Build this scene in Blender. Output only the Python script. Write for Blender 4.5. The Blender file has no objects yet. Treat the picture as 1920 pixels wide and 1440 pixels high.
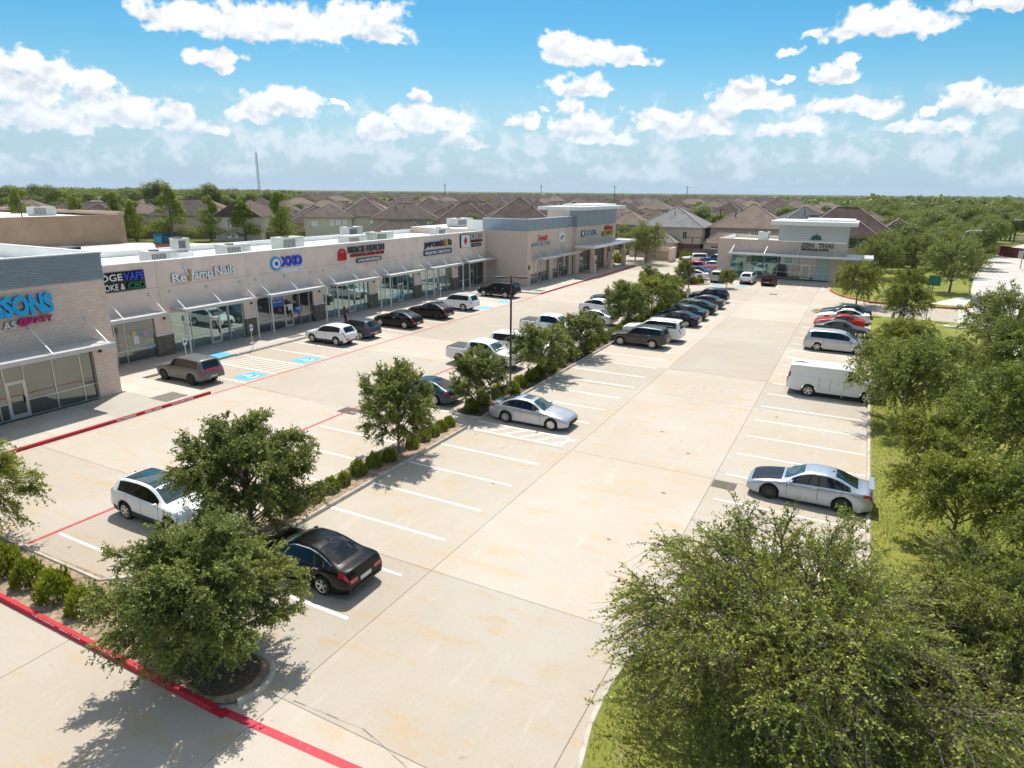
import bpy, bmesh, math, random
import numpy as np
from mathutils import Vector, Matrix

scene = bpy.context.scene
R = math.radians
# ------------------------------------------------------------------ camera
CAM_H = 12.67
PITCH, YAW, ROLL = R(16.33567), R(27.52642), R(0.543)
cam_d = bpy.data.cameras.new('camera')
cam_d.sensor_fit = 'HORIZONTAL'; cam_d.sensor_width = 36.0
cam_d.lens = 1230.96 / 1920 * 36.0
cam_d.clip_start = 0.5; cam_d.clip_end = 20000
cam = bpy.data.objects.new('camera', cam_d)
scene.collection.objects.link(cam)
_f = Vector((-math.sin(YAW) * math.cos(PITCH), math.cos(YAW) * math.cos(PITCH), -math.sin(PITCH)))
_r = Vector((math.cos(YAW), math.sin(YAW), 0)); _u = _r.cross(_f)
_R = _r * math.cos(ROLL) + _u * math.sin(ROLL); _U = _u * math.cos(ROLL) - _r * math.sin(ROLL)
_m = Matrix((_R, _U, -_f)).transposed().to_4x4(); _m.translation = (0, 0, CAM_H)
cam.matrix_world = _m
scene.camera = cam

# ------------------------------------------------------------------ sun, sky, exposure
SUN_EL, SUN_AZ = R(61), R(-31)          # azimuth measured from +Y towards +X
sd = Vector((math.sin(SUN_AZ) * math.cos(SUN_EL), math.cos(SUN_AZ) * math.cos(SUN_EL), math.sin(SUN_EL)))
sun_d = bpy.data.lights.new('sun', 'SUN'); sun_d.energy = 4.3; sun_d.angle = R(0.53); sun_d.color = (1.0, 0.955, 0.87)
sun = bpy.data.objects.new('sun', sun_d); scene.collection.objects.link(sun)
sun.rotation_euler = sd.to_track_quat('Z', 'Y').to_euler(); sun.location = (0, 0, 60)
scene.view_settings.view_transform = 'Standard'; scene.view_settings.look = 'None'
scene.view_settings.gamma = 1.0; scene.view_settings.exposure = 0.36
scene.view_settings.use_curve_mapping = False

world = bpy.data.worlds.new('World'); scene.world = world; world.use_nodes = True
W = world.node_tree; W.nodes.clear()
def wn(t, **k):
    n = W.nodes.new(t)
    for a, b in k.items(): setattr(n, a, b)
    return n
def wl(a, b): W.links.new(a, b)
def wm(op, a, b=None, c=None, clamp=False):
    n = wn('ShaderNodeMath', operation=op); n.use_clamp = clamp
    for i, v in enumerate((a, b, c)):
        if v is None: continue
        if isinstance(v, (int, float)): n.inputs[i].default_value = v
        else: wl(v, n.inputs[i])
    return n.outputs[0]
def wmix(f, a, b):
    n = wn('ShaderNodeMix', data_type='RGBA')
    for i, v in ((0, f), (6, a), (7, b)):
        if isinstance(v, (int, float)): n.inputs[i].default_value = v
        elif isinstance(v, tuple): n.inputs[i].default_value = v
        else: wl(v, n.inputs[i])
    return n.outputs[2]
def wstep(x, lo, hi):
    n = wn('ShaderNodeMapRange', interpolation_type='SMOOTHSTEP')
    wl(x, n.inputs[0]); n.inputs[1].default_value = lo; n.inputs[2].default_value = hi
    return n.outputs[0]
SKY_K = 0.125
sky = wn('ShaderNodeTexSky', sky_type='NISHITA', sun_disc=False, sun_elevation=SUN_EL, sun_rotation=SUN_AZ,
         altitude=30, air_density=1.0, dust_density=0.7, ozone_density=2.2)
hs = wn('ShaderNodeHueSaturation'); hs.inputs[0].default_value = 0.483; hs.inputs[1].default_value = 1.58; hs.inputs[2].default_value = 0.73
wl(sky.outputs[0], hs.inputs[4])
tc = wn('ShaderNodeTexCoord'); sep = wn('ShaderNodeSeparateXYZ'); wl(tc.outputs['Generated'], sep.inputs[0])
az = wm('MULTIPLY', wm('ARCTAN2', sep.outputs[0], sep.outputs[1]), 180 / math.pi)
el = wm('MULTIPLY', wm('ARCSINE', sep.outputs[2]), 180 / math.pi)
ae = wn('ShaderNodeCombineXYZ'); wl(az, ae.inputs[0]); wl(wm('MULTIPLY', el, 1.25), ae.inputs[1])
def wnoise(vec, scale, detail, rough, off=(0, 0, 0), lac=2.0):
    m = wn('ShaderNodeVectorMath', operation='MULTIPLY_ADD'); wl(vec, m.inputs[0])
    m.inputs[1].default_value = (scale,) * 3; m.inputs[2].default_value = off
    n = wn('ShaderNodeTexNoise', noise_dimensions='2D'); wl(m.outputs[0], n.inputs['Vector'])
    n.inputs['Scale'].default_value = 1.0; n.inputs['Detail'].default_value = detail
    n.inputs['Roughness'].default_value = rough; n.inputs['Lacunarity'].default_value = lac
    return n.outputs[0]
warp = wn('ShaderNodeTexNoise', noise_dimensions='2D'); wl(ae.outputs[0], warp.inputs['Vector'])
warp.inputs['Scale'].default_value = 0.42; warp.inputs['Detail'].default_value = 3; warp.inputs['Roughness'].default_value = .6
wv = wn('ShaderNodeVectorMath', operation='MULTIPLY_ADD'); wl(warp.outputs['Color'], wv.inputs[0])
wv.inputs[1].default_value = (2.6, 1.7, 0); wv.inputs[2].default_value = (-1.3, -.85, 0)
ra = wn('ShaderNodeCombineXYZ'); wl(az, ra.inputs[0]); wl(el, ra.inputs[1])
wa = wn('ShaderNodeVectorMath', operation='ADD'); wl(ra.outputs[0], wa.inputs[0]); wl(wv.outputs[0], wa.inputs[1])
# cumulus heads: azimuth, elevation, half width, half height in degrees
CLOUDS = [(-53.9, 11.58, 1.17, 0.81), (-52.1, 11.28, 2.42, 1.13), (-48.2, 11.29, 3.48, 1.71), (-44.1, 11.43, 3.47, 1.61), (-38.9, 11.90, 3.22, 1.70), (-50.4, 8.99, 2.16, 0.63), (-49.2, 8.52, 1.10, 0.28), (-61.2, 7.31, 2.81, 1.30), (-62.9, 5.88, 3.44, 1.30), (-58.0, 6.60, 1.76, 1.09), (-56.3, 5.00, 3.34, 1.20), (-62.0, 4.31, 4.15, 1.17), (-53.2, 5.35, 1.59, 0.80), (-51.9, 4.32, 2.17, 0.74), (-45.7, 6.28, 2.73, 1.21), (-47.5, 5.44, 1.72, 0.83), (-41.3, 6.34, 0.90, 0.35), (-35.2, 7.22, 0.84, 0.66), (-34.4, 5.27, 3.21, 1.44), (-38.1, 4.59, 2.32, 1.00), (-31.9, 4.02, 1.96, 0.82), (-22.3, 10.21, 2.93, 1.11), (-23.8, 10.78, 1.34, 1.03), (-18.7, 10.06, 1.90, 0.89), (-22.2, 8.02, 2.63, 0.85), (-0.4, 11.29, 3.46, 1.30), (-2.5, 11.24, 1.89, 0.73), (5.3, 11.84, 2.48, 0.61), (-5.4, 10.92, 0.79, 0.48), (-6.8, 9.77, 1.03, 0.46), (-3.6, 8.34, 1.60, 0.63), (-2.8, 8.98, 0.63, 0.69), (-7.0, 8.29, 0.82, 0.25), (-9.4, 6.59, 3.50, 1.20), (-9.1, 7.87, 1.23, 0.81), (-16.0, 5.36, 2.29, 1.02), (-13.2, 4.94, 2.86, 1.10), (-23.4, 6.39, 1.37, 0.87), (-22.3, 4.99, 2.59, 0.88), (-26.9, 5.46, 1.30, 0.64), (5.0, 6.31, 1.68, 1.14), (7.4, 6.00, 1.59, 1.11), (-2.0, 5.96, 3.16, 0.79), (-6.1, 4.62, 2.26, 0.68), (2.8, 5.51, 0.64, 0.42), (-19.9, 3.98, 2.58, 0.57), (2.6, 4.55, 2.92, 0.56)]
cur = cur2 = None
for (ca, ce, cw, ch) in CLOUDS:
    m = wn('ShaderNodeVectorMath', operation='MULTIPLY_ADD'); wl(wa.outputs[0], m.inputs[0])
    m.inputs[1].default_value = (1 / cw, 1 / ch, 0); m.inputs[2].default_value = (-ca / cw, -ce / ch, 0)
    l = wn('ShaderNodeVectorMath', operation='LENGTH'); wl(m.outputs[0], l.inputs[0]); sy = wn('ShaderNodeSeparateXYZ'); wl(m.outputs[0], sy.inputs[0])
    lf = wm('MAXIMUM', l.outputs[1], wm('MULTIPLY', sy.outputs[1], -1.75))            # flat cloud base
    cur = lf if cur is None else wm('SMOOTH_MIN', cur, lf, 0.25)
    m2 = wn('ShaderNodeVectorMath', operation='MULTIPLY_ADD'); wl(wa.outputs[0], m2.inputs[0])
    m2.inputs[1].default_value = (1 / cw, 1 / ch, 0); m2.inputs[2].default_value = (-(ca - .35) / cw, -(ce - .62 * ch) / ch, 0)
    l2 = wn('ShaderNodeVectorMath', operation='LENGTH'); wl(m2.outputs[0], l2.inputs[0])
    cur2 = l2.outputs[1] if cur2 is None else wm('SMOOTH_MIN', cur2, l2.outputs[1], 0.25)
fb = wnoise(ae.outputs[0], 0.62, 7, 0.54, (7.3, 2.1, 0))
fb2 = wnoise(ae.outputs[0], 0.62, 4, 0.54, (7.3 + 0.10, 2.1 - 0.30, 0))
head = wm('ADD', wm('SUBTRACT', 1.21, cur), wm('MULTIPLY', wm('SUBTRACT', fb, 0.5), 1.7))
# unseen clouds all round the upper sky, cover raised to add white fill light
gen = wm('SUBTRACT', wnoise(ae.outputs[0], 0.075, 4, 0.6, (31.0, 11.0, 0)), 0.475)
gen = wm('MULTIPLY', wm('MULTIPLY', gen, 4.0), wstep(el, 15.5, 24.0))
# low band of small heads towards the horizon
low = wm('SUBTRACT', wnoise(ae.outputs[0], 0.36, 6, 0.60, (3.0, 9.0, 0)), 0.46)
low = wm('MULTIPLY', wm('ADD', wm('MULTIPLY', low, 2.8), 0.10), wm('MULTIPLY', wstep(el, 9.0, 4.0), wstep(el, 0.0, 1.6)))
dens = wm('MAXIMUM', wstep(head, 0.0, 0.46), wm('MULTIPLY', wstep(low, 0.05, 0.6), 0.55))
relief = wm('MULTIPLY', wm('SUBTRACT', fb, fb2), 1.9)
core = wstep(wm('ADD', cur2, wm('MULTIPLY', wm('SUBTRACT', fb, 0.5), -1.2)), 1.05, 0.25)
shade = wm('ADD', wm('SUBTRACT', 1.0, wm('MULTIPLY', core, 0.42)), relief, None)
shade = wm('MINIMUM', wm('MAXIMUM', shade, 0.42), 1.06)
cl = wmix(shade, (0.36, 0.44, 0.54, 1), (0.83, 0.84, 0.85, 1))
hazec = (0.305, 0.48, 0.645, 1)
skyk = wn('ShaderNodeVectorMath', operation='SCALE'); wl(hs.outputs[0], skyk.inputs[0]); skyk.inputs[3].default_value = SKY_K
base = wmix(wm('MULTIPLY', wstep(el, 10.0, 0.0), 0.85), skyk.outputs[0], hazec)
cl = wmix(wm('MULTIPLY', wstep(el, 8.0, 0.5), 0.62), cl, (.52, .65, .77, 1))
bg_low = wn('ShaderNodeBackground'); wl(wmix(dens, base, cl), bg_low.inputs[0])
bg_high = wn('ShaderNodeBackground'); wl(wmix(wstep(gen, 0.0, 0.4), base, (0.86, 0.855, 0.85, 1)), bg_high.inputs[0])
mxw = wn('ShaderNodeMixShader'); wl(wm('GREATER_THAN', el, 16.0), mxw.inputs[0]); wl(bg_low.outputs[0], mxw.inputs[1]); wl(bg_high.outputs[0], mxw.inputs[2])
wo = wn('ShaderNodeOutputWorld'); wl(mxw.outputs[0], wo.inputs[0])
world.cycles.sampling_method = 'MANUAL'; world.cycles.sample_map_resolution = 512
scene.render.engine = 'CYCLES'
scene.cycles.max_bounces = 5; scene.cycles.diffuse_bounces = 3; scene.cycles.glossy_bounces = 3
scene.cycles.transmission_bounces = 3; scene.cycles.transparent_max_bounces = 6
scene.cycles.caustics_reflective = False; scene.cycles.caustics_refractive = False
scene.cycles.use_denoising = True
scene.cycles.use_adaptive_sampling = True; scene.cycles.adaptive_threshold = 0.025; scene.cycles.adaptive_min_samples = 24

# ------------------------------------------------------------------ helpers
COL = scene.collection
random.seed(7)
class MB:
    def __init__(s): s.v = []; s.f = []; s.m = []
    def add(s, vs, fs, mi=0):
        o = len(s.v); s.v += [tuple(p) for p in vs]
        for f in fs: s.f.append(tuple(i + o for i in f)); s.m.append(mi)
    def box(s, x0, x1, y0, y1, z0, z1, mi=0, skip=()):
        vs = [(x0, y0, z0), (x1, y0, z0), (x1, y1, z0), (x0, y1, z0), (x0, y0, z1), (x1, y0, z1), (x1, y1, z1), (x0, y1, z1)]
        fs = dict(b=(0, 3, 2, 1), t=(4, 5, 6, 7), s=(0, 1, 5, 4), e=(1, 2, 6, 5), n=(2, 3, 7, 6), w=(3, 0, 4, 7))
        s.add(vs, [f for k, f in fs.items() if k not in skip], mi)
    def quad(s, a, b, c, d, mi=0): s.add([a, b, c, d], [(0, 1, 2, 3)], mi)
    def poly(s, pts, mi=0): s.add(pts, [tuple(range(len(pts)))], mi)
    def prism(s, pts, z0, z1, mi=0):
        n = len(pts)
        s.add([(x, y, z0) for x, y in pts] + [(x, y, z1) for x, y in pts],
              [tuple(range(n))[::-1], tuple(range(n, 2 * n))] + [(i, (i + 1) % n, n + (i + 1) % n, n + i) for i in range(n)], mi)
    def bar(s, a, b, w, h=None, mi=0):
        a = Vector(a); b = Vector(b); d = (b - a).normalized(); h = h or w
        up = Vector((0, 0, 1)) if abs(d.z) < .95 else Vector((1, 0, 0))
        r = d.cross(up).normalized() * w / 2; u = r.cross(d).normalized() * h / 2
        vs = [a - r - u, a + r - u, a + r + u, a - r + u, b - r - u, b + r - u, b + r + u, b - r + u]
        s.add(vs, [(0, 1, 2, 3), (7, 6, 5, 4), (0, 4, 5, 1), (1, 5, 6, 2), (2, 6, 7, 3), (3, 7, 4, 0)], mi)
    def tube(s, pts, rad, n=8, mi=0, cap=True):
        pts = [Vector(p) for p in pts]; rad = rad if isinstance(rad, (list, tuple)) else [rad] * len(pts)
        rings = []
        for i, p in enumerate(pts):
            d = (pts[min(i + 1, len(pts) - 1)] - pts[max(i - 1, 0)]).normalized()
            up = Vector((0, 0, 1)) if abs(d.z) < .9 else Vector((1, 0, 0))
            r = d.cross(up).normalized(); u = r.cross(d)
            rings.append([p + (r * math.cos(2 * math.pi * k / n) + u * math.sin(2 * math.pi * k / n)) * rad[i] for k in range(n)])
        vs = [q for g_ in rings for q in g_]; fs = []
        for i in range(len(pts) - 1):
            for k in range(n):
                a = i * n + k; b = i * n + (k + 1) % n
                fs.append((a, a + n, b + n, b))
        if cap: fs += [tuple(range(n)), tuple(range((len(pts) - 1) * n, len(pts) * n))[::-1]]
        s.add(vs, fs, mi)
    def lathe(s, prof, n=12, c=(0, 0, 0), axis='z', mi=0, cap=True):
        vs = []; fs = []
        for (r, z) in prof:
            for k in range(n):
                a = 2 * math.pi * k / n; x, y = r * math.cos(a), r * math.sin(a)
                p = (x, y, z) if axis == 'z' else (x, z, y)
                vs.append((p[0] + c[0], p[1] + c[1], p[2] + c[2]))
        for i in range(len(prof) - 1):
            for k in range(n):
                a = i * n + k; b = i * n + (k + 1) % n
                fs.append((a, b, b + n, a + n) if axis == 'z' else (a, a + n, b + n, b))
        if cap: fs.append(tuple(range(n)) if axis != 'z' else tuple(range(n))[::-1])
        e = tuple(range((len(prof) - 1) * n, len(prof) * n))
        if cap: fs.append(e if axis == 'z' else e[::-1])
        s.add(vs, fs, mi)
    def mesh(s, name, mats, smooth=False):
        me = bpy.data.meshes.new(name); me.from_pydata(s.v, [], s.f)
        mats = mats if isinstance(mats, (list, tuple)) else [mats]
        for m in mats: me.materials.append(m)
        if len(mats) > 1: me.polygons.foreach_set('material_index', s.m)
        if smooth:
            me.polygons.foreach_set('use_smooth', [True] * len(s.f))
            if smooth is not True: me.set_sharp_from_angle(angle=R(smooth))
        me.update()
        return me
    def build(s, name, mats, parent=None, loc=None, rz=0, smooth=False):
        return link(name, s.mesh(name, mats, smooth), parent, loc, rz)
def link(name, me, parent=None, loc=None, rz=0):
    o = bpy.data.objects.new(name, me); COL.objects.link(o)
    if parent: o.parent = parent
    if loc: o.location = loc
    if rz: o.rotation_euler = (0, 0, rz)
    return o
def empty(name, loc=(0, 0, 0), rz=0):
    o = link(name, None, None, loc, rz); o.empty_display_size = .3; return o
def tag(o, label=None, cat=None, group=None, kind=None):
    if label: o['label'] = label
    if cat: o['category'] = cat
    if group: o['group'] = group
    if kind: o['kind'] = kind
    return o
def copy_tree(o, parent=None):
    c = o.copy(); COL.objects.link(c); c.parent = parent
    for ch in o.children: copy_tree(ch, c)
    return c
def npmesh(name, V, F, mats, smooth=False, rnd=None, cols=None):
    """V (n,3), F (m,k) with k constant"""
    me = bpy.data.meshes.new(name); n, (m, k) = len(V), F.shape
    me.vertices.add(n); me.vertices.foreach_set('co', np.ascontiguousarray(V, dtype=np.float32).ravel())
    me.loops.add(m * k); me.loops.foreach_set('vertex_index', F.astype(np.int32).ravel())
    me.polygons.add(m); me.polygons.foreach_set('loop_start', np.arange(0, m * k, k, dtype=np.int32))
    me.polygons.foreach_set('loop_total', np.full(m, k, dtype=np.int32))
    if smooth: me.polygons.foreach_set('use_smooth', np.ones(m, dtype=bool))
    for mt in (mats if isinstance(mats, (list, tuple)) else [mats]): me.materials.append(mt)
    if rnd is not None:
        at = me.attributes.new('rnd', 'FLOAT', 'FACE'); at.data.foreach_set('value', rnd.astype(np.float32))
    me.update(calc_edges=True)
    return me
# ------------------------------------------------------------------ materials
def new_mat(name):
    m = bpy.data.materials.new(name); m.use_nodes = True
    return m, m.node_tree, m.node_tree.nodes['Principled BSDF']
class NT:
    def __init__(s, t): s.t = t
    def n(s, t, **k):
        n = s.t.nodes.new(t)
        for a, b in k.items(): setattr(n, a, b)
        return n
    def put(s, sock, v):
        if isinstance(v, bpy.types.NodeSocket): s.t.links.new(v, sock)
        elif v is not None: sock.default_value = v
    def math(s, op, a, b=None, c=None, clamp=False):
        n = s.n('ShaderNodeMath', operation=op); n.use_clamp = clamp
        for i, v in enumerate((a, b, c)): s.put(n.inputs[i], v)
        return n.outputs[0]
    def mix(s, f, a, b, blend='MIX'):
        n = s.n('ShaderNodeMix', data_type='RGBA', blend_type=blend)
        s.put(n.inputs[0], f); s.put(n.inputs[6], a if not isinstance(a, tuple) else (*a[:3], 1)); s.put(n.inputs[7], b if not isinstance(b, tuple) else (*b[:3], 1))
        return n.outputs[2]
    def pos(s): return s.n('ShaderNodeNewGeometry').outputs['Position']
    def obj(s): return s.n('ShaderNodeTexCoord').outputs['Object']
    def scale(s, v, k, off=(0, 0, 0)):
        n = s.n('ShaderNodeVectorMath', operation='MULTIPLY_ADD'); s.put(n.inputs[0], v); n.inputs[1].default_value = k; n.inputs[2].default_value = off
        return n.outputs[0]
    def noise(s, v, sc, det=4, ro=.6):
        n = s.n('ShaderNodeTexNoise'); s.put(n.inputs['Vector'], v); n.inputs['Scale'].default_value = sc
        n.inputs['Detail'].default_value = det; n.inputs['Roughness'].default_value = ro
        return n.outputs[0]
    def ramp(s, x, lo, hi, a=0., b=1.):
        n = s.n('ShaderNodeMapRange', interpolation_type='SMOOTHSTEP'); s.put(n.inputs[0], x)
        n.inputs[1].default_value = lo; n.inputs[2].default_value = hi; n.inputs[3].default_value = a; n.inputs[4].default_value = b
        return n.outputs[0]
    def bump(s, h, st, dist, p):
        n = s.n('ShaderNodeBump'); s.put(n.inputs['Height'], h); n.inputs['Strength'].default_value = st; n.inputs['Distance'].default_value = dist
        s.t.links.new(n.outputs[0], p.inputs['Normal'])
    def rand(s): return s.n('ShaderNodeObjectInfo').outputs['Random']
def plain(name, col, rough=.6, metal=0., spec=.5, coat=0., var=.0, vs=3., bump=0., bs=40.):
    m, t, p = new_mat(name); N = NT(t)
    p.inputs['Base Color'].default_value = (*col, 1); p.inputs['Roughness'].default_value = rough
    p.inputs['Metallic'].default_value = metal; p.inputs['Specular IOR Level'].default_value = spec
    p.inputs['Coat Weight'].default_value = coat; p.inputs['Coat Roughness'].default_value = .03
    if var:
        x = N.noise(N.pos(), vs, 5, .65)
        c = N.mix(N.ramp(x, .3, .7), tuple(v * (1 - var) for v in col), tuple(min(1, v * (1 + var)) for v in col))
        t.links.new(c, p.inputs['Base Color'])
    if bump: N.bump(N.noise(N.pos(), bs, 3, .6), bump, .02, p)
    return m
M = {}
# ================================================================== SETTING
def concrete(name, a, b, stain, joint=0.0, warm=.5):
    m, t, p = new_mat(name); N = NT(t); P = N.pos(); r = N.rand()
    big = N.noise(P, .16, 5, .6); mid = N.noise(N.scale(P, (.55, 1.6, 1)), .8, 5, .65); fine = N.noise(P, 9, 5, .7)
    c = N.mix(N.ramp(big, .36, .64), a, b)
    c = N.mix(N.math('MULTIPLY', N.ramp(mid, .50, .72), warm), c, stain)
    c = N.mix(N.math('MULTIPLY', N.ramp(N.noise(N.scale(P, (2.2, .35, 1)), 1.0, 4, .6), .56, .75), .22), c, (.66, .62, .56))
    c = N.mix(N.math('MULTIPLY', N.ramp(fine, .45, .75), .25), c, tuple(v * .72 for v in a))
    spots = N.ramp(N.noise(P, 1.9, 3, .5), .70, .78)
    c = N.mix(N.math('MULTIPLY', spots, .42), c, (.25, .20, .15))
    tr = N.ramp(N.noise(N.scale(P, (1.1, .12, 1)), .9, 4, .6), .55, .75)
    c = N.mix(N.math('MULTIPLY', tr, .30), c, (.40, .385, .37))
    v = N.math('ADD', N.math('MULTIPLY', r, .20), .90)
    n = N.n('ShaderNodeVectorMath', operation='SCALE'); t.links.new(c, n.inputs[0]); t.links.new(v, n.inputs[3])
    t.links.new(n.outputs[0], p.inputs['Base Color']); p.inputs['Roughness'].default_value = .85
    p.inputs['Specular IOR Level'].default_value = .3
    N.bump(N.noise(P, 60, 4, .7), .25, .01, p)
    return m
M['concrete'] = concrete('concrete', (.448, .384, .308), (.475, .424, .362), (.485, .355, .205), warm=.75)
M['walk'] = concrete('sidewalk concrete', (.46, .41, .35), (.52, .48, .42), (.43, .36, .27), warm=.4)
M['road'] = concrete('road concrete', (.55, .51, .46), (.60, .57, .53), (.50, .45, .38), warm=.4)
M['joint'] = plain('joint filler', (.19, .165, .135), .9)
M['kerb'] = plain('kerb concrete', (.47, .42, .35), .85, var=.22, vs=2.5, bump=.3)
def worn_paint(name, col, under=(.52, .46, .38), wear=.5):
    m, t, p = new_mat(name); N = NT(t); P = N.pos()
    f = N.ramp(N.noise(P, 5, 7, .72), wear, wear + .16)
    t.links.new(N.mix(f, N.mix(N.noise(P, 2, 3), tuple(v * .85 for v in col), col), under), p.inputs['Base Color']); p.inputs['Roughness'].default_value = .7
    return m
M['red'] = worn_paint('red kerb paint', (.50, .016, .030), wear=.62)
M['redline'] = worn_paint('red line paint', (.56, .035, .06), wear=.58)
M['white'] = worn_paint('white line paint', (.88, .86, .82), wear=.60)
M['blue'] = worn_paint('blue parking paint', (.09, .42, .74), wear=.68)
M['stencil'] = plain('stencil white', (.8, .78, .75), .7)
M['mulch'] = plain('mulch', (.11, .075, .05), .95, var=.55, vs=14, bump=1.0, bs=30)
M['soil'] = plain('bare soil', (.30, .22, .15), .95, var=.4, vs=5, bump=.8, bs=25)
M['steel_dark'] = plain('dark steel', (.12, .09, .07), .6, .3, var=.3)
def grass_mat():
    m, t, p = new_mat('lawn grass'); N = NT(t); P = N.pos()
    a = N.ramp(N.noise(P, .22, 5, .6), .35, .65); b = N.ramp(N.noise(P, 3.5, 6, .7), .35, .7); d = N.ramp(N.noise(P, .55, 5, .65), .53, .68)
    c = N.mix(a, (.185, .215, .036), (.285, .275, .062)); c = N.mix(N.math('MULTIPLY', b, .6), c, (.12, .15, .022))
    c = N.mix(N.math('MULTIPLY', d, .75), c, (.36, .285, .15))
    t.links.new(c, p.inputs['Base Color']); p.inputs['Roughness'].default_value = .9; p.inputs['Specular IOR Level'].default_value = .15
    N.bump(N.noise(P, 30, 5, .8), .7, .03, p)
    return m
M['grass'] = grass_mat()
def field_mat():
    m, t, p = new_mat('open ground'); N = NT(t); P = N.pos()
    a = N.ramp(N.noise(P, .02, 6, .6), .4, .6); b = N.ramp(N.noise(P, .25, 5, .7), .35, .7)
    c = N.mix(a, (.16, .175, .05), (.22, .20, .08)); c = N.mix(N.math('MULTIPLY', b, .6), c, (.08, .095, .03))
    t.links.new(c, p.inputs['Base Color']); p.inputs['Roughness'].default_value = .95; p.inputs['Specular IOR Level'].default_value = .1
    return m
M['field'] = field_mat()

def struct(o): o['kind'] = 'structure'; return o
b = MB(); b.quad((-9000, -3000, -.2), (9000, -3000, -.2), (9000, 15000, -.2), (-9000, 15000, -.2))
struct(b.build('ground', M['field']))

# ---- parking lot: separately poured slabs over a dark joint bed
lot = struct(empty('parking_lot'))
SX = [-44.4, -35.55, -25.95, -18.9, -11.72, -4.6, 1.66]
SY = [-14, -4, 9.72, 16.55, 29.12, 41.2, 47.65, 60.2, 72.4, 84.6, 97.0, 109.5, 122, 136]
b = MB(); b.quad((-44.5, -14, -.03), (1.66, -14, -.03), (1.66, 136, -.03), (-44.5, 136, -.03)); b.build('joint_bed', M['joint'], lot)
slab_meshes = {}
def slab(x0, x1, y0, y1, gap=.007):
    k = (round(x1 - x0, 3), round(y1 - y0, 3))
    if k not in slab_meshes:
        q = MB(); hx, hy = k[0] / 2 - gap, k[1] / 2 - gap; c = .02
        q.add([(-hx, -hy, -.14), (hx, -hy, -.14), (hx, hy, -.14), (-hx, hy, -.14), (-hx, -hy, -.008), (hx, -hy, -.008), (hx, hy, -.008), (-hx, hy, -.008),
               (-hx + c, -hy + c, 0), (hx - c, -hy + c, 0), (hx - c, hy - c, 0), (-hx + c, hy - c, 0)],
              [(0, 1, 5, 4), (1, 2, 6, 5), (2, 3, 7, 6), (3, 0, 4, 7), (4, 5, 9, 8), (5, 6, 10, 9), (6, 7, 11, 10), (7, 4, 8, 11), (8, 9, 10, 11)])
        slab_meshes[k] = q.mesh('concrete_slab', M['concrete'])
    return link('concrete_slab', slab_meshes[k], lot, ((x0 + x1) / 2, (y0 + y1) / 2, 0))
for i in range(len(SX) - 1):
    for j in range(len(SY) - 1):
        slab(SX[i], SX[i + 1], SY[j], SY[j + 1])
for (x0, x1) in ((1.66, 6.8), (6.8, 12.4)): slab(x0, x1, 80.6, 90.8)
for i, (x0, x1) in enumerate(((-60, -52), (-52, -44.4))):
    slab(x0, x1, 120, 136)
# cracks wandering off the joints
def crack(pts, w=.018):
    q = MB(); pts2 = [pts[0]]
    rr = random.Random(len(pts) * 7 + int(pts[0][0] * 10))
    for a, c in zip(pts, pts[1:]):
        n = max(2, int(math.hypot(c[0] - a[0], c[1] - a[1]) / .35))
        for k in range(1, n + 1): pts2.append((a[0] + (c[0] - a[0]) * k / n + rr.uniform(-.035, .035), a[1] + (c[1] - a[1]) * k / n + rr.uniform(-.035, .035)))
    for a, c in zip(pts2, pts2[1:]):
        dx, dy = c[0] - a[0], c[1] - a[1]; l = math.hypot(dx, dy) or 1; ww = w * rr.uniform(.3, 1.3); nx, ny = -dy / l * ww / 2, dx / l * ww / 2
        q.quad((a[0] - nx, a[1] - ny, .002), (c[0] - nx, c[1] - ny, .002), (c[0] + nx, c[1] + ny, .002), (a[0] + nx, a[1] + ny, .002))
    q.build('crack', M['joint'], lot)
crack([(-35.3, 29.2), (-30.5, 28.9), (-26.9, 28.75), (-25.9, 29.6)], .035); crack([(-26.9, 28.75), (-26.6, 27.6), (-25.8, 27.2)], .02)
crack([(-11.4, 9.8), (-9.2, 9.95), (-6.6, 9.2)], .03)
crack([(-4.6, 47.8), (-7.2, 47.4), (-9.5, 48.2), (-11.7, 47.7)], .03)
crack([(-30, 41.3), (-31.5, 38), (-30.4, 35.5)], .02); crack([(-4.7, 30.2), (-3.4, 29.6), (-2.6, 29.0)], .015)

def sheet(name, x0, x1, y0, y1, m, z=.004, parent=lot):
    q = MB(); q.quad((x0, y0, z), (x1, y0, z), (x1, y1, z), (x0, y1, z)); return q.build(name, m, parent)
def stripe(name, p, q_, w, m, z=.004, parent=lot):
    dx, dy = q_[0] - p[0], q_[1] - p[1]; l = math.hypot(dx, dy); nx, ny = -dy / l * w / 2, dx / l * w / 2
    s_ = MB(); s_.quad((p[0] - nx, p[1] - ny, z), (q_[0] - nx, q_[1] - ny, z), (q_[0] + nx, q_[1] + ny, z), (p[0] + nx, p[1] + ny, z))
    return s_.build(name, m, parent)
R_Y = [13.09, 15.80, 18.50, 21.22, 23.95, 26.70, 33.42, 36.13, 38.88, 41.68, 44.5, 47.4, 50.2, 53.0, 55.8, 58.6, 61.4, 64.2, 67.0, 69.8, 72.6, 75.4, 78.2, 81.0, 83.8]
for y in R_Y: stripe('stall_line', (-18.22, y), (-12.44, y), .125, M['white'])
for y in [11.9, 14.7, 17.45, 20.2, 22.95, 25.7, 28.4, 31.2, 34, 36.8, 39.6, 42.4, 45.2, 48, 50.8, 53.6, 56.4, 59.2, 62, 64.8, 67.6, 70.4, 73.2, 76, 78.8, 81.6]:
    stripe('stall_line', (-25.65, y), (-20.05, y), .115, M['white'])
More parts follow.
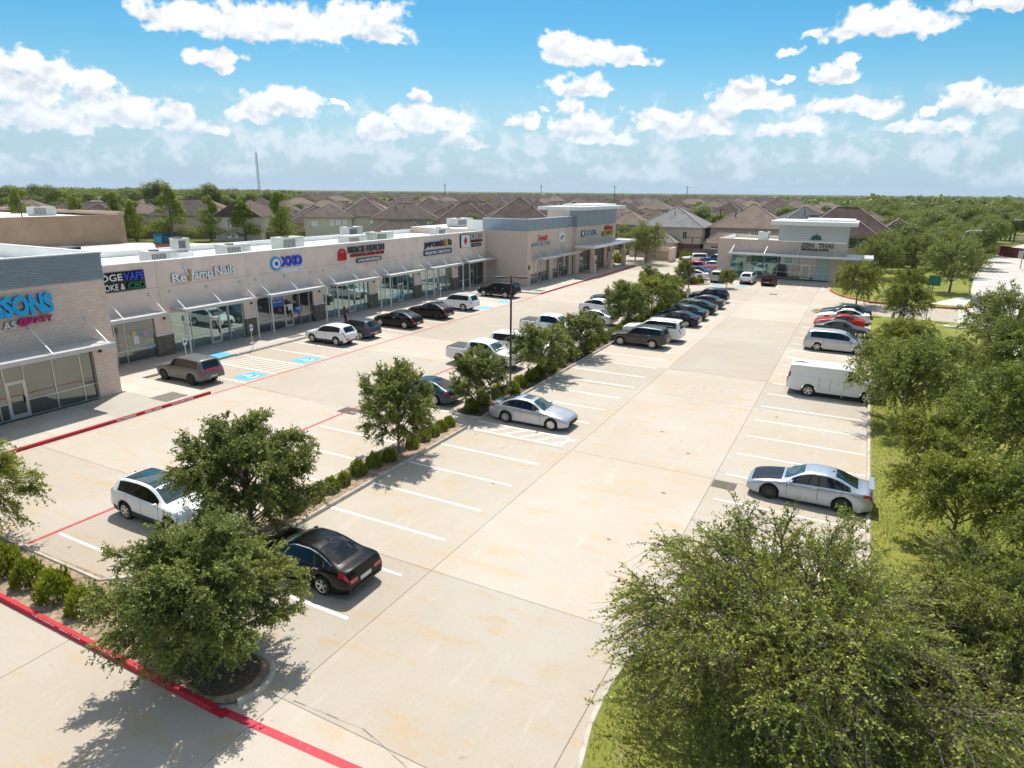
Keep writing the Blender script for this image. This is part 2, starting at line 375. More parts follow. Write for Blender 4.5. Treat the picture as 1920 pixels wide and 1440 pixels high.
for k in range(17):
    y = 24.1 + 2.93 * k if k < 8 else 24.1 + 2.93 * 7 + 2.86 * (k - 7)
    stripe('stall_line', (-4.2, y), (1.62, y), .115, M['white'])
for y in [29.65, 32.35, 35.05, 37.75, 40.5, 43.25, 46.0, 48.8, 51.6, 54.4, 57.2, 60.0, 62.6, 65.3, 67.6, 70.3]:
    stripe('stall_line', (-42.3, y), (-35.85, y), .105, M['white'])
# hatched walkway beside the silver sedan
for y in (29.42, 30.72): stripe('hatch_edge', (-18.3, y), (-12.46, y), .12, M['white'])
stripe('hatch_edge', (-12.46, 29.36), (-12.46, 30.78), .12, M['white'])
for k in range(6): stripe('hatch_stripe', (-17.9 + k * .98, 29.47), (-16.95 + k * .98, 30.67), .11, M['white'], .0045)
for k in range(9): stripe('hatch_stripe', (-42.2 + k * .72, 32.40), (-41.0 + k * .66, 35.0), .10, M['white'], .0045)
for k in range(8): stripe('hatch_stripe', (-42.0 + k * .72, 65.35), (-41.0 + k * .68, 67.55), .10, M['white'], .0045)
# accessible bay symbols: blue field with white wheelchair figure
def bay_symbol(x, y, s=1.25):
    o = sheet('bay_symbol', x - s * .62, x + s * .62, y - s * .72, y + s * .72, M['blue'])
    q = MB(); n = 20; z = .008
    def P(u, v): return (x - v * s * .5, y + u * s * .5, z)   # figure drawn to be read from the drive aisle
    for k in range(n - 5):
        a0, a1 = [math.pi * (.75 + 1.5 * (k + d) / (n - 5)) for d in (0, 1)]
        q.quad(P(.42 * math.cos(a0), -.35 + .42 * math.sin(a0)), P(.42 * math.cos(a1), -.35 + .42 * math.sin(a1)), P(.58 * math.cos(a1), -.35 + .58 * math.sin(a1)), P(.58 * math.cos(a0), -.35 + .58 * math.sin(a0)))
    q.poly([P(.13 * math.cos(i * .52) - .1, .82 + .13 * math.sin(i * .52)) for i in range(12)])
    for a, c in (((-.1, .62), (-.05, -.05)), ((-.05, .25), (.4, .25)), ((-.05, -.02), (.42, -.02)), ((.40, .02), (.62, -.55)), ((.6, -.55), (.8, -.5))):
        dx, dy = c[0] - a[0], c[1] - a[1]; l = math.hypot(dx, dy); nx, ny = -dy / l * .085, dx / l * .085
        q.quad(P(a[0] - nx, a[1] - ny), P(c[0] - nx, c[1] - ny), P(c[0] + nx, c[1] + ny), P(a[0] + nx, a[1] + ny))
    q.build('wheelchair_symbol', M['white'], o)
for (x, y) in ((-37.0, 31.0), (-37.0, 36.4), (-37.0, 64.0), (-37.0, 68.9)): bay_symbol(x, y)
for (x, y) in ((-17.9, 98.2), (-14.6, 98.2)): sheet('bay_symbol', x - .75, x + .75, y - .7, y + .7, M['blue'])
for x in (-21.0, -18.9, -16.2, -13.1, -10.0, -7.0, -4.1): stripe('stall_line', (x, 99.2), (x, 104.6), .11, M['white'])
# fire lane lines
stripe('fire_lane_line', (-35.72, 26.95), (-35.72, 76.8), .13, M['redline'], .005)
stripe('fire_lane_line', (-25.82, 10.9), (-25.82, 84.5), .15, M['redline'], .005)
stripe('fire_lane_line', (-12.75, 8.70), (-4.0, 9.16), .22, M['redline'], .005)
# drain grates
def grate(x, y, w, d):
    o = sheet('drain_pit', x - w / 2, x + w / 2, y - d / 2, y + d / 2, M['joint'], .003)
    q = MB(); n = int(w / .07)
    for k in range(n + 1): q.box(x - w / 2 + k * w / n - .014, x - w / 2 + k * w / n + .014, y - d / 2, y + d / 2, .004, .012)
    for k in range(5): q.box(x - w / 2, x + w / 2, y - d / 2 + k * d / 4 - .02, y - d / 2 + k * d / 4 + .02, .005, .016)
    q.build('drain_grate', M['steel_dark'], o)
grate(-4.05, 28.62, 1.0, .75); grate(-25.75, 28.5, 1.3, .9); grate(-9.5, 92.5, .9, .6)

# oil drips and grime spots, mostly where engines stand
M['oil'] = plain('oil grime', (.22, .18, .14), .7, var=.3, vs=20); ro = random.Random(31)
for k in range(115):
    if k < 95: x, y = ro.choice((-17.0, -13.6, -23.4, -21.4, -.2, -2.8, -40.2, -37.4)) + ro.gauss(0, .5), ro.uniform(10, 84)
    else: x, y = ro.choice((-11.72, -4.6, -8)) + ro.gauss(0, .8), ro.uniform(6, 70)
    r_ = ro.uniform(.03, .13) * (1.5 if ro.random() < .1 else 1); q = MB(); n_ = 9
    q.poly([(x + r_ * ro.uniform(.55, 1.2) * math.cos(i * 6.283 / n_), y + r_ * ro.uniform(.55, 1.2) * math.sin(i * 6.283 / n_), .003) for i in range(n_)]); q.build('oil_stain', M['oil'], lot)
# ---- kerbs
def offset_path(pts, d, closed):
    n = len(pts); out = []
    for i in range(n):
        a = pts[i - 1] if (i or closed) else None; c = pts[(i + 1) % n] if (i < n - 1 or closed) else None; p = pts[i]
        ns = []
        for u, v in ((a, p), (p, c)):
            if u is None or v is None: continue
            dx, dy = v[0] - u[0], v[1] - u[1]; l = math.hypot(dx, dy) or 1; ns.append((-dy / l, dx / l))
        nx = sum(k[0] for k in ns); ny = sum(k[1] for k in ns); l = math.hypot(nx, ny) or 1; nx /= l; ny /= l
        k = d / max(.4, nx * ns[0][0] + ny * ns[0][1])
        out.append((p[0] + nx * k, p[1] + ny * k))
    return out
def kerb(pts, m=None, closed=False, w=.17, h=.145, name='kerb', parent=None, label=None, z0=-.02):
    prof = [(-w / 2, z0), (-w / 2 + .012, h - .035), (-w / 2 + .045, h), (w / 2 - .045, h), (w / 2 - .012, h - .035), (w / 2, z0)]
    paths = [offset_path(pts, o, closed) for o, _ in prof]; n = len(pts); q = MB(); vs = []
    for j, (_, z) in enumerate(prof): vs += [(x, y, z) for x, y in paths[j]]
    fs = []
    for j in range(len(prof) - 1):
        for i in range(n if closed else n - 1):
            fs.append((j * n + i, (j + 1) * n + i, (j + 1) * n + (i + 1) % n, j * n + (i + 1) % n))
    if not closed: fs += [tuple(j * n for j in range(len(prof)))[::-1], tuple(j * n + n - 1 for j in range(len(prof)))]
    q.add(vs, [f[::-1] for f in fs])
    o = q.build(name, m or M['kerb'], parent, smooth=40)
    if not parent: struct(o)
    return o
def arc(cx, cy, r, a0, a1, n=8): return [(cx + r * math.cos(R(a0 + (a1 - a0) * k / n)), cy + r * math.sin(R(a0 + (a1 - a0) * k / n))) for k in range(n + 1)]
def bed(name, pts, m, z=.10):
    q = MB(); q.poly([(x, y, z) for x, y in pts]); return struct(q.build(name, m))
# end island: planting bed along the drive, round nose at the right
nose = arc(-13.35, 9.62, .97, -90, 90, 10)
bed('planting_bed', [(-29, 8.65), (-13.35, 8.65)] + nose[1:-1] + [(-13.35, 10.59), (-18.2, 10.9), (-18.2, 29.3), (-20.0, 29.3), (-20.0, 10.9), (-29, 10.6)], M['soil'])
kerb([(-29, 8.62), (-12.9, 8.62)], M['red'], name='red_kerb', w=.21)
kerb(nose[3:] + [(-14.5, 10.6), (-17.0, 10.65), (-18.05, 11.2), (-18.15, 12.5), (-18.15, 29.35), (-20.0, 29.35), (-20.05, 13), (-20.2, 11.3), (-21, 10.65), (-29, 10.6)])
b = MB(); b.box(-12.98, -12.5, 8.52, 8.74, -.01, .03); struct(b.build('red_kerb', M['red']))
# mulch ring at the nose
bed('mulch_bed', arc(-13.6, 9.62, .86, -80, 80, 10) + [(-14.6, 10.4), (-15.4, 9.9), (-15.2, 9.0)], M['mulch'], .115)
# long island
bed('planting_bed', [(-18.2, 30.95), (-18.2, 84.2), (-20.0, 84.2), (-20.0, 30.95)], M['mulch'])
kerb([(-18.2, 84.4), (-18.2, 56), (-18.2, 31.0), (-19.1, 30.85), (-20.0, 31.0), (-20.0, 84.4), (-19.1, 84.9)], closed=True)
q_ = bed('island_walkway', [(-18.2, 29.45), (-18.2, 30.75), (-20.0, 30.75), (-20.0, 29.45)], M['walk'], .012)
# small island near the far end with red front kerb
isl = [(-26.6, 98.4), (-25.3, 96.3), (-22.5, 95.6), (-19.9, 96.2), (-18.9, 98.0), (-19.6, 100.4), (-22.5, 101.0), (-25.5, 100.6)]
bed('planting_bed', isl, M['soil']); kerb(isl[5:] + isl[:1]); kerb(isl[:4], M['red'], name='red_kerb'); kerb(isl[3:6])
# ---- lawns with kerbs on the right
kE = [(1.75, 79.0), (1.75, 60), (1.75, 40), (1.75, 22.6), (1.55, 20.6), (.7, 19.2), (-.8, 18.35), (-2.6, 17.7), (-3.7, 16.7), (-4.25, 15.4), (-4.35, 14.0), (-4.3, 12.6), (-4.05, 11.2), (-3.6, 9.6), (-3.0, 7.6), (-2.2, 5), (-1, 1), (0, -3)]
bed('lawn', kE[::-1] + [(3.2, 79.9), (11.4, 79.9), (11.0, 66), (10.8, 40), (10.8, -3)], M['grass'], .12)
kerb(kE, w=.19)
kW = arc(-2.9, 81.0, 1.15, 90, 270, 8)
bed('lawn', kW + [(2.6, 79.9), (11.5, 79.9), (11.6, 80.5), (3, 80.55), (1.2, 82.1)], M['grass'], .124)
kerb([(1.3, 82.2)] + kW + [(1.75, 79.75)])
kN = [(-3.35, 108.6), (-3.45, 104.0), (-3.1, 100.2), (-2.1, 96.4), (-.6, 93.6), (1.5, 91.6), (4.5, 90.9), (8.5, 90.9), (11.2, 91.6), (12.6, 93.6)]
bed('lawn', kN[::-1] + [(-3.35, 170), (20, 170), (14.8, 118), (13.2, 103)][0:4], M['grass'], .12)
kerb(kN[:3]); kerb(kN[2:], M['red'], name='red_kerb')
# public road
rl = [(11.0, -6), (11.2, 40), (11.8, 75), (12.9, 97), (14.4, 112), (16.8, 130), (20.4, 152), (25.4, 178), (33, 210), (46, 250), (62, 290)]
rr_ = offset_path(rl, -9.6, False)
q = MB()
for i in range(len(rl) - 1): q.quad((*rl[i], -.02), (*rr_[i], -.02), (*rr_[i + 1], -.02), (*rl[i + 1], -.02))
struct(q.build('road', M['road']))
kerb(rr_, w=.2)
# drive apron between the parking lot and road, and a front walk on the far lawn
b = MB(); b.poly([(9.8, 80.2, .006), (12.4, 77.8, .006), (13.2, 95.5, .006), (11.0, 91.4, .006)]); struct(b.build('drive_apron', M['road']))
b = MB(); b.poly([(8.1, 93.4, .126), (11.6, 92.9, .126), (13.3, 101, .126), (12.2, 102, .126)]); struct(b.build('front_walk', M['road']))
b = MB(); b.poly([(23.8, 118, -.01), (25.3, 117.5, -.01), (30.5, 150, -.01), (36, 176, -.01), (34.4, 177, -.01), (29, 151, -.01)]); struct(b.build('road_footpath', M['walk']))
# storm inlet in the lawn
b = MB(); b.box(8.3, 10.4, 77.0, 78.1, .1, .2); o = b.build('storm_inlet', M['road']); tag(o, 'pale concrete storm inlet slab set in lawn beside the driveway', 'storm inlet')
b = MB(); b.box(8.8, 10.0, 77.3, 77.8, .2, .204); b.build('opening', M['joint'], o)
# service yard and rear lawn behind the shops
b = MB(); b.poly([(x, y, -.05) for x, y in ((-157, 20), (-60, 20), (-60, 96), (-100, 112), (-122, 116), (-140, 110), (-157, 101))]); struct(b.build('service_yard', M['road']))
b = MB(); b.poly([(x, y, -.03) for x, y in ((-64, 60), (-64, 150), (-135, 150), (-150, 112), (-128, 109), (-112, 92), (-98, 70))]); struct(b.build('rear_lawn', M['grass']))
# ---- pavements in front of the shops (raised)
def pavement(x0, x1, y0, y1, n, z=.15):
    o = struct(empty('pavement'))
    for k in range(n):
        ya, yb = y0 + (y1 - y0) * k / n, y0 + (y1 - y0) * (k + 1) / n
        q = MB(); q.box(x0, x1, ya + .006, yb - .006, -.1, z); q.build('pavement_slab', M['walk'], o)
    q = MB(); q.box(x0, x1 - .01, y0 + .01, y1 - .01, -.1, z - .02); q.build('joint_bed', M['joint'], o)
    return o
pavement(-40.4, -36.0, -6, 24.2, 9); pavement(-47.0, -36.0, 24.2, 26.75, 2); pavement(-47.0, -42.75, 26.75, 76.6, 15); pavement(-47, -40.4, 76.6, 82.0, 2)
pavement(-40.6, -35.95, 76.6, 117.2, 12)
kerb([(-35.88, -6), (-35.88, 26.8)], M['red'], name='red_kerb', w=.2, h=.165)
kerb([(-35.85, 76.7), (-35.85, 116.6), (-36.1, 117.1)], M['red'], name='red_kerb', w=.2, h=.165)
kerb([(-42.66, 34.6), (-42.66, 62), (-42.66, 76.2)]); kerb([(-42.5, 76.5), (-36.0, 76.5)])
sheet('kerb_ramp', -44.5, -42.7, 32.75, 34.5, M['blue'], .156)
sheet('kerb_ramp', -44.4, -42.7, 65.4, 67.4, M['blue'], .156)
# pebble drains set in the pavement
M['pebble'] = plain('river pebbles', (.16, .145, .13), .7, var=.6, vs=9)
def pebbles(x0, x1, y0, y1, z=.155):
    o = sheet('pebble_bed', x0, x1, y0, y1, M['joint'], z, None); struct(o)
    rr = random.Random(int(y0 * 10)); q = MB()
    for _ in range(int((x1 - x0) * (y1 - y0) * 130)):
        x, y, r = rr.uniform(x0 + .04, x1 - .04), rr.uniform(y0 + .04, y1 - .04), rr.uniform(.03, .055)
        a = rr.uniform(0, 3); c, s_ = math.cos(a) * r, math.sin(a) * r
        q.add([(x + c, y + s_, z), (x - s_ * .7, y + c * .7, z), (x - c, y - s_, z), (x + s_ * .7, y - c * .7, z), (x, y, z + r * .7)], [(0, 1, 4), (1, 2, 4), (2, 3, 4), (3, 0, 4)])
    p = q.build('pebbles', M['pebble'], o, smooth=True); p['kind'] = 'stuff'
pebbles(-37.9, -36.3, 24.0, 25.6); pebbles(-37.9, -36.3, 13.6, 15.2); pebbles(-44.3, -43.1, 40.9, 42.6); pebbles(-37.6, -36.3, 77.6, 79.2); pebbles(-37.6, -36.3, 91.5, 93.2)
# ================================================================== SHOP BUILDINGS
def wallvec(N):
    P = N.pos(); sp = N.n('ShaderNodeSeparateXYZ'); N.put(sp.inputs[0], P)
    c = N.n('ShaderNodeCombineXYZ'); N.put(c.inputs[0], N.math('ADD', sp.outputs[0], sp.outputs[1])); N.put(c.inputs[1], sp.outputs[2])
    return c.outputs[0], P
def block_mat(name, a, b, mortar, bw, bh, var=.5, rough=.9, bump=.6, ms=.012):
    m, t, p = new_mat(name); N = NT(t); v, P = wallvec(N)
    br = N.n('ShaderNodeTexBrick'); N.put(br.inputs['Vector'], v); br.inputs['Scale'].default_value = 1
    br.inputs['Brick Width'].default_value = bw; br.inputs['Row Height'].default_value = bh; br.inputs['Mortar Size'].default_value = ms
    br.inputs['Mortar Smooth'].default_value = .3; br.inputs['Bias'].default_value = 0
    br.inputs['Color1'].default_value = (*a, 1); br.inputs['Color2'].default_value = (*b, 1); br.inputs['Mortar'].default_value = (*mortar, 1)
    c = N.mix(N.math('MULTIPLY', N.ramp(N.noise(P, 1.2, 5, .65), .4, .7), .35), br.outputs['Color'], tuple(x * .78 for x in a))
    c = N.mix(N.math('MULTIPLY', N.ramp(N.noise(P, 14, 4, .7), .5, .75), .3), c, tuple(min(1, x * 1.25) for x in b))
    t.links.new(c, p.inputs['Base Color']); p.inputs['Roughness'].default_value = rough; p.inputs['Specular IOR Level'].default_value = .2
    N.bump(N.math('SUBTRACT', N.math('MULTIPLY', N.noise(P, 30, 4, .7), .5), br.outputs['Fac']), bump, .012, p)
    return m
M['block'] = block_mat('tan split block', (.74, .575, .485), (.66, .51, .425), (.56, .44, .37), .405, .203)
M['brick'] = block_mat('tan brick', (.76, .59, .48), (.68, .525, .425), (.62, .49, .40), .30, .10, ms=.008)
M['stone'] = block_mat('ledge stone', (.30, .25, .19), (.16, .13, .10), (.07, .06, .05), .34, .085, bump=1.0, ms=.012)
M['stucco'] = plain('beige stucco', (.80, .635, .54), .92, var=.07, vs=.7, bump=.35, bs=90)
M['stucco2'] = plain('beige stucco lower', (.78, .61, .50), .92, var=.06, vs=.7, bump=.3, bs=90)
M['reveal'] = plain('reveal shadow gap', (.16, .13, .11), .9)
M['cap'] = plain('white coping', (.74, .74, .73), .45, .0, var=.05)
M['roofw'] = plain('white roof membrane', (.82, .81, .78), .8, var=.06, vs=.5)
M['canopy'] = plain('light metal canopy', (.60, .60, .595), .42, .35, var=.06)
M['canopy_edge'] = plain('canopy fascia metal', (.48, .475, .47), .45, .2)
M['alu'] = plain('aluminium frame', (.62, .61, .59), .35, .5)
M['metal_blue'] = plain('blue grey metal panel', (.30, .355, .405), .38, .3, var=.05, vs=1)
M['metal_zen'] = plain('pale metal panel', (.56, .58, .61), .4, .2)
M['bronze'] = plain('dark bronze', (.035, .025, .02), .45, .4)
def glass(name, tint, inside, refl=.42, rough=.015):
    m, t, p = new_mat(name); N = NT(t); P = N.pos()
    c = N.mix(N.ramp(N.noise(P, .9, 3, .5), .4, .65), tuple(v * .55 for v in inside), inside)
    t.links.new(c, p.inputs['Base Color']); p.inputs['Roughness'].default_value = .25; p.inputs['Specular IOR Level'].default_value = .3
    g = N.n('ShaderNodeBsdfGlossy'); g.inputs['Color'].default_value = (*tint, 1); g.inputs['Roughness'].default_value = rough
    N.bump(N.noise(P, .8, 2, .5), .03, .05, p)
    fr = N.n('ShaderNodeFresnel'); fr.inputs[0].default_value = 1.6
    f = N.math('ADD', N.math('MULTIPLY', fr.outputs[0], .6), refl, clamp=True)
    mx = N.n('ShaderNodeMixShader'); N.put(mx.inputs[0], f); t.links.new(p.outputs[0], mx.inputs[1]); t.links.new(g.outputs[0], mx.inputs[2])
    t.links.new(mx.outputs[0], t.nodes['Material Output'].inputs['Surface'])
    return m
M['glass_a'] = glass('shop glass grey', (.72, .80, .76), (.030, .040, .036), .17)
M['glass_b'] = glass('shop glass teal', (.70, .92, .90), (.03, .085, .09), .36)
M['glass_c'] = glass('shop glass dark', (.70, .76, .80), (.022, .024, .028), .16)
M['glass_w'] = glass('warm lit shop glass', (.75, .76, .76), (.20, .11, .06), .25)
M['glass_z'] = glass('spa glass', (.55, .80, .76), (.05, .14, .13), .24)
M['blind'] = plain('closed blind', (.45, .52, .46), .6)

def text_mesh(txt, w, h, mats, depth=.10, bold=.0, shear=0.):
    cu = bpy.data.curves.new('lettering', 'FONT'); cu.body = txt; cu.extrude = .5; cu.size = 1; cu.offset = bold; cu.shear = shear
    cu.resolution_u = 3
    ob = bpy.data.objects.new('tmp', cu); COL.objects.link(ob)
    dg = bpy.context.evaluated_depsgraph_get(); me = bpy.data.meshes.new_from_object(ob.evaluated_get(dg))
    COL.objects.unlink(ob); bpy.data.objects.remove(ob)
    n = len(me.vertices); co = np.empty(n * 3, dtype=np.float32); me.vertices.foreach_get('co', co); co = co.reshape(-1, 3)
    mn, mx = co.min(0), co.max(0)
    co[:, 0] = (co[:, 0] - mn[0]) / (mx[0] - mn[0]) * w; co[:, 1] = (co[:, 1] - mn[1]) / (mx[1] - mn[1]) * h; co[:, 2] = (co[:, 2] + .5) * depth
    me.vertices.foreach_set('co', co.ravel()); me.materials.clear()
    for m in mats: me.materials.append(m)
    nrm = np.empty(len(me.polygons) * 3, dtype=np.float32); me.polygons.foreach_get('normal', nrm)
    if len(mats) > 1: me.polygons.foreach_set('material_index', np.where(np.abs(nrm.reshape(-1, 3)[:, 2]) > .8, 0, 1).astype(np.int32))
    me.update(); return me
FACE = {'E': (R(90), 0, R(90)), 'S': (R(90), 0, 0)}
LETTER = {}
def lm(name, col, rough=.4, emit=0):
    if name not in LETTER: LETTER[name] = plain('letter ' + name, col, rough)
    return LETTER[name]
WHITE_L = lm('white', (.80, .80, .79)); DARK_L = lm('return', (.02, .02, .022))
def lettering(txt, w, h, face_mat, loc, face, parent, side=None, depth=.10, bold=.02, shear=0., name='lettering'):
    o = link(name, text_mesh(txt, w, h, [face_mat, side or DARK_L], depth, bold, shear), None)
    o.rotation_euler = FACE[face]
    o.location = Vector(loc) - Vector(parent.location); o.parent = parent
    return o
def panel(parent, name, loc, w, h, d, m, face, rounded=0.):
    """upright board: loc is its lower left corner on the wall"""
    q = MB()
    if rounded:
        r = min(rounded, h / 2 - .001, w / 2 - .001); pts = []
        for cx, cy, a0 in ((w - r, h - r, 0), (r, h - r, 90), (r, r, 180), (w - r, r, 270)): pts += [(cx + r * math.cos(R(a0 + 15 * k)), cy + r * math.sin(R(a0 + 15 * k))) for k in range(7)]
        q.prism(pts, 0, d)
    else: q.box(0, w, 0, h, 0, d)
    o = q.build(name, m, parent); o.rotation_euler = FACE[face]; o.location = Vector(loc) - Vector(parent.location); return o

def storefront(parent, X, y0, widths, z0, z1, gm, rail=.95, flip=False, glassmats=None, trans=2.25, axis='x', door_after=None):
    """row of panes between upright frames on the plane x = X (axis x) or y = X (axis y)"""
    fr = MB(); t = .055; y = y0
    def bx(q, ya, yb, za, zb, d0, d1):
        if axis == 'x': q.box(X + d0, X + d1, ya, yb, za, zb)
        else: q.box(ya, yb, X - d1, X - d0, za, zb)
    ytot = y0 + sum(w if isinstance(w, (int, float)) else w[1] for w in widths)
    bx(fr, y0, ytot, z1 - t, z1, -.05, .05); bx(fr, y0, ytot, z0, z0 + t, -.05, .05)
    ys = [y0]; idx = 0
    for w in widths:
        door = not isinstance(w, (int, float)); ww = w[1] if door else w; ya, yb = y, y + ww
        gmat = (glassmats[idx] if glassmats and glassmats[idx] else gm)
        if door:
            bx(fr, ya, yb, trans, trans + t, -.05, .051)
            q = MB(); bx(q, ya + t / 2, yb - t / 2, trans + t, z1 - t, -.012, .012); q.build('pane', gmat, parent)
            q = MB(); s = .11
            for a, c in ((ya + t / 2 + .005, ya + t / 2 + s), (yb - t / 2 - s, yb - t / 2 - .005)): bx(q, a, c, z0 + .02, trans - .01, -.03, .06)
            for a, c in ((z0 + .02, z0 + .25), (trans - .12, trans - .011)): bx(q, ya + t / 2 + s, yb - t / 2 - s, a, c, -.03, .058)
            dr = q.build('door', M['alu'], parent)
            q = MB(); bx(q, ya + t / 2 + s, yb - t / 2 - s, z0 + .25, trans - .12, -.01, .012); q.build('pane', gmat, dr)
            q = MB(); hy = yb - t / 2 - s - .03; bx(q, hy, hy + .03, z0 + .85, z0 + 1.25, .06, .11); q.build('handle', M['bronze'], dr)
        else:
            if rail:
                bx(fr, ya, yb, z0 + rail - t / 2, z0 + rail + t / 2, -.05, .05)
                q = MB(); bx(q, ya + t / 2, yb - t / 2, z0 + t, z0 + rail - t / 2, -.012, .012); q.build('pane', gmat, parent)
                q = MB(); bx(q, ya + t / 2, yb - t / 2, z0 + rail + t / 2, z1 - t, -.012, .012); q.build('pane', gmat, parent)
            else:
                q = MB(); bx(q, ya + t / 2, yb - t / 2, z0 + t, z1 - t, -.012, .012); q.build('pane', gmat, parent)
        y = yb; ys.append(y); idx += 1
    for yy in ys: bx(fr, yy - t / 2, yy + t / 2, z0, z1, -.052, .053)
    fr.build('window_frame', M['alu'], parent)
def canopy(parent, Xw, Xf, y0, y1, z, rods, rz=1.15, posts=(), axis='x', th=.30):
    q = MB(); q.box(Xw + .02, Xf, y0, y1, z, z + .04, 0); c = q.build('canopy', M['canopy'], parent)
    q = MB()
    q.box(Xf - .05, Xf + .012, y0 - .012, y1 + .012, z - th * .55, z + .075)
    q.box(Xw + .02, Xf - .05, y0 - .012, y0 + .05, z - th * .55, z + .07); q.box(Xw + .02, Xf - .05, y1 - .05, y1 + .012, z - th * .55, z + .07)
    q.build('canopy_fascia', M['canopy_edge'], c)
    for yy in rods:
        q = MB(); q.bar((Xf - .12, yy, z + .06), (Xw + .05, yy, z + rz), .055); q.build('tie_rod', M['cap'], c)
        q = MB(); q.box(Xw, Xw + .06, yy - .09, yy + .09, z + rz - .1, z + rz + .1); q.build('rod_plate', M['canopy_edge'], c)
    for yy in posts:
        q = MB(); q.box(Xf - .16, Xf - .06, yy - .05, yy + .05, .15, z - .02); q.build('post', M['canopy'], c)
    return c
def wall_light(parent, x, y, z):
    q = MB(); q.lathe([(.03, 0), (.09, .03), (.11, .12), (.05, .2)], 10, (x, y, z)); q.build('wall_light', M['bronze'], parent)

# ---------------------------------------------------------------- building A: block-faced shop at the left
A = tag(empty('shop_building', (0, 0, 0)), 'tan block shop with ribbed grey metal band at left edge', 'shop')
b = MB()
b.box(-60, -40.5, -8, 15.3, -.1, 7.35, skip=('b', 't')); b.box(-60, -40.5, 15.3, 22.58, 3.2, 7.35, skip=('t',)); b.box(-60, -40.5, 22.58, 23.95, -.1, 7.35, skip=('b', 't', 's'))
b.quad((-40.5, 22.58, -.1), (-41.2, 22.58, -.1), (-41.2, 22.58, 3.2), (-40.5, 22.58, 3.2)); b.build('wall', M['block'], A)
b = MB()  # ribbed band: horizontal corrugation
n = 13
for k in range(n):
    z0, z1 = 7.36 + k * 1.56 / n, 7.36 + (k + 1) * 1.56 / n; zm = z0 + (z1 - z0) * .35; zn = z0 + (z1 - z0) * .55
    for a, c, d0, d1 in ((z0, zm, .01, .01), (zm, zn, .01, .06), (zn, z1 - .02, .06, .06), (z1 - .02, z1, .06, .01)):
        b.quad((-40.5 + d0, -8, a), (-40.5 + d0, 23.95 + d0, a), (-40.5 + d1, 23.95 + d1, c), (-40.5 + d1, -8, c))
        b.quad((-40.5 + d0, 23.95 + d0, a), (-60, 23.95 + d0, a), (-60, 23.95 + d1, c), (-40.5 + d1, 23.95 + d1, c))
b.build('metal_band', M['metal_blue'], A)
b = MB(); b.box(-40.75, -40.40, -8, 24.06, 8.93, 9.0); b.box(-60, -40.75, 23.75, 24.06, 8.93, 9.0); b.build('coping', M['cap'], A)
b = MB(); b.box(-59.9, -40.76, -8, 23.74, 8.1, 8.16); b.build('roof', M['roofw'], A)
b = MB(); b.quad((-40.76, -8, 8.15), (-40.76, 23.75, 8.15), (-40.76, 23.75, 8.93), (-40.76, -8, 8.93)); b.quad((-60, 23.74, 8.15), (-40.76, 23.74, 8.15), (-40.76, 23.74, 8.93), (-60, 23.74, 8.93)); b.build('parapet_inside', M['roofw'], A)
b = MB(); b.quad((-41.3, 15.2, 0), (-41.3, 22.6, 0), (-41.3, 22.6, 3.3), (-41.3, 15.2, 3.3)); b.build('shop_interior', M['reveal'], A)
storefront(A, -40.72, 15.3, [1.45, .52, .45, ('d', 1.0), 1.55, 1.55, .76], .15, 3.2, M['glass_a'])
canopy(A, -40.5, -38.35, 9.0, 22.75, 3.82, (11.5, 15.4, 19.35, 22.45), 1.38)
wall_light(A, -40.36, 22.95, 3.0)
b = MB(); b.box(-40.5, -40.44, 20.9, 21.6, .18, .2); 

# ---------------------------------------------------------------- building B: long stucco row of shops
B = tag(empty('shop_building', (0, 0, 0)), 'long beige stucco row of shops with white roof and awnings', 'shop')
FX = -47.0
VJ = [24.0, 31.82, 40.2, 48.55, 56.95, 65.3, 73.7, 81.98]
pm = {}
for i in range(len(VJ) - 1):
    for z0, z1 in ((3.35, 5.44), (5.46, 7.33)):
        q = MB(); q.box(FX - .12, FX, VJ[i] + .011, VJ[i + 1] - .011, z0, z1); q.build('wall_panel', M['stucco'], B)
b = MB(); b.box(FX - .5, FX - .03, 23.98, 81.99, 3.36, 7.33); b.build('wall_core', M['reveal'], B)
b = MB(); b.box(FX - .55, FX + .05, 23.98, 81.97, 7.33, 7.43); b.box(-60.2, -59.8, 23.98, 81.97, 7.0, 7.15); b.build('coping', M['cap'], B)
b = MB(); b.box(-59.9, FX - .5, 24.0, 81.97, 6.4, 6.62); b.box(-60, -59.9, 24.0, 81.97, -.1, 7.0); b.build('roof', M['roofw'], B)
b = MB(); b.quad((FX - .52, 24, 6.62), (FX - .52, 81.9, 6.62), (FX - .52, 81.9, 7.33), (FX - .52, 24, 7.33)); b.build('parapet_inside', M['roofw'], B)
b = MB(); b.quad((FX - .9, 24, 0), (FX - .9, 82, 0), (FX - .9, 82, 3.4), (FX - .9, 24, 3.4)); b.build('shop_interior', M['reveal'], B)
PIER = [31.1 + 8.375 * k for k in range(6)]
for k, y in enumerate(PIER):
    q = MB(); q.box(FX - .4, FX, y, y + 1.4, 1.84, 3.35); p = q.build('pier', M['stucco2'], B)
    q = MB(); q.box(FX - .4, FX + .07, y - .02, y + 1.42, -.05, 1.74); q.build('stone_base', M['stone'], p)
    q = MB(); q.box(FX - .4, FX + .11, y - .05, y + 1.45, 1.74, 1.84); q.build('stone_cap', M['cap'], p)
    wall_light(B, FX + .13, y + .75, 2.95)
q = MB(); q.box(FX - .4, FX, 81.2, 81.99, -.05, 3.35); q.build('pier', M['stucco2'], B)
q = MB(); q.box(FX - .4, FX, 24.0, 26.3, -.05, 3.35); q.build('pier', M['stucco2'], B)
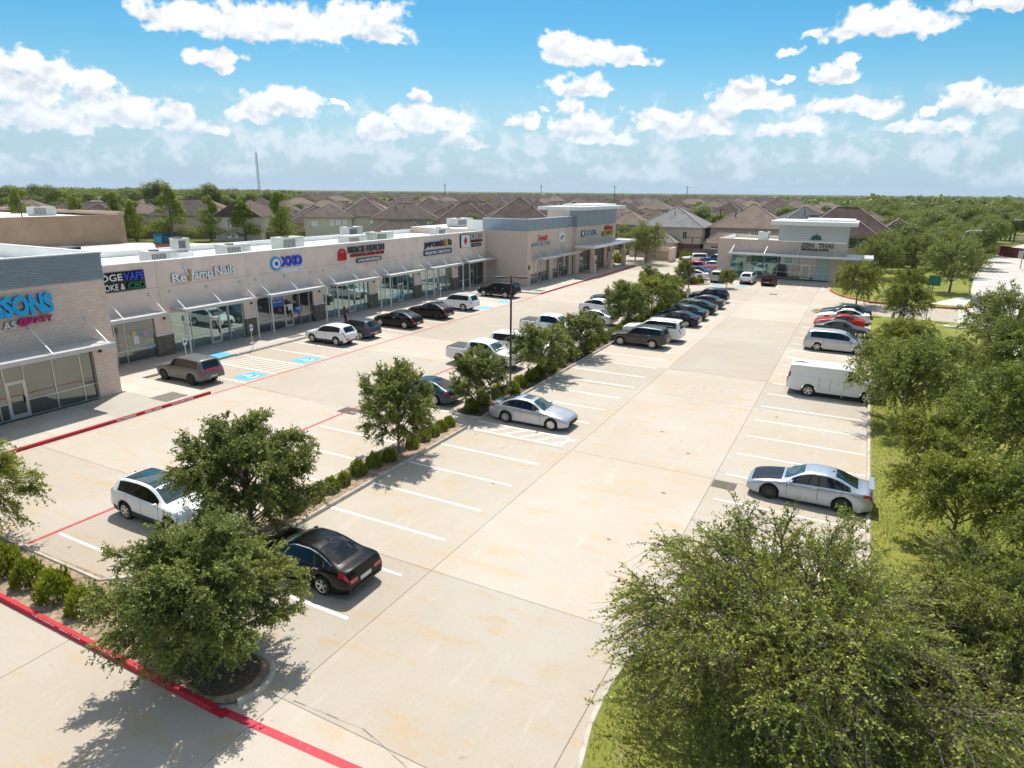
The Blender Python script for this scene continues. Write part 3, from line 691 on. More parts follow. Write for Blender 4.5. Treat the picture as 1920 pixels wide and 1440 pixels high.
lays = [([.6, ('d', 1.05), .75, 2.4], 'glass_a'), ([1.75, 1.75, ('d', 1.0), .95, 1.4, .12 + .005], 'glass_b'), ([1.5, 1.75, ('d', 1.0), .95, 1.2, .55], 'glass_c'),
        ([1.55, 1.3, .9, ('d', 1.0), .85, 1.35], 'glass_b'), ([1.5, 1.35, 1.0, ('d', 1.0), .85, 1.25], 'glass_b'), ([1.5, 1.35, ('d', 1.0), .9, 1.1, 1.1], 'glass_b'), ([1.6, 1.5, ('d', 1.0), .9, 1.7], 'glass_c')]
y0s = [26.3] + [p + 1.4 for p in PIER]
for i, ((ws, gm), y0) in enumerate(zip(lays, y0s)):
    y1 = (PIER[i] if i < 6 else 81.2); tot = sum(w if isinstance(w, (int, float)) else w[1] for w in ws); k = (y1 - y0) / tot
    ws = [w * k if isinstance(w, (int, float)) else (w[0], w[1] * k) for w in ws]
    storefront(B, FX - .14, y0, ws, .15, 3.35, M[gm])
    ca, cb = y0 + .02, y1 - .05
    if i == 6: cb = 81.9
    canopy(B, FX, FX + 1.85, ca, cb, 3.72, (ca + .12, (ca + cb) / 2, cb - .12) if i else (ca + 1.4, cb - .12), 1.3, (ca + .1, cb - .1) if i else ())
# window posters in the dry cleaner's bay and elsewhere
def poster(parent, name, y0, w, z0, h, m, X=FX - .105):
    q = MB(); q.box(X, X + .008, y0, y0 + w, z0, z0 + h); return q.build(name, m, parent)
BLUE_P = plain('blue poster', (.02, .11, .42), .5); WHT_P = plain('white poster', (.75, .75, .75), .6)
def ptext(txt, y, z, w, h, X, parent, m=None):
    o = link('lettering', text_mesh(txt, w, h, [m or WHT_P], .004, .01), parent, (X, y, z)); o.rotation_euler = FACE['E']; return o
p = poster(B, 'poster', 42.62, 1.55, 2.25, .95, BLUE_P)
ptext('DRY CLEANERS', 42.72, 2.92, 1.3, .17, FX - .094, p); ptext('NOW OPEN', 42.85, 2.62, 1.05, .17, FX - .094, p)
p = poster(B, 'poster', 45.42, .85, 1.35, .62, BLUE_P); ptext('OPEN', 45.55, 1.65, .55, .2, FX - .094, p)
poster(B, 'poster', 44.55, .5, 1.75, .55, WHT_P, FX - .08)
poster(B, 'poster', 27.2, .35, 1.5, .3, WHT_P, FX - .08); poster(B, 'poster', 29.3, .45, 1.45, .6, WHT_P); poster(B, 'poster', 30.1, .4, 1.9, .45, plain('pink poster', (.55, .3, .5), .5)); poster(B, 'poster', 29.2, .4, 2.05, .4, plain('yellow poster', (.7, .5, .12), .5))
poster(B, 'open_sign', 36.3, .8, 2.5, .35, plain('open sign board', (.02, .02, .02), .5)); ptext('OPEN', 36.38, 2.57, .62, .2, FX - .095, B)
# ---------------------------------------------------------------- building C: brick end block with tower
Cb = tag(empty('shop_building', (0, 0, 0)), 'tan brick end shop with blue metal band and slab roofed tower', 'shop')
CX = -40.5
b = MB()
b.box(-60, CX, 82.0, 98, 3.35, 7.48, skip=('t',))
for y0, y1 in ((82.0, 83.0), (89.3, 90.5), (96.6, 98.0)): b.box(CX - .6, CX, y0, y1, -.1, 3.35, skip=('t', 'b'))
b.quad((CX - .6, 82.0, -.1), (-60, 82.0, -.1), (-60, 82.0, 3.35), (CX - .6, 82.0, 3.35))
b.build('wall', M['brick'], Cb)
b = MB(); b.box(CX - .25, CX + .015, 81.985, 98, 7.5, 9.05, skip=('b',)); b.box(-47.6, CX - .25, 81.985, 82.25, 7.5, 9.05, skip=('b',)); b.build('metal_band', M['metal_blue'], Cb)
for k in range(1, 8):
    q = MB(); q.box(CX + .015, CX + .02, 82 + k * 2.0 - .012, 82 + k * 2.0 + .012, 7.5, 9.04); q.build('panel_joint', M['reveal'], Cb)
b = MB(); b.box(-50.2, -47.6, 82.0, 82.3, 7.48, 8.8); b.box(-60, -47.6, 82.02, 98, 7.3, 7.5); b.build('roof', M['roofw'], Cb)
b = MB(); b.box(CX - .3, CX + .06, 81.94, 98, 9.05, 9.12); b.box(-47.62, CX - .3, 81.94, 82.3, 9.05, 9.12); b.build('coping', M['cap'], Cb)
for y0 in (83.0, 90.5):
    storefront(Cb, CX - .25, y0, [1.6, 1.15, ('d', 1.05), 1.2, 1.3] if y0 < 90 else [1.35, 1.2, ('d', 1.05), 1.15, 1.35], .15, 3.35, M['glass_c'], glassmats=[M['glass_w'], M['glass_w'], None, None, None] if y0 < 90 else [None] * 5)
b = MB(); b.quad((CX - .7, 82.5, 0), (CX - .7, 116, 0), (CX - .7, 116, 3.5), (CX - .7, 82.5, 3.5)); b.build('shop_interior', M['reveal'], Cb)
canopy(Cb, CX, CX + 1.75, 83.3, 89.6, 3.75, (83.6, 86.4, 89.2), 1.4); canopy(Cb, CX, CX + 1.75, 90.2, 97.3, 3.75, (90.6, 93.8, 96.9), 1.4)
q = MB(); q.box(CX, CX + .12, 82.3, 82.5, 2.3, 2.9); q.build('wall_light', M['bronze'], Cb)
TX = -39.85
b = MB(); b.box(-45.0, TX, 98, 116.3, 3.6, 7.42, skip=('t',))
for y0, y1 in ((98.0, 99.4), (104.4, 106.0), (111.0, 112.4), (115.4, 116.3)): b.box(TX - .5, TX, y0, y1, -.1, 3.6, skip=('t', 'b'))
b.box(-45, TX - .5, 116.0, 116.29, -.1, 3.6, skip=('t', 'b')); b.build('tower_wall', M['brick'], Cb)
b = MB(); b.box(-41.2, TX + .015, 97.985, 116.315, 7.44, 9.98, skip=('w', 'b')); b.build('tower_metal', M['metal_blue'], Cb)
for k in range(1, 5):
    q = MB(); q.box(TX + .015, TX + .02, 98 + k * 3.66 - .012, 98 + k * 3.66 + .012, 7.44, 9.97); q.build('panel_joint', M['reveal'], Cb)
b = MB(); b.box(-45.0, -41.2, 98.02, 116.3, 7.44, 9.98); b.build('tower_rear', M['roofw'], Cb)
b = MB(); b.box(-46.1, -38.5, 96.6, 117.6, 9.98, 10.5); b.build('tower_roof', M['cap'], Cb)
b = MB(); b.box(-45.2, -40.2, 104.5, 117.0, 10.5, 10.75); b.build('roof_hatch', M['roofw'], Cb)
for y0, wd in ((99.4, [1.25] * 4), (106.0, [1.25] * 4), (112.4, [1.5, 1.5])):
    storefront(Cb, TX - .25, y0, wd, .15, 3.6, M['glass_c'], rail=1.0)
b = MB(); b.box(TX + .01, -36.55, 97.6, 118.2, 4.55, 4.6); pc = b.build('entrance_canopy', M['canopy'], Cb)
b = MB(); b.box(TX + .01, -36.55, 97.6, 118.2, 4.40, 4.54); b.build('canopy_soffit', plain('warm lit soffit', (.62, .46, .24), .7), pc)  # warm light on the underside is put into the soffit colour
b = MB(); b.box(-36.55, -36.45, 97.5, 118.3, 4.3, 4.68); b.box(TX, -36.55, 97.5, 97.6, 4.3, 4.68); b.box(TX, -36.55, 118.2, 118.3, 4.3, 4.68); b.build('canopy_fascia', M['cap'], pc)
for y in (100.4, 108.5, 115.6):
    q = MB(); q.box(-38.15, -37.45, y - .35, y + .35, .1, 2.85); p = q.build('pillar', M['brick'], Cb)
    q = MB(); q.box(-38.2, -37.4, y - .4, y + .4, 2.85, 2.95); q.build('pillar_cap', M['cap'], p)
    q = MB(); q.box(-37.88, -37.72, y - .08, y + .08, 2.95, 4.42); q.build('column', M['cap'], p)
    q = MB(); q.box(-37.45, -37.33, y - .1, y + .1, 1.7, 2.3); q.build('pillar_light', M['bronze'], p)
# ---------------------------------------------------------------- spa building at the far end
Z = tag(empty('spa_building', (0, 0, 0)), 'low tan brick spa with pale sign tower and wide awning', 'shop')
ZY = 109.0
b = MB(); b.box(-20.2, -2.05, ZY, 123, 3.85, 5.85, skip=('t',)); b.box(-20.2, -18.1, ZY, 123, -.1, 3.85, skip=('t', 'b')); b.box(-3.75, -2.05, ZY, 123, -.1, 3.85, skip=('t', 'b'))
b.build('wall', M['brick'], Z)
b = MB(); b.box(-20.25, -11.5, ZY - .05, 109.25, 5.85, 5.93); b.box(-20.25, -20.0, 109.25, 123, 5.85, 5.93); b.build('coping', plain('tan coping', (.5, .4, .33), .6), Z)
b = MB(); b.box(-20, -2.2, 109.2, 122.9, 5.2, 5.3); b.box(-19.99, -19.9, 109.2, 122.9, 5.3, 5.84); b.build('roof', M['roofw'], Z)
b = MB(); b.box(-11.45, -2.0, ZY - .06, 117, 5.87, 8.28); b.build('sign_tower', M['metal_zen'], Z)
for k in range(1, 10):
    q = MB(); q.box(-11.44, -2.01, ZY - .068, ZY - .06, 5.87 + k * .24 - .008, 5.87 + k * .24 + .008); q.build('panel_joint', M['reveal'], Z)
b = MB(); b.box(-12.6, -.9, 107.0, 118, 8.28, 8.85); b.build('tower_roof', M['cap'], Z)
b = MB(); b.box(-8, -1.4, 110, 117.5, 8.85, 9.1); b.build('roof_hatch', M['roofw'], Z)
storefront(Z, ZY + .12, -18.1, [.95, 1.95, 2.05, 2.0, 1.9, .75, .75, ('d', 1.25), .6, 2.15], .3, 3.75, M['glass_z'], rail=.95, axis='y', trans=2.45,
           glassmats=[M['glass_z'], M['glass_z'], M['glass_z'], M['glass_z'], M['glass_c'], M['glass_c'], M['glass_c'], M['glass_c'], M['glass_c'], M['blind']])
q = MB(); q.box(-18.1, -3.75, ZY + .055, ZY + .18, 2.42, 2.48); q.build('transom_bar', M['alu'], Z)
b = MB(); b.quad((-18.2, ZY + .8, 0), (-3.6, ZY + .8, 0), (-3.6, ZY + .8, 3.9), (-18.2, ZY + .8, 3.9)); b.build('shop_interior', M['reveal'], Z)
b = MB(); b.box(-18.2, 1.6, 106.85, 109.0 - .01, 3.9, 3.96); b.box(-2.0, 1.6, 109, 113.5, 3.9, 3.96); ca = b.build('canopy', M['canopy'], Z)
b = MB(); b.box(-18.25, 1.66, 106.78, 106.85, 3.72, 4.02); b.box(-18.25, -18.2, 106.85, 109, 3.72, 4.02); b.box(1.6, 1.66, 106.85, 113.5, 3.72, 4.02); b.build('canopy_fascia', M['cap'], ca)
for x in (-17.9, -13.0, -8.4, -3.4):
    q = MB(); q.bar((x, 106.95, 4.0), (x + .25, 108.95, 5.25), .07); q.build('tie_rod', M['cap'], ca)
q = MB(); q.box(.6, 1.3, 107.3, 108.0, .1, 3.72); q.build('pillar', M['brick'], Z)
q = MB(); q.box(-6.3, -6.0, ZY - .03, ZY, .9, 1.05); 
pavz = struct(empty('pavement'))
for k in range(6):
    q = MB(); q.box(-20.4 + k * 3.05 + .006, -20.4 + (k + 1) * 3.05 - .006, 105.0, 109, -.1, .15); q.build('pavement_slab', M['walk'], pavz)
p = tag(empty('banner_sign', (-10.6, ZY, 0)), 'white banner reading NOW OPEN in spa window', 'banner')
panel(p, 'board', (-10.75, ZY - .02, 2.45), 2.1, 1.15, .03, WHT_P, 'S')
GREEN_L = lm('green', (.02, .35, .09))
for t_, z in (('NOW', 3.05), ('OPEN', 2.6)): lettering(t_, 1.1, .36, GREEN_L, (-10.2, ZY - .055, z), 'S', p, GREEN_L, .006, .04)

# ---------------------------------------------------------------- wall signs
def sign(label, loc): return tag(empty('wall_sign', loc), label, 'sign', 'lettered signs on the shop fronts')
CYAN, MAG, BLU, GRN, RED, NAVY, YEL = lm('cyan', (.0, .36, .72)), lm('magenta', (.48, .0, .13)), lm('blue', (.03, .07, .72)), lm('shop green', (.0, .17, .06)), lm('red', (.58, .01, .02)), lm('navy', (.015, .02, .09)), lm('yellow', (.72, .55, .0))
GREY_L = lm('light grey', (.62, .62, .62)); SHADE_L = lm('shade grey', (.16, .16, .17)); SLATE = lm('slate', (.055, .07, .085)); GOLD = lm('gold', (.42, .27, .06))  # SHADE_L: shadow edge round white letters, put into the colour of their sides
s_ = sign('cyan SSONS sign above magenta @KATY letters on block wall', (-40.44, 20, 5))
lettering('SSONS', 3.02, 1.14, CYAN, (-40.36, 17.74, 5.86), 'E', s_, NAVY, .14, .055)
lettering('@KATY', 1.8, .44, MAG, (-40.40, 18.84, 5.3), 'E', s_, DARK_L, .12, .045)
lettering('AS', .66, .40, GREY_L, (-40.40, 18.06, 5.25), 'E', s_, SLATE, .12, .02)
q = MB(); q.box(-40.49, -40.44, 16.8, 20.7, 6.25, 6.38); o = q.build('raceway', M['stucco2'], s_); o.location = -Vector(s_.location)
s_ = sign('black backed sign reading EDGE VAPE SMOKE & CBD', (FX, 29, 5))
panel(s_, 'backing', (FX + .01, 26.9, 5.5), 3.9, 1.4, .06, DARK_L, 'E', .1)
lettering('EDGE', 1.95, .48, WHITE_L, (FX + .07, 27.1, 6.28), 'E', s_, DARK_L, .1, .012); lettering('VAPE', 1.55, .56, BLU, (FX + .07, 29.15, 6.24), 'E', s_, DARK_L, .12, .02)
lettering('SMOKE &', 2.15, .44, WHITE_L, (FX + .07, 27.0, 5.62), 'E', s_, DARK_L, .1, .012); lettering('CBD', 1.35, .5, GRN, (FX + .07, 29.35, 5.60), 'E', s_, DARK_L, .12, .02)
s_ = sign('white ReVamp Nails sign with tall brush shaped V', (FX, 36, 5))
lettering('Re', 1.25, .66, WHITE_L, (FX + .01, 32.95, 5.66), 'E', s_, SHADE_L, .14, .03); lettering('amp', 1.75, .62, WHITE_L, (FX + .01, 34.9, 5.6), 'E', s_, SHADE_L, .14, .03); lettering('Nails', 2.1, .72, WHITE_L, (FX + .01, 36.85, 5.78), 'E', s_, SHADE_L, .14, .03)
q = MB(); q.prism([(.0, .95), (.30, .95), (.42, .05), (.30, -.0)], 0, .12); o = q.build('brush_handle', GREY_L, s_); o.rotation_euler = FACE['E']; o.location = Vector((FX + .01, 34.0, 6.05)) - s_.location
q = MB(); q.prism([(.30, .0), (.44, .6), (.58, .55), (.52, -.35), (.40, -.35)], 0, .10); o = q.build('brush_tip', GOLD, s_); o.rotation_euler = FACE['E']; o.location = Vector((FX + .012, 34.05, 5.95)) - s_.location
q = MB(); q.prism([(.0, .75), (.22, .75), (.0, -.1), (-.12, -.1)], 0, .12); o = q.build('letter_stroke', WHITE_L, s_); o.rotation_euler = FACE['E']; o.location = Vector((FX + .011, 34.78, 5.72)) - s_.location
s_ = sign('blue OXXO sign with round ring logo and white strip', (FX, 45, 5))
q = MB(); q.lathe([(.62, 0), (.62, .1)], 28); o = q.build('ring', lm('sky', (.03, .32, .62)), s_); o.rotation_euler = FACE['E']; o.location = Vector((FX + .01, 43.45, 6.2)) - s_.location
q = MB(); q.lathe([(.44, .1), (.44, .13)], 24); o = q.build('ring', WHITE_L, s_); o.rotation_euler = FACE['E']; o.location = Vector((FX + .01, 43.45, 6.2)) - s_.location
q = MB(); q.lathe([(.20, .13), (.20, .16)], 20); o = q.build('ring', BLU, s_); o.rotation_euler = FACE['E']; o.location = Vector((FX + .01, 43.45, 6.2)) - s_.location
lettering('XXO', 2.55, .92, BLU, (FX + .01, 44.1, 5.85), 'E', s_, NAVY, .14, .05)
panel(s_, 'strip', (FX + .01, 43.95, 5.32), 2.75, .36, .09, WHITE_L, 'E', .17)
lettering('Garment Wise', 1.55, .2, GREY_L, (FX + .1, 44.15, 5.40), 'E', s_, GREY_L, .01, .0); lettering('Care', .6, .22, CYAN, (FX + .1, 45.95, 5.40), 'E', s_, CYAN, .01, .01)
s_ = sign('slate MERCIE HEALTH sign with red arch logo and red line', (FX, 55, 5))
lettering('MERCIE HEALTH', 5.9, .66, SLATE, (FX + .01, 53.15, 6.38), 'E', s_, DARK_L, .14, .035); lettering('LABORATORY, MENTAL HEALTH', 5.4, .38, RED, (FX + .01, 53.55, 5.9), 'E', s_, DARK_L, .12, .03)
panel(s_, 'strip', (FX + .01, 54.3, 5.28), 4.2, .48, .09, SLATE, 'E', .23); lettering('& WELLNESS SERVICES', 3.6, .27, WHITE_L, (FX + .1, 54.6, 5.39), 'E', s_, WHITE_L, .02, .02)
def arch_logo(w, h, t, n=10):
    q = MB(); o_, i_ = [], []
    for k in range(n + 1):
        a = math.pi * k / n; o_.append((w / 2 + w / 2 * math.cos(a), h - w / 2 + w / 2 * math.sin(a))); i_.append((w / 2 + (w / 2 - t) * math.cos(a), h - w / 2 + (w / 2 - t) * math.sin(a)))
    o_ = [(w, 0)] + o_ + [(0, 0)]; i_ = [(w - t, 0)] + i_ + [(t, 0)]
    for k in range(len(o_) - 1): q.prism([o_[k], o_[k + 1], i_[k + 1], i_[k]], 0, .12)
    return q
for dx, w, h in ((0, 1.25, 1.2), (.34, .57, .8)):
    o = arch_logo(w, h, .24).build('arch_logo', RED, s_); o.rotation_euler = FACE['E']; o.location = Vector((FX + .01 + dx * .01, 51.6 + dx, 5.75)) - s_.location
s_ = sign('multicolour SMILES sign over navy PEDIATRIC DENTISTRY strip', (FX, 70, 5))
lettering('JAPOSS', 3.6, .8, NAVY, (FX + .01, 66.7, 5.85), 'E', s_, DARK_L, .14, .05)
for k, (ch, m_) in enumerate(zip('SMILES', (RED, lm('teal', (.0, .30, .24)), lm('orange', (.75, .25, .02)), YEL, GRN, RED))): lettering(ch, .36, .8 - (k % 2) * .12, m_, (FX + .012, 70.35 + k * .42, 5.98), 'E', s_, DARK_L, .14, .04)
panel(s_, 'strip', (FX + .01, 66.6, 5.05), 6.2, .62, .10, NAVY, 'E', .1); lettering('PEDIATRIC DENTISTRY', 5.7, .36, WHITE_L, (FX + .11, 66.85, 5.17), 'E', s_, WHITE_L, .02, .02)
s_ = sign('KUNG FU sign with framed red lantern emblem', (FX, 78, 5))
panel(s_, 'emblem_box', (FX + .01, 74.95, 5.55), 2.3, 1.55, .16, WHITE_L, 'E'); 
q = MB(); q.prism([(.55, 0), (1.0, .55), (.55, 1.15), (.1, .55)], 0, .02); o = q.build('emblem', RED, s_); o.rotation_euler = FACE['E']; o.location = Vector((FX + .171, 75.55, 5.75)) - s_.location
for x0, x1, z0, z1 in ((74.9, 75.0, 5.5, 7.15), (75.0, 77.3, 7.1, 7.16)):
    q = MB(); q.box(FX + .01, FX + .19, x0, x1, z0, z1); o = q.build('frame', DARK_L, s_); o.location = -Vector(s_.location)
lettering('KUNG FU', 3.0, .72, WHITE_L, (FX + .01, 77.5, 6.42), 'E', s_, DARK_L, .16, .02)
panel(s_, 'strip', (FX + .01, 77.5, 6.02), 3.2, .3, .1, lm('dark red', (.10, .01, .01)), 'E'); panel(s_, 'strip', (FX + .01, 77.75, 5.4), 2.6, .45, .1, DARK_L, 'E', .2); lettering('TEA & FOOD', 1.9, .2, GREY_L, (FX + .11, 78.15, 5.53), 'E', s_, GREY_L, .02, .0)
s_ = sign('red script sign above white GOLDEN PEACOCK letters on brick', (CX, 86, 6))
lettering('Sweets', 3.3, .95, RED, (CX + .01, 84.9, 6.0), 'E', s_, WHITE_L, .12, .05, .25); lettering('GOLDEN PEACOCK', 6.4, .55, WHITE_L, (CX + .01, 83.2, 5.3), 'E', s_, NAVY, .14, .015)
s_ = sign('small square white sign with navy emblem on brick', (CX, 93, 6))
panel(s_, 'board', (CX + .01, 92.5, 5.5), 2.0, 1.3, .1, WHITE_L, 'E', .12)
q = MB(); q.prism([(.4, .55), (1.6, .9), (1.5, .5), (1.0, .5), (.8, .2), (.5, .2)], 0, .02); q.box(.5, 1.5, .1, .15, 0, .02); o = q.build('emblem', NAVY, s_); o.rotation_euler = FACE['E']; o.location = Vector((CX + .111, 92.5, 5.6)) - s_.location
s_ = sign('green and white RISE BIRTH CTR sign on tower', (TX, 102, 6))
q = MB(); q.lathe([(.55, 0), (.55, .1)], 20); o = q.build('disc', DARK_L, s_); o.rotation_euler = FACE['E']; o.location = Vector((TX + .01, 100.2, 6.35)) - s_.location
q = MB(); q.lathe([(.36, .1), (.36, .14)], 18); o = q.build('disc', WHITE_L, s_); o.rotation_euler = FACE['E']; o.location = Vector((TX + .01, 100.3, 6.35)) - s_.location
lettering('RISE BIRTH CTR', 5.4, .85, WHITE_L, (TX + .01, 101.0, 5.95), 'E', s_, lm('deep green', (.02, .06, .05)), .14, .015)
s_ = sign('red script over yellow FAMILY CLINIC sign on tower', (TX, 111, 6))
lettering('Reliance', 4.2, .8, RED, (TX + .01, 110.3, 6.45), 'E', s_, RED, .12, .05, .2); lettering('FAMILY CLINIC', 5.8, .72, YEL, (TX + .01, 109.2, 5.55), 'E', s_, DARK_L, .14, .03)
s_ = sign('dark ZEN THAI MASSAGE & SPA sign on spa front', (-6, ZY, 5))
lettering('ZEN  THAI', 4.4, .66, SLATE, (-8.15, ZY - .01, 5.05), 'S', s_, DARK_L, .12, .01); lettering('MASSAGE & SPA', 3.7, .32, DARK_L, (-7.95, ZY - .01, 4.62), 'S', s_, DARK_L, .1, .03)
EM = lm('emerald', (.02, .10, .08)); q = MB()
for k in range(7):
    a = math.pi * (k + .5) / 7; c, s2 = math.cos(a), math.sin(a)
    q.prism([(0, 0), (.55 * c - .16 * s2, .42 * s2 + .16 * c + .02), (.78 * c, .62 * s2 + .03), (.55 * c + .16 * s2, .42 * s2 - .16 * c + .02)], .01 * k, .05 + .01 * k)
q.prism([(-.9, -.02), (.9, -.02), (.6, -.16), (-.6, -.16)], 0, .08); q.prism([(-.06, .6), (.06, .6), (.0, 1.05)], 0, .08)
o = q.build('lotus_emblem', EM, s_); o.rotation_euler = FACE['S']; o.location = Vector((-6.2, ZY - .07, 6.35)) - s_.location

# stencilled words on the red kerb of the end island and the shop kerb
def kerb_words(words, x0, y, dx, face, xw=.8):
    for k, t_ in enumerate(words):
        o = link('stencil_lettering', text_mesh(t_, len(t_) * .115, .125, [M['stencil']], .003, .035), lot)
        if face == 'S': o.rotation_euler = (R(82), 0, 0); o.location = (x0 + k * dx, y - .098, .022)
        else: o.rotation_euler = (R(82), 0, R(90)); o.location = (y + .105, x0 + k * dx, .03)
kerb_words(['NO PARKING', 'FIRE LANE', 'TOW AWAY ZONE'], -20.9, 8.62, 1.42, 'S')
kerb_words(['NO PARKING', 'FIRE LANE', 'TOW AWAY ZONE'], 20.6, -35.88, 1.7, 'E')

# ---------------------------------------------------------------- rooftop units
M['unit'] = plain('unit sheet metal', (.56, .55, .53), .55, .1, var=.08, vs=2); M['unit2'] = plain('unit pale green metal', (.52, .55, .49), .55, .1, var=.08, vs=2)
M['louver'] = plain('dark louvre', (.10, .10, .10), .7)
def rooftop_unit(label, x, y, z, lx, ly, h, m, rz=0, fan=True):
    o = tag(empty('rooftop_unit', (x, y, z), rz), label, 'air conditioner', 'air conditioning units on the shop roofs')
    q = MB(); q.box(-lx / 2, lx / 2, -ly / 2, ly / 2, .18, h); c = q.build('cabinet', m, o)
    q = MB(); q.box(-lx / 2 + .1, lx / 2 - .1, -ly / 2 + .1, ly / 2 - .1, 0, .18); q.build('curb', M['unit'], o)
    q = MB()
    for k in range(9): q.box(lx / 2 + .002, lx / 2 + .02, -ly / 2 + .12 + k * (ly * .55) / 9, -ly / 2 + .12 + (k + .55) * (ly * .55) / 9, .35, h - .15)
    q.build('grille', M['louver'], c)
    q = MB(); q.box(lx / 2 + .002, lx / 2 + .03, ly * .18, ly / 2 - .06, .3, h - .1); q.build('access_panel', M['unit2'] if m is M['unit'] else M['unit'], c)
    q = MB(); q.box(-lx / 2 - .03, lx / 2 + .03, -ly / 2 - .03, ly / 2 + .03, h, h + .05); q.build('lid', m, c)
    if fan:
        q = MB(); q.lathe([(.38, h + .05), (.40, h + .14), (.36, h + .14), (.1, h + .1)], 14, (lx * .15, -ly * .2, 0)); q.build('fan_cowl', M['louver'], c)
    return o
rooftop_unit('grey two bay unit on white roof above the vape shop', -50.6, 34.6, 6.62, 1.5, 2.3, 1.15, M['unit'])
rooftop_unit('tall grey exhaust unit standing on a white base', -53.2, 38.6, 7.3, 1.0, 1.2, 1.15, M['unit'])
b = MB(); b.box(-53.9, -52.5, 37.9, 39.4, 6.6, 7.32); b.build('unit_base', M['roofw'], B)
rooftop_unit('long grey unit on white roof above ReVamp sign', -50.6, 42.0, 6.62, 1.5, 2.7, 1.2, M['unit'])
rooftop_unit('pale green cabinet unit on white roof behind OXXO sign', -51.2, 49.2, 6.62, 1.6, 2.9, 1.45, M['unit2'])
rooftop_unit('grey lower unit behind MERCIE HEALTH sign', -52.0, 59.8, 6.62, 1.6, 3.2, 1.05, M['unit'], fan=False)
rooftop_unit('small grey box unit stacked high behind MERCIE HEALTH sign', -53.6, 61.5, 7.4, 1.4, 2.4, 1.1, M['unit'])
b = MB(); b.box(-54.2, -53.0, 60.4, 62.6, 6.6, 7.42); b.build('unit_base', M['unit'], B)
rooftop_unit('pale green unit right of MERCIE HEALTH sign', -51.4, 64.0, 6.62, 1.6, 3.3, 1.25, M['unit2'])
rooftop_unit('long grey unit on roof behind the dentist sign', -52.2, 78.0, 6.62, 1.5, 2.8, 1.1, M['unit'])
rooftop_unit('grey unit on roof beside white parapet near brick shop', -54.5, 87.0, 7.5, 2.0, 4.4, 1.2, M['unit'])
rooftop_unit('narrow grey unit on vape shop roof beside metal band', -51.8, 28.2, 6.62, 1.2, 1.5, 1.3, M['unit'])
rooftop_unit('small tan unit on spa roof', -14.6, 117.5, 5.3, 1.6, 1.9, 1.35, M['unit2'])
def roof_pipe(x, y, z, h, lab):
    q = MB(); q.lathe([(.10, 0), (.06, .08), (.055, h), (.10, h + .02), (.08, h + .12)], 10); o = q.build('roof_vent', M['cap'], None, (x, y, z), smooth=40); tag(o, lab, 'roof vent', 'vent pipes on the shop roof')
for i, (x, y, h) in enumerate(((-52.8, 44.8, .5), (-51.0, 46.2, .35), (-49.2, 53.5, .45), (-51.3, 55.6, .4), (-52.6, 70.5, .5), (-50.4, 73.2, .35), (-49.3, 37.4, .35), (-50.2, 31.2, .3))):
    roof_pipe(x, y, 6.6, h, 'white vent pipe on long white shop roof')
# dark roof equipment standing behind the ribbed band
o = tag(empty('roof_equipment', (-62.5, 33.0, 0)), 'black open vent hood and brackets behind the left shop', 'vent hood')
q = MB(); q.box(-.9, .9, .2, 1.9, 6.5, 7.6, skip=('e',)); q.build('hood', M['louver'], o)
q = MB(); q.tube([(-.2, -1.2, 6.4), (-.2, -1.2, 7.6)], .07, 6); q.tube([(.1, -.6, 6.4), (.1, -.6, 7.5), (.1, -.1, 7.4)], .09, 6); q.tube([(-.3, -1.2, 6.9), (.1, -.2, 6.9)], .06, 6); q.build('bracket', M['bronze'], o)
q = MB(); q.box(-.6, .6, -1.6, 2.0, 0, 6.5); q.build('shaft', M['stucco2'], o)
# ---------------------------------------------------------------- lamp posts, signs on posts, dumpster pen
M['polebr'] = plain('bronze pole', (.055, .038, .030), .5, .2); M['polebase'] = plain('lamp base concrete', (.52, .40, .32), .9, var=.15, bump=.3)
def lot_lamp(label, x, y, h, heads=2, base=True, rz=0, pr=1.):
    o = tag(empty('lamp_post', (x, y, 0), rz), label, 'lamp post')
    if base: q = MB(); q.lathe([(.30, 0), (.30, .82), (.27, .86)], 16); q.build('base', M['polebase'], o, smooth=40)
    q = MB(); q.tube([(0, 0, .8 if base else 0), (0, 0, h)], [.075 * pr, .058 * pr], 8); q.build('pole', M['polebr'], o, smooth=50)
    for s in ((-1, 1) if heads == 2 else (1,)):
        q = MB(); q.box(min(s * .1, s * .35), max(s * .1, s * .35), -.035, .035, h - .12, h - .06); q.box(min(s * .35, s * 1.0), max(s * .35, s * 1.0), -.17, .17, h - .13, h - .04); q.build('lamp_head', M['polebr'], o)
    return o
lot_lamp('tall bronze twin headed lamp post in the long island', -19.2, 36.6, 7.6, rz=R(27))
lot_lamp('bronze twin headed lamp post near the spa island', -19.2, 86.0, 7.4, rz=R(20))
lot_lamp('dark lamp post standing before the tan warehouse wall', -164, 81.6, 9.5, 1, False, 0, 2.2); lot_lamp('tall dark lamp post in rear yard by the teal dumpsters', -131.0, 93.6, 13.2, 1, False, R(110), 2.2)
lot_lamp('slim dark pole rising behind the spa roof', -28, 150, 9.5, 1, False, 0, 1.5)
def post_sign(x, y, face, label, h=2.0):
    o = tag(empty('sign_post', (x, y, .15)), label, 'sign', 'accessible parking signs on posts')
    q = MB(); q.tube([(0, 0, 0), (0, 0, h)], .03, 6); q.build('post', M['alu'], o)
    p = panel(o, 'sign_board', (x + (.035 if face == 'E' else -.15), y - (.15 if face == 'E' else .035), .15 + h - .5), .3, .46, .01, WHT_P, face)
    panel(o, 'sign_symbol', (x + (.047 if face == 'E' else -.09), y - (.09 if face == 'E' else .047), .15 + h - .34), .18, .2, .004, BLUE_P, face)
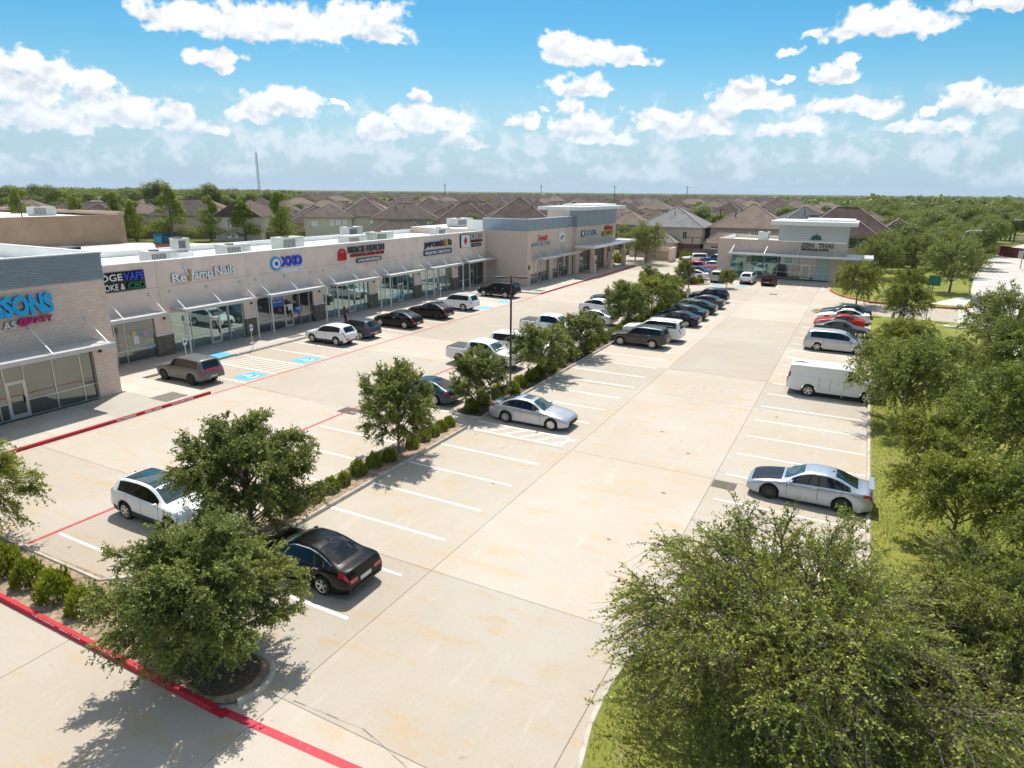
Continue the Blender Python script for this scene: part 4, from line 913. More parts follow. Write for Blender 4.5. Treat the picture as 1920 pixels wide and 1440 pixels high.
for x, y, f, l in ((-43.1, 30.6, 'E', 'first accessible parking sign from the block shop'), (-43.0, 36.6, 'E', 'accessible parking sign before the nail shop door'), (-42.9, 64.0, 'E', 'accessible parking sign before the dentist window'), (-42.9, 69.0, 'E', 'accessible parking sign nearest the black large SUV'),
                   (-18.8, 106, 'S', 'accessible parking sign at left corner of the spa'), (-13.6, 106, 'S', 'accessible parking sign before the spa window')): post_sign(x, y, f, l)
o = tag(empty('sign_post', (7.0, 81.2, .1)), 'tall thin post with small green sign by driveway', 'sign')
q = MB(); q.tube([(0, 0, 0), (.15, 0, 4.0)], .045, 6); q.build('post', M['bronze'], o)
q = MB(); q.box(-.45, .75, -.05, .05, 3.55, 3.85); q.box(-.35, .7, -.05, .05, 3.85, 4.6); q.build('sign_board', plain('green board', (.03, .14, .09), .5), o)
M['gate'] = plain('gate board', (.47, .37, .29), .8, var=.1)
D = tag(empty('dumpster_pen', (-34.6, 127, 0)), 'tan block dumpster pen with two leaf wooden gate', 'dumpster enclosure')
q = MB(); q.box(-2.7, -2.4, -.6, 3.6, 0, 2.4); q.box(2.1, 2.5, -.6, 3.6, 0, 2.6); q.box(-2.4, 2.1, 3.3, 3.6, 0, 2.4); q.build('wall', M['stucco2'], D)
for x0 in (-2.38, -.14):
    for k in range(11):
        q = MB(); q.box(x0 + k * .2, x0 + k * .2 + .19, -.52, -.46, .1, 2.05); q.build('gate_board', M['gate'], D)
# ================================================================== VEHICLES
def pchip(pts):
    x = np.array([p[0] for p in pts], float); y = np.array([p[1] for p in pts], float)
    h = np.diff(x); d = np.diff(y) / h; m = np.zeros(len(x)); m[0], m[-1] = d[0], d[-1]
    for i in range(1, len(x) - 1):
        if d[i - 1] * d[i] > 0:
            w1, w2 = 2 * h[i] + h[i - 1], h[i] + 2 * h[i - 1]; m[i] = (w1 + w2) / (w1 / d[i - 1] + w2 / d[i])
    def f(q):
        q = np.clip(np.asarray(q, float), x[0], x[-1]); i = np.clip(np.searchsorted(x, q) - 1, 0, len(x) - 2)
        t = (q - x[i]) / h[i]; t2, t3 = t * t, t * t * t
        return (2 * t3 - 3 * t2 + 1) * y[i] + (t3 - 2 * t2 + t) * h[i] * m[i] + (-2 * t3 + 3 * t2) * y[i + 1] + (t3 - t2) * h[i] * m[i + 1]
    return f
# every type: lengths in metres measured from the front bumper (x = 0) to the rear
CT = {
 'sedan': dict(L=4.88, W=1.86, wb=(.95, 3.78), R=.335, sill=.20, wr=.60, top=[(0, .58), (.05, .66), (.3, .76), (.9, .90), (1.42, .985), (2.15, 1.345), (2.6, 1.44), (3.05, 1.45), (3.5, 1.395), (4.25, 1.11), (4.45, 1.055), (4.78, 1.03), (4.84, .99), (4.88, .80)],
    belt=[(0, .52), (.25, .68), (1.3, .875), (2.5, .925), (4.0, .965), (4.7, .95), (4.88, .76)], ws=(1.48, 2.22), rw=(3.42, 4.28), win=[(1.78, 2.78), (2.86, 3.62), (3.68, 4.02)], doors=(1.62, 2.82, 3.72)),
 'fastback': dict(L=4.95, W=1.90, wb=(.92, 3.85), R=.35, sill=.20, wr=.60, top=[(0, .56), (.05, .64), (.3, .76), (.9, .90), (1.5, .985), (2.25, 1.335), (2.7, 1.41), (3.1, 1.42), (3.6, 1.36), (4.5, 1.07), (4.8, 1.0), (4.9, .93), (4.95, .75)],
    belt=[(0, .52), (.25, .68), (1.3, .87), (2.5, .92), (4.0, .97), (4.75, .93), (4.95, .72)], ws=(1.55, 2.32), rw=(3.45, 4.5), win=[(1.88, 2.85), (2.93, 3.75), (3.80, 4.15)], doors=(1.7, 2.9, 3.85)),
 'coupe': dict(L=4.5, W=1.82, wb=(.88, 3.45), R=.33, sill=.19, wr=.58, top=[(0, .56), (.05, .64), (.3, .74), (.9, .88), (1.45, .96), (2.1, 1.29), (2.5, 1.36), (2.9, 1.365), (3.3, 1.30), (3.95, 1.06), (4.2, 1.01), (4.42, 1.0), (4.46, .96), (4.5, .75)],
    belt=[(0, .5), (.25, .66), (1.3, .85), (2.5, .91), (3.7, .96), (4.3, .93), (4.5, .72)], ws=(1.5, 2.16), rw=(3.2, 3.98), win=[(1.8, 2.85), (2.92, 3.5)], doors=(1.65, 2.95)),
 'suv': dict(L=4.62, W=1.86, wb=(.92, 3.61), R=.36, sill=.26, wr=.66, top=[(0, .72), (.05, .84), (.25, .95), (.8, 1.05), (1.22, 1.11), (1.9, 1.53), (2.3, 1.645), (2.9, 1.68), (3.6, 1.66), (4.05, 1.60), (4.16, 1.56), (4.45, 1.16), (4.54, 1.06), (4.59, .98), (4.62, .72)],
    belt=[(0, .66), (.25, .85), (1.2, 1.02), (2.5, 1.07), (3.8, 1.13), (4.4, 1.12), (4.62, .70)], ws=(1.27, 1.98), rw=(4.12, 4.46), win=[(1.55, 2.5), (2.58, 3.35), (3.42, 3.98)], doors=(1.5, 2.54, 3.45), clad=True),
 'coupesuv': dict(L=4.78, W=1.92, wb=(.9, 3.78), R=.37, sill=.26, wr=.64, top=[(0, .70), (.05, .82), (.25, .94), (.8, 1.03), (1.35, 1.10), (2.05, 1.47), (2.5, 1.585), (2.95, 1.60), (3.5, 1.54), (4.3, 1.25), (4.6, 1.13), (4.7, 1.04), (4.75, .95), (4.78, .72)],
    belt=[(0, .64), (.25, .84), (1.2, 1.0), (2.5, 1.05), (3.8, 1.11), (4.5, 1.06), (4.78, .70)], ws=(1.4, 2.12), rw=(3.4, 4.4), win=[(1.72, 2.68), (2.76, 3.55), (3.62, 4.1)], doors=(1.6, 2.72, 3.65), clad=True),
 'boxsuv': dict(L=4.83, W=1.92, wb=(.9, 3.69), R=.39, sill=.36, wr=.71, top=[(0, .86), (.04, .98), (.2, 1.06), (.8, 1.13), (1.32, 1.17), (1.88, 1.62), (2.2, 1.75), (2.9, 1.79), (4.0, 1.77), (4.42, 1.74), (4.5, 1.68), (4.7, 1.18), (4.76, 1.10), (4.80, 1.02), (4.83, .8)],
    belt=[(0, .78), (.25, .96), (1.2, 1.09), (2.5, 1.13), (3.8, 1.16), (4.6, 1.16), (4.83, .78)], ws=(1.36, 1.95), rw=(4.50, 4.72), win=[(1.6, 2.5), (2.58, 3.42), (3.52, 4.32)], doors=(1.55, 2.54, 3.48), rails=True),
 'bigsuv': dict(L=5.35, W=2.04, wb=(.98, 4.05), R=.405, sill=.36, wr=.76, top=[(0, .92), (.04, 1.05), (.2, 1.14), (.9, 1.2), (1.45, 1.24), (2.05, 1.70), (2.4, 1.86), (3.1, 1.91), (4.6, 1.89), (4.95, 1.86), (5.04, 1.80), (5.22, 1.28), (5.28, 1.18), (5.32, 1.08), (5.35, .8)],
    belt=[(0, .84), (.25, 1.03), (1.2, 1.17), (2.5, 1.21), (4.2, 1.24), (5.1, 1.25), (5.35, .78)], ws=(1.5, 2.12), rw=(5.03, 5.24), win=[(1.78, 2.75), (2.85, 3.78), (3.9, 4.85)], doors=(1.7, 2.8, 3.84), rails=True),
 'pickup': dict(L=5.9, W=2.03, wb=(1.0, 4.65), R=.42, sill=.42, wr=.70, top=[(0, .98), (.04, 1.12), (.2, 1.2), (.9, 1.26), (1.5, 1.29), (2.05, 1.72), (2.4, 1.90), (2.9, 1.95), (3.6, 1.93), (3.95, 1.86), (4.05, 1.78), (4.13, 1.36), (4.18, 1.31), (5.8, 1.30), (5.86, 1.28), (5.9, .95)],
    belt=[(0, .88), (.25, 1.08), (1.2, 1.2), (2.5, 1.24), (4.1, 1.27), (5.8, 1.27), (5.9, .92)], ws=(1.55, 2.16), rw=(3.99, 4.12), win=[(1.85, 2.85), (2.95, 3.75)], doors=(1.75, 2.9, 3.85), bed=(4.25, 5.78)),
 'minivan': dict(L=5.15, W=1.98, wb=(.98, 4.05), R=.345, sill=.22, wr=.72, top=[(0, .68), (.05, .80), (.25, .92), (.7, 1.04), (1.05, 1.12), (1.95, 1.60), (2.4, 1.70), (3.1, 1.74), (4.4, 1.72), (4.75, 1.67), (4.84, 1.60), (5.02, 1.15), (5.08, 1.02), (5.12, .9), (5.15, .65)],
    belt=[(0, .60), (.25, .80), (1.2, 1.0), (2.5, 1.05), (4.0, 1.08), (5.0, 1.10), (5.15, .62)], ws=(1.1, 2.02), rw=(4.83, 5.02), win=[(1.62, 2.45), (2.55, 3.55), (3.65, 4.62)], doors=(1.55, 2.5, 3.6)),
 'van': dict(L=5.7, W=2.02, wb=(.92, 4.35), R=.38, sill=.34, wr=.80, top=[(0, .82), (.05, 1.0), (.25, 1.1), (.7, 1.22), (.9, 1.30), (1.55, 1.86), (1.9, 2.03), (2.6, 2.08), (5.2, 2.08), (5.5, 2.05), (5.58, 1.98), (5.66, 1.4), (5.68, 1.0), (5.7, .7)],
    belt=[(0, .76), (.25, .96), (.9, 1.18), (2.0, 1.28), (4.5, 1.30), (5.6, 1.30), (5.7, .66)], ws=(.95, 1.68), rw=None, win=[(1.25, 2.15)], doors=(1.12, 2.28, 3.1, 3.75)),
 'jeep': dict(L=4.5, W=1.88, wb=(.75, 3.4), R=.42, sill=.48, wr=.74, top=[(0, .98), (.03, 1.08), (.15, 1.12), (.8, 1.17), (1.35, 1.2), (1.75, 1.66), (1.95, 1.80), (2.6, 1.84), (4.0, 1.83), (4.3, 1.80), (4.36, 1.7), (4.44, 1.2), (4.47, 1.1), (4.49, 1.0), (4.5, .8)],
    belt=[(0, .92), (.2, 1.04), (1.2, 1.14), (2.5, 1.16), (4.2, 1.17), (4.5, .78)], ws=(1.38, 1.8), rw=(4.34, 4.45), win=[(1.6, 2.35), (2.45, 3.25), (3.35, 4.15)], doors=(1.5, 2.4, 3.3)),
}
def glass_car(name, col, r=.22):
    m, t, p = new_mat(name); N = NT(t)
    p.inputs['Base Color'].default_value = (*col, 1); p.inputs['Roughness'].default_value = .04; p.inputs['Specular IOR Level'].default_value = .5; p.inputs['IOR'].default_value = 1.5
    p.inputs['Coat Weight'].default_value = .1; p.inputs['Coat Roughness'].default_value = .01
    return m
M['cg'] = glass_car('car side glass', (.008, .010, .011)); M['cw'] = glass_car('car windscreen', (.028, .06, .065))
M['tyre'] = plain('tyre rubber', (.018, .018, .018), .85); M['rim'] = plain('alloy rim', (.55, .54, .52), .3, .85); M['rimd'] = plain('dark rim', (.05, .05, .05), .35, .6)
M['under'] = plain('dark underbody', (.012, .012, .012), .9); M['clad'] = plain('black plastic trim', (.028, .028, .03), .6); M['seam'] = plain('panel gap', (.015, .015, .016), .9)
M['tail'] = plain('tail lamp red', (.42, .008, .010), .12, coat=1); M['head'] = plain('headlamp lens', (.55, .57, .58), .08, .25, coat=1); M['plate'] = plain('licence plate', (.62, .63, .62), .5); M['chrome'] = plain('chrome trim', (.65, .65, .64), .15, 1)
M['wtrim'] = plain('black window trim', (.006, .006, .007), .25)
M['tonneau'] = plain('black tonneau cover', (.045, .045, .048), .75)
def paint(name, col, metal=.0, rough=.28):
    m, t, p = new_mat('car paint ' + name)
    p.inputs['Base Color'].default_value = (*col, 1); p.inputs['Metallic'].default_value = metal; p.inputs['Roughness'].default_value = rough
    p.inputs['Coat Weight'].default_value = .40; p.inputs['Coat Roughness'].default_value = .02; p.inputs['Coat IOR'].default_value = 1.42; p.inputs['Specular IOR Level'].default_value = .12
    return m
PAINT = {k: paint(k, *v) for k, v in dict(hoodblack=((.012, .014, .02), 0, .45), black=((.0025, .0025, .003), 0, .35), white=((.76, .76, .75), 0, .3), silver=((.46, .48, .50), .55, .32), silverblue=((.40, .45, .52), .55, .32), grey=((.075, .073, .07), .2, .35), bluegrey=((.06, .075, .095), .3, .35),
    navy=((.008, .014, .040), .0, .3), slate=((.022, .055, .072), .15, .3), green=((.006, .030, .026), .2, .3), red=((.46, .02, .012), .1, .3), crimson=((.42, .012, .03), .1, .3), beige=((.50, .45, .38), .3, .35), blue=((.03, .09, .22), .4, .3), teal=((.04, .075, .085), .4, .3), oxblood=((.045, .012, .014), .3, .3), pewter=((.15, .148, .145), .3, .35)).items()}
class Shape:
    def __init__(s, c):
        s.c = c; s.top = pchip(c['top']); s.belt = pchip(c['belt']); s.L = c['L']; s.hf = max(p[1] for p in c['top']) - 1.02 * np.interp(c['L'] * .55, [p[0] for p in c['belt']], [p[1] for p in c['belt']])
    def pts(s, x):
        c = s.c; L = c['L']; x = np.asarray(x, float); zt = s.top(x); zs = np.minimum(s.belt(x), zt - .035); w = c['W'] / 2
        fe = np.clip((.55 - x) / .55, 0, 1); re_ = np.clip((x - (L - .6)) / .6, 0, 1)
        w = w * (1 - .17 * fe ** 2.2 - .11 * re_ ** 2.2)
        zb = c['sill'] + .10 * fe ** 1.5 + .12 * re_ ** 1.5; ra = c['R'] + .07; arch = np.zeros_like(x)
        for xw in c['wb']:
            a = ra * ra - (x - xw) ** 2; z = np.where(a > 0, c['R'] + np.sqrt(np.maximum(a, 0)), 0); arch = np.maximum(arch, z)
        inarch = arch > zb; zb = np.minimum(np.where(inarch, arch, zb), zs - .1)
        zf = np.where(inarch, zb, zb + .02); h = zt - zs; g = np.clip((h - .05) / (s.hf - .05), 0, 1); wr = c['wr'] * c['W'] / 1.86
        lr = lambda a, b_, t: a + (b_ - a) * t
        gy = g ** .75; dz = zs - zb
        Y = [0 * x, np.where(inarch, w - .30, w * .80), w * .965, w * .985, w * 1.0, w * .985, w * .955, w * .93, lr(w * .88, wr + .02, gy), lr(w * .78, wr - .07, gy), lr(w * .45, wr * .55, gy), 0 * x]
        Z = [zf, zf, zb, zb + dz * .28, zb + dz * .62, zb + dz * .86, zs, zs + .02 + .0 * x, zs + h * lr(.50, .88, g), zs + h * lr(.78, .97, g), zs + h * lr(.95, .995, g), zt]
        return np.stack(Y, -1), np.stack(Z, -1)
    def S(s, x, v, side=1):
        x = np.asarray(x, float); v = np.asarray(v, float); Y, Z = s.pts(x); i = np.clip(np.floor(v).astype(int), 0, 10); t = v - i
        k = np.arange(len(x)); y = Y[k, i] * (1 - t) + Y[k, i + 1] * t; z = Z[k, i] * (1 - t) + Z[k, i + 1] * t
        return np.stack([s.L / 2 - x, side * y, z], -1)
WIN0, WIN1, RAIL = 7.12, 7.93, 9.0
def car_body(sh):
    c = sh.c; L = c['L']; xs = list(np.linspace(0, L, 34)) + [p[0] for p in c['top']]
    for xw in c['wb']: xs += [xw + (c['R'] + .07) * math.cos(math.pi * k / 14) for k in range(15)] + [xw - c['R'] - .072, xw + c['R'] + .072]
    xs = np.array(sorted(set(round(float(x), 4) for x in xs if 0 <= x <= L))); keep = [xs[0]]
    for x in xs[1:]:
        if x - keep[-1] > .004: keep.append(x)
    xs = np.array(keep); Y, Z = sh.pts(xs); n = len(xs); nr = 12
    V = []; body = MB(); und = MB()
    for i in range(n):
        ring = [(L / 2 - xs[i], -Y[i, j], Z[i, j]) for j in range(nr - 1, 0, -1)] + [(L / 2 - xs[i], Y[i, j], Z[i, j]) for j in range(0, nr)]
        V += ring[:-1]
    m = 2 * nr - 2
    bf, uf = [], []
    for i in range(n - 1):
        for j in range(m):
            a = i * m + j; b_ = i * m + (j + 1) % m; jj = abs(j - (nr - 1)) if j >= nr - 1 else nr - 2 - j
            row = (j - (nr - 1)) if j >= nr - 1 else (nr - 2 - j)
            (uf if row < 2 else bf).append((a, b_, b_ + m, a + m))
    bf.append(tuple(range(m))[::-1]); bf.append(tuple(range((n - 1) * m, n * m)))
    body.add(V, bf); und.add(V, uf)
    return body, und
def patch(sh, x0, x1, v0, v1, off, side=1, nx=6, nv=3, slant=(0, 0), both=False):
    q = MB(); us = np.linspace(0, 1, nx + 1); vs = np.linspace(0, 1, nv * (2 if both else 1) + 1); P = []
    for vv in vs:
        if both: v = v1 - abs(vv * 2 - 1) * (v1 - v0); sd = np.sign(1 - vv * 2) or 1
        else: v = v0 + (v1 - v0) * vv; sd = side
        k = vv if not both else 0
        xx = (x0 + slant[0] * k) + ((x1 + slant[1] * k) - (x0 + slant[0] * k)) * us
        a = sh.S(xx, np.full_like(xx, min(v, 10.999)), sd); e = 1e-3
        dx = sh.S(xx + e, np.full_like(xx, min(v, 10.99)), sd) - sh.S(xx - e, np.full_like(xx, min(v, 10.99)), sd)
        vm = min(max(v, .02), 10.9); dv = sh.S(xx, np.full_like(xx, vm + .05), sd) - sh.S(xx, np.full_like(xx, vm - .05), sd)
        nn = np.cross(dx, dv) * -sd * 1.0; nn /= np.linalg.norm(nn, axis=1, keepdims=True) + 1e-9
        cen = np.array([0, 0, .7]); flip = np.sign(np.sum(nn * (a - cen) * np.array([.2, 1, 1]), axis=1, keepdims=True)); P.append(a + nn * flip * off)
    P = np.array(P); m_ = nx + 1
    q.add(P.reshape(-1, 3).tolist(), [(j * m_ + i, j * m_ + i + 1, (j + 1) * m_ + i + 1, (j + 1) * m_ + i) for j in range(len(vs) - 1) for i in range(nx)])
    return q
def wheel_meshes(r, w, spokes, key, rimmat):
    q = MB(); q.lathe([(r * .655, w / 2 - .06), (r * .65, -w / 2 + .02), (r * .93, -w / 2), (r, -w / 2 + .035), (r, w / 2 - .035), (r * .93, w / 2), (r * .66, w / 2), (r * .655, w / 2 - .06)], 22, axis='y', cap=False); ty = q.mesh('wheel', M['tyre'], 35)
    q = MB(); q.lathe([(r * .64, -w / 2 + .03), (r * .64, w / 2 - .07)], 20, axis='y', mi=1)
    n = 20
    for k in range(n):
        a0, a1 = 2 * math.pi * k / n, 2 * math.pi * (k + 1) / n; ro, ri = r * .70, r * .61; y = w / 2 + .004
        q.quad((ro * math.cos(a0), y, ro * math.sin(a0)), (ri * math.cos(a0), y - .01, ri * math.sin(a0)), (ri * math.cos(a1), y - .01, ri * math.sin(a1)), (ro * math.cos(a1), y, ro * math.sin(a1)))
    for k in range(spokes):
        a = 2 * math.pi * k / spokes + .3; ca, sa = math.cos(a), math.sin(a); wi, wo = r * .10, r * (.13 if spokes < 7 else .075)
        pts = [(-wi, r * .1), (wi, r * .1), (wo + r * .03, r * .63), (-wo + r * .03, r * .63)]
        f_ = [(px * -sa + py * ca, w / 2 - (.0 if py > r * .3 else .02), px * ca + py * sa) for px, py in pts]; bk = [(x, y - .04, z) for x, y, z in f_]
        q.add(f_ + bk, [(0, 3, 2, 1), (0, 1, 5, 4), (1, 2, 6, 5), (2, 3, 7, 6), (3, 0, 4, 7)])
    q.lathe([(r * .15, w / 2 - .05), (r * .15, w / 2 - .012), (r * .08, w / 2 - .005)], 10, axis='y')
    ri = q.mesh('rim', [rimmat, M['rimd']], 35)
    return ty, ri
def build_car(kind, paint_m, rim='rim', spokes=5, roof=None, hood=None, tailbar=False, sun=False, lamp='head', clad=None, rails=None, chrome=False, spoiler=False):
    c = CT[kind]; sh = Shape(c); L = c['L']; o = empty('parked_car'); bo, un = car_body(sh)
    body = bo.build('body', paint_m, o, smooth=38); un.build('underbody', M['under'], o, smooth=38)
    patch(sh, c['ws'][0], c['ws'][1], 9.12, 11, .005, nx=7, nv=5, both=True).build('windscreen', M['cw'], o, smooth=True)
    if c['rw']: patch(sh, c['rw'][0], c['rw'][1], 9.25 if kind != 'van' else 9, 11, .005, nx=7, nv=5, both=True).build('rear_window', M['cg'], o, smooth=True)
    for sd in (1, -1):
        for k, (a, b_) in enumerate(c['win']):
            first, last = k == 0, k == len(c['win']) - 1
            patch(sh, a, b_, WIN0, WIN1, .005, sd, 7, 2, ((.0 if not first else .05), (-.06 if last else 0))).build('side_window', M['cg'], o, smooth=True)
        patch(sh, c['win'][0][0] - .02, c['win'][-1][1] + .03, 7.04, 7.985, .0025, sd, 18, 2, (.03, -.05)).build('window_surround', M['wtrim'], o, smooth=True)
        if chrome: patch(sh, c['win'][0][0], c['win'][-1][1] + .1, 7.95, 8.06, .008, sd, 16, 1).build('window_trim', M['chrome'], o)
        for xd in c['doors']: patch(sh, xd - .009, xd + .009, 2.9, 6.95, .002, sd, 1, 8).build('door_gap', M['seam'], body)
        for xd in c['doors'][1:3]:
            p = sh.S(np.array([xd - .12]), np.array([5.55]), sd)[0]
            q = MB(); q.box(p[0] - .1, p[0] + .1, p[1] - .012 * 1, p[1] + .012 * 1 + sd * .02, p[2] - .016, p[2] + .016); q.build('door_handle', paint_m if not chrome else M['chrome'], o)
        # lamps wrap the corners
        hz = (5.15, 6.7) if kind not in ('van', 'pickup', 'bigsuv', 'jeep') else (4.9, 6.7)
        patch(sh, .06, .52 if kind not in ('jeep', 'van') else .2, hz[0], hz[1], .006, sd, 5, 3).build('headlight', M[lamp], o, smooth=True)
        tl = L - (.38 if kind in ('sedan', 'fastback', 'coupe', 'coupesuv', 'suv') else .16)
        if kind in ('sedan', 'fastback', 'coupe'): patch(sh, tl, L - .012, 5.0, 6.9, .006, sd, 5, 3).build('taillight', M['tail'], o, smooth=True)
        elif kind in ('suv', 'coupesuv'): patch(sh, L - .30, L - .015, 5.7, 7.4, .006, sd, 5, 3).build('taillight', M['tail'], o, smooth=True)
        else: patch(sh, L - .20, L - .02, 5.3, 7.35, .006, sd, 4, 3).build('taillight', M['tail'], o, smooth=True)
        # mirror
        p = sh.S(np.array([c['win'][0][0] + .08]), np.array([7.1]), sd)[0]; q = MB()
        q.add([(p[0] + .03, p[1] + sd * .02, p[2] - .02), (p[0] + .03, p[1] + sd * .22, p[2] + .0), (p[0] + .03, p[1] + sd * .23, p[2] + .12), (p[0] + .03, p[1] + sd * .03, p[2] + .1),
               (p[0] + .15, p[1] + sd * .05, p[2] + .01), (p[0] + .13, p[1] + sd * .19, p[2] + .02), (p[0] + .13, p[1] + sd * .2, p[2] + .1), (p[0] + .15, p[1] + sd * .06, p[2] + .08)],
              [(0, 1, 2, 3), (7, 6, 5, 4), (0, 4, 5, 1), (1, 5, 6, 2), (2, 6, 7, 3), (3, 7, 4, 0)]); q.build('mirror', paint_m, o, smooth=True)
        if c.get('clad') if clad is None else clad:
            ra = c['R'] + .07
            segs = [(.5, c['wb'][0] - ra), (c['wb'][0] + ra, c['wb'][1] - ra), (c['wb'][1] + ra, L - .25)]
            for a, b_ in segs: patch(sh, a, b_, 2.02, 2.95, .006, sd, 6, 1).build('sill_trim', M['clad'], o)
            for xw in c['wb']: patch(sh, xw - ra, xw + ra, 2.02, 2.55, .008, sd, 22, 1).build('arch_trim', M['clad'], o)
        if c.get('rails') if rails is None else rails:
            a, b_ = c['ws'][1] + .2, c['rw'][0] - .25; p0, p1 = sh.S(np.array([a]), np.array([9.1]), sd)[0], sh.S(np.array([b_]), np.array([9.1]), sd)[0]
            q = MB(); q.bar(p0 + np.array([0, 0, .06]), p1 + np.array([0, 0, .06]), .035); q.bar(p0, p0 + np.array([0, 0, .07]), .03); q.bar(p1, p1 + np.array([0, 0, .07]), .03); q.build('roof_rail', M['chrome'] if chrome else M['clad'], o)
    w_end = c['W'] * .42; zt_r = float(sh.top(L - .001)); 
    q = MB(); q.box(-L / 2 - .012, -L / 2 - .002, -.26, .26, zt_r - .26, zt_r - .12); q.build('licence_plate', M['plate'], o)
    q = MB(); q.box(-L / 2 - .025, -L / 2 + .15, -w_end * .86, w_end * .86, c['sill'] + .14, c['sill'] + .24); q.build('rear_bumper', M['clad'] if (c.get('clad') or kind in ('jeep',)) else (M['chrome'] if kind in ('pickup', 'van', 'bigsuv') else paint_m), o)
    zf0 = float(sh.top(.001)); q = MB(); q.box(L / 2 - .03, L / 2 + .012, -w_end * .62, w_end * .62, zf0 - .22, zf0 - .04); q.build('grille', M['clad'], o)
    q = MB(); q.box(L / 2 - .02, L / 2 + .015, -w_end * .72, w_end * .72, c['sill'] + .12, c['sill'] + .24); q.build('air_intake', M['seam'], o)
    if kind in ('sedan', 'fastback', 'coupe', 'suv', 'coupesuv'):
        for sd in (1, -1):
            ya, yb = sorted((sd * w_end * .52, sd * w_end * .97)); q = MB(); q.box(-L / 2 - .014, -L / 2 + .03, ya, yb, zt_r - .17, zt_r - .035); q.build('tail_lens', M['tail'], o)
    if spoiler:
        zs_ = float(sh.top(L - .12)); q = MB(); q.box(-L / 2 + .02, -L / 2 + .2, -.68, .68, zs_ + .16, zs_ + .19); q.box(-L / 2 + .06, -L / 2 + .16, -.6, -.56, zs_ - .02, zs_ + .16); q.box(-L / 2 + .06, -L / 2 + .16, .56, .6, zs_ - .02, zs_ + .16); q.build('spoiler', paint_m, o)
    if tailbar: patch(sh, L - .09, L - .03, 9, 11, .008, nx=2, nv=4, both=True).build('taillight_bar', M['tail'], o)
    if roof: patch(sh, c['ws'][1] + .06, c['rw'][0] - .25, 9.1, 11, .005, nx=8, nv=4, both=True).build('panoramic_roof', M['cw'], o, smooth=True)
    if sun: patch(sh, c['ws'][1] + .22, c['ws'][1] + .72, 9.9, 11, .005, nx=4, nv=3, both=True).build('sunroof', M['cw'], o, smooth=True)
    if hood: patch(sh, .16, c['ws'][0] - .1, 8.6, 11, .006, nx=8, nv=4, both=True).build('bonnet', hood, o, smooth=True)
    if kind in ('sedan', 'fastback', 'suv', 'coupesuv', 'coupe') and c['rw']:
        p = sh.S(np.array([c['rw'][0] - .12]), np.array([10.99]), 1)[0]; q = MB(); q.add([(p[0] + .07, 0, p[2] - .01), (p[0] - .07, -.025, p[2] - .01), (p[0] - .07, .025, p[2] - .01), (p[0] - .05, 0, p[2] + .055)], [(0, 1, 3), (1, 2, 3), (2, 0, 3)]); q.build('antenna_fin', M['clad'], o)
    if c.get('bed'):
        a, b_ = c['bed']; q = MB(); zz = float(sh.top((a + b_) / 2)) + .012; q.box(L / 2 - b_, L / 2 - a, -c['W'] / 2 * .84, c['W'] / 2 * .84, zz - .02, zz + .02); q.build('tonneau_cover', M['tonneau'], o)
        patch(sh, a - .06, a - .045, 2.9, 6.95, .002, 1, 1, 8).build('bed_gap', M['seam'], body); patch(sh, a - .06, a - .045, 2.9, 6.95, .002, -1, 1, 8).build('bed_gap', M['seam'], body)
    if kind == 'van':
        for sd in (1, -1):
            q = MB(); p = sh.S(np.array([L - .02]), np.array([6.8]), sd)[0]; q.box(p[0] - .02, p[0] + .06, p[1] - .06, p[1] + .012 * sd, p[2] - .1, p[2] + .35); q.build('taillight', M['tail'], o)
    tw = .23 if c['R'] < .38 else .27; ty, ri = wheel_meshes(c['R'], tw, spokes, kind, M[rim])
    for xw in c['wb']:
        for sd in (1, -1):
            w_ = link('wheel', ty, o, (L / 2 - xw, sd * (c['W'] / 2 - tw / 2 - .015), c['R'])); r_ = link('rim', ri, w_)
            if sd < 0: w_.rotation_euler = (0, 0, math.pi)
    return o
CARS = []
def car(kind, col, x, y, head, label, cat='car', **kw):
    o = build_car(kind, PAINT[col], **kw); o.location = (x, y, 0); o.rotation_euler = (0, 0, R(head)); o.name = {'pickup': 'pickup_truck', 'van': 'cargo_van', 'minivan': 'minivan'}.get(kind, 'parked_car')
    tag(o, label, cat, 'cars parked in the lot'); CARS.append(o); return o
E_, W_, N_, S_ = 0, 180, 90, -90
# --- in front of the shops, noses to the pavement
car('boxsuv', 'pewter', -39.75, 28.35, W_, 'dark grey SUV parked nearest the block shop', 'SUV', rim='rimd', rails=False, tailbar=True)
car('suv', 'white', -39.55, 42.05, W_, 'white compact SUV with black trim before dry cleaner', 'SUV')
car('suv', 'bluegrey', -39.45, 45.05, W_, 'blue grey SUV beside the white compact SUV', 'SUV', rim='rim', clad=False, spokes=8)
car('coupesuv', 'black', -38.95, 50.7, W_, 'glossy black crossover with silver wheels before the health shop', 'SUV', chrome=True, clad=False)
car('coupesuv', 'black', -38.95, 56.2, W_, 'black sloping roof crossover with dark wheels', 'SUV', rim='rimd', clad=False)
car('boxsuv', 'white', -39.2, 61.85, W_, 'white boxy SUV before the dentist shop', 'SUV', rails=True)
car('bigsuv', 'black', -39.6, 72.25, W_, 'large black SUV parked against the brick end shop', 'SUV', chrome=True)
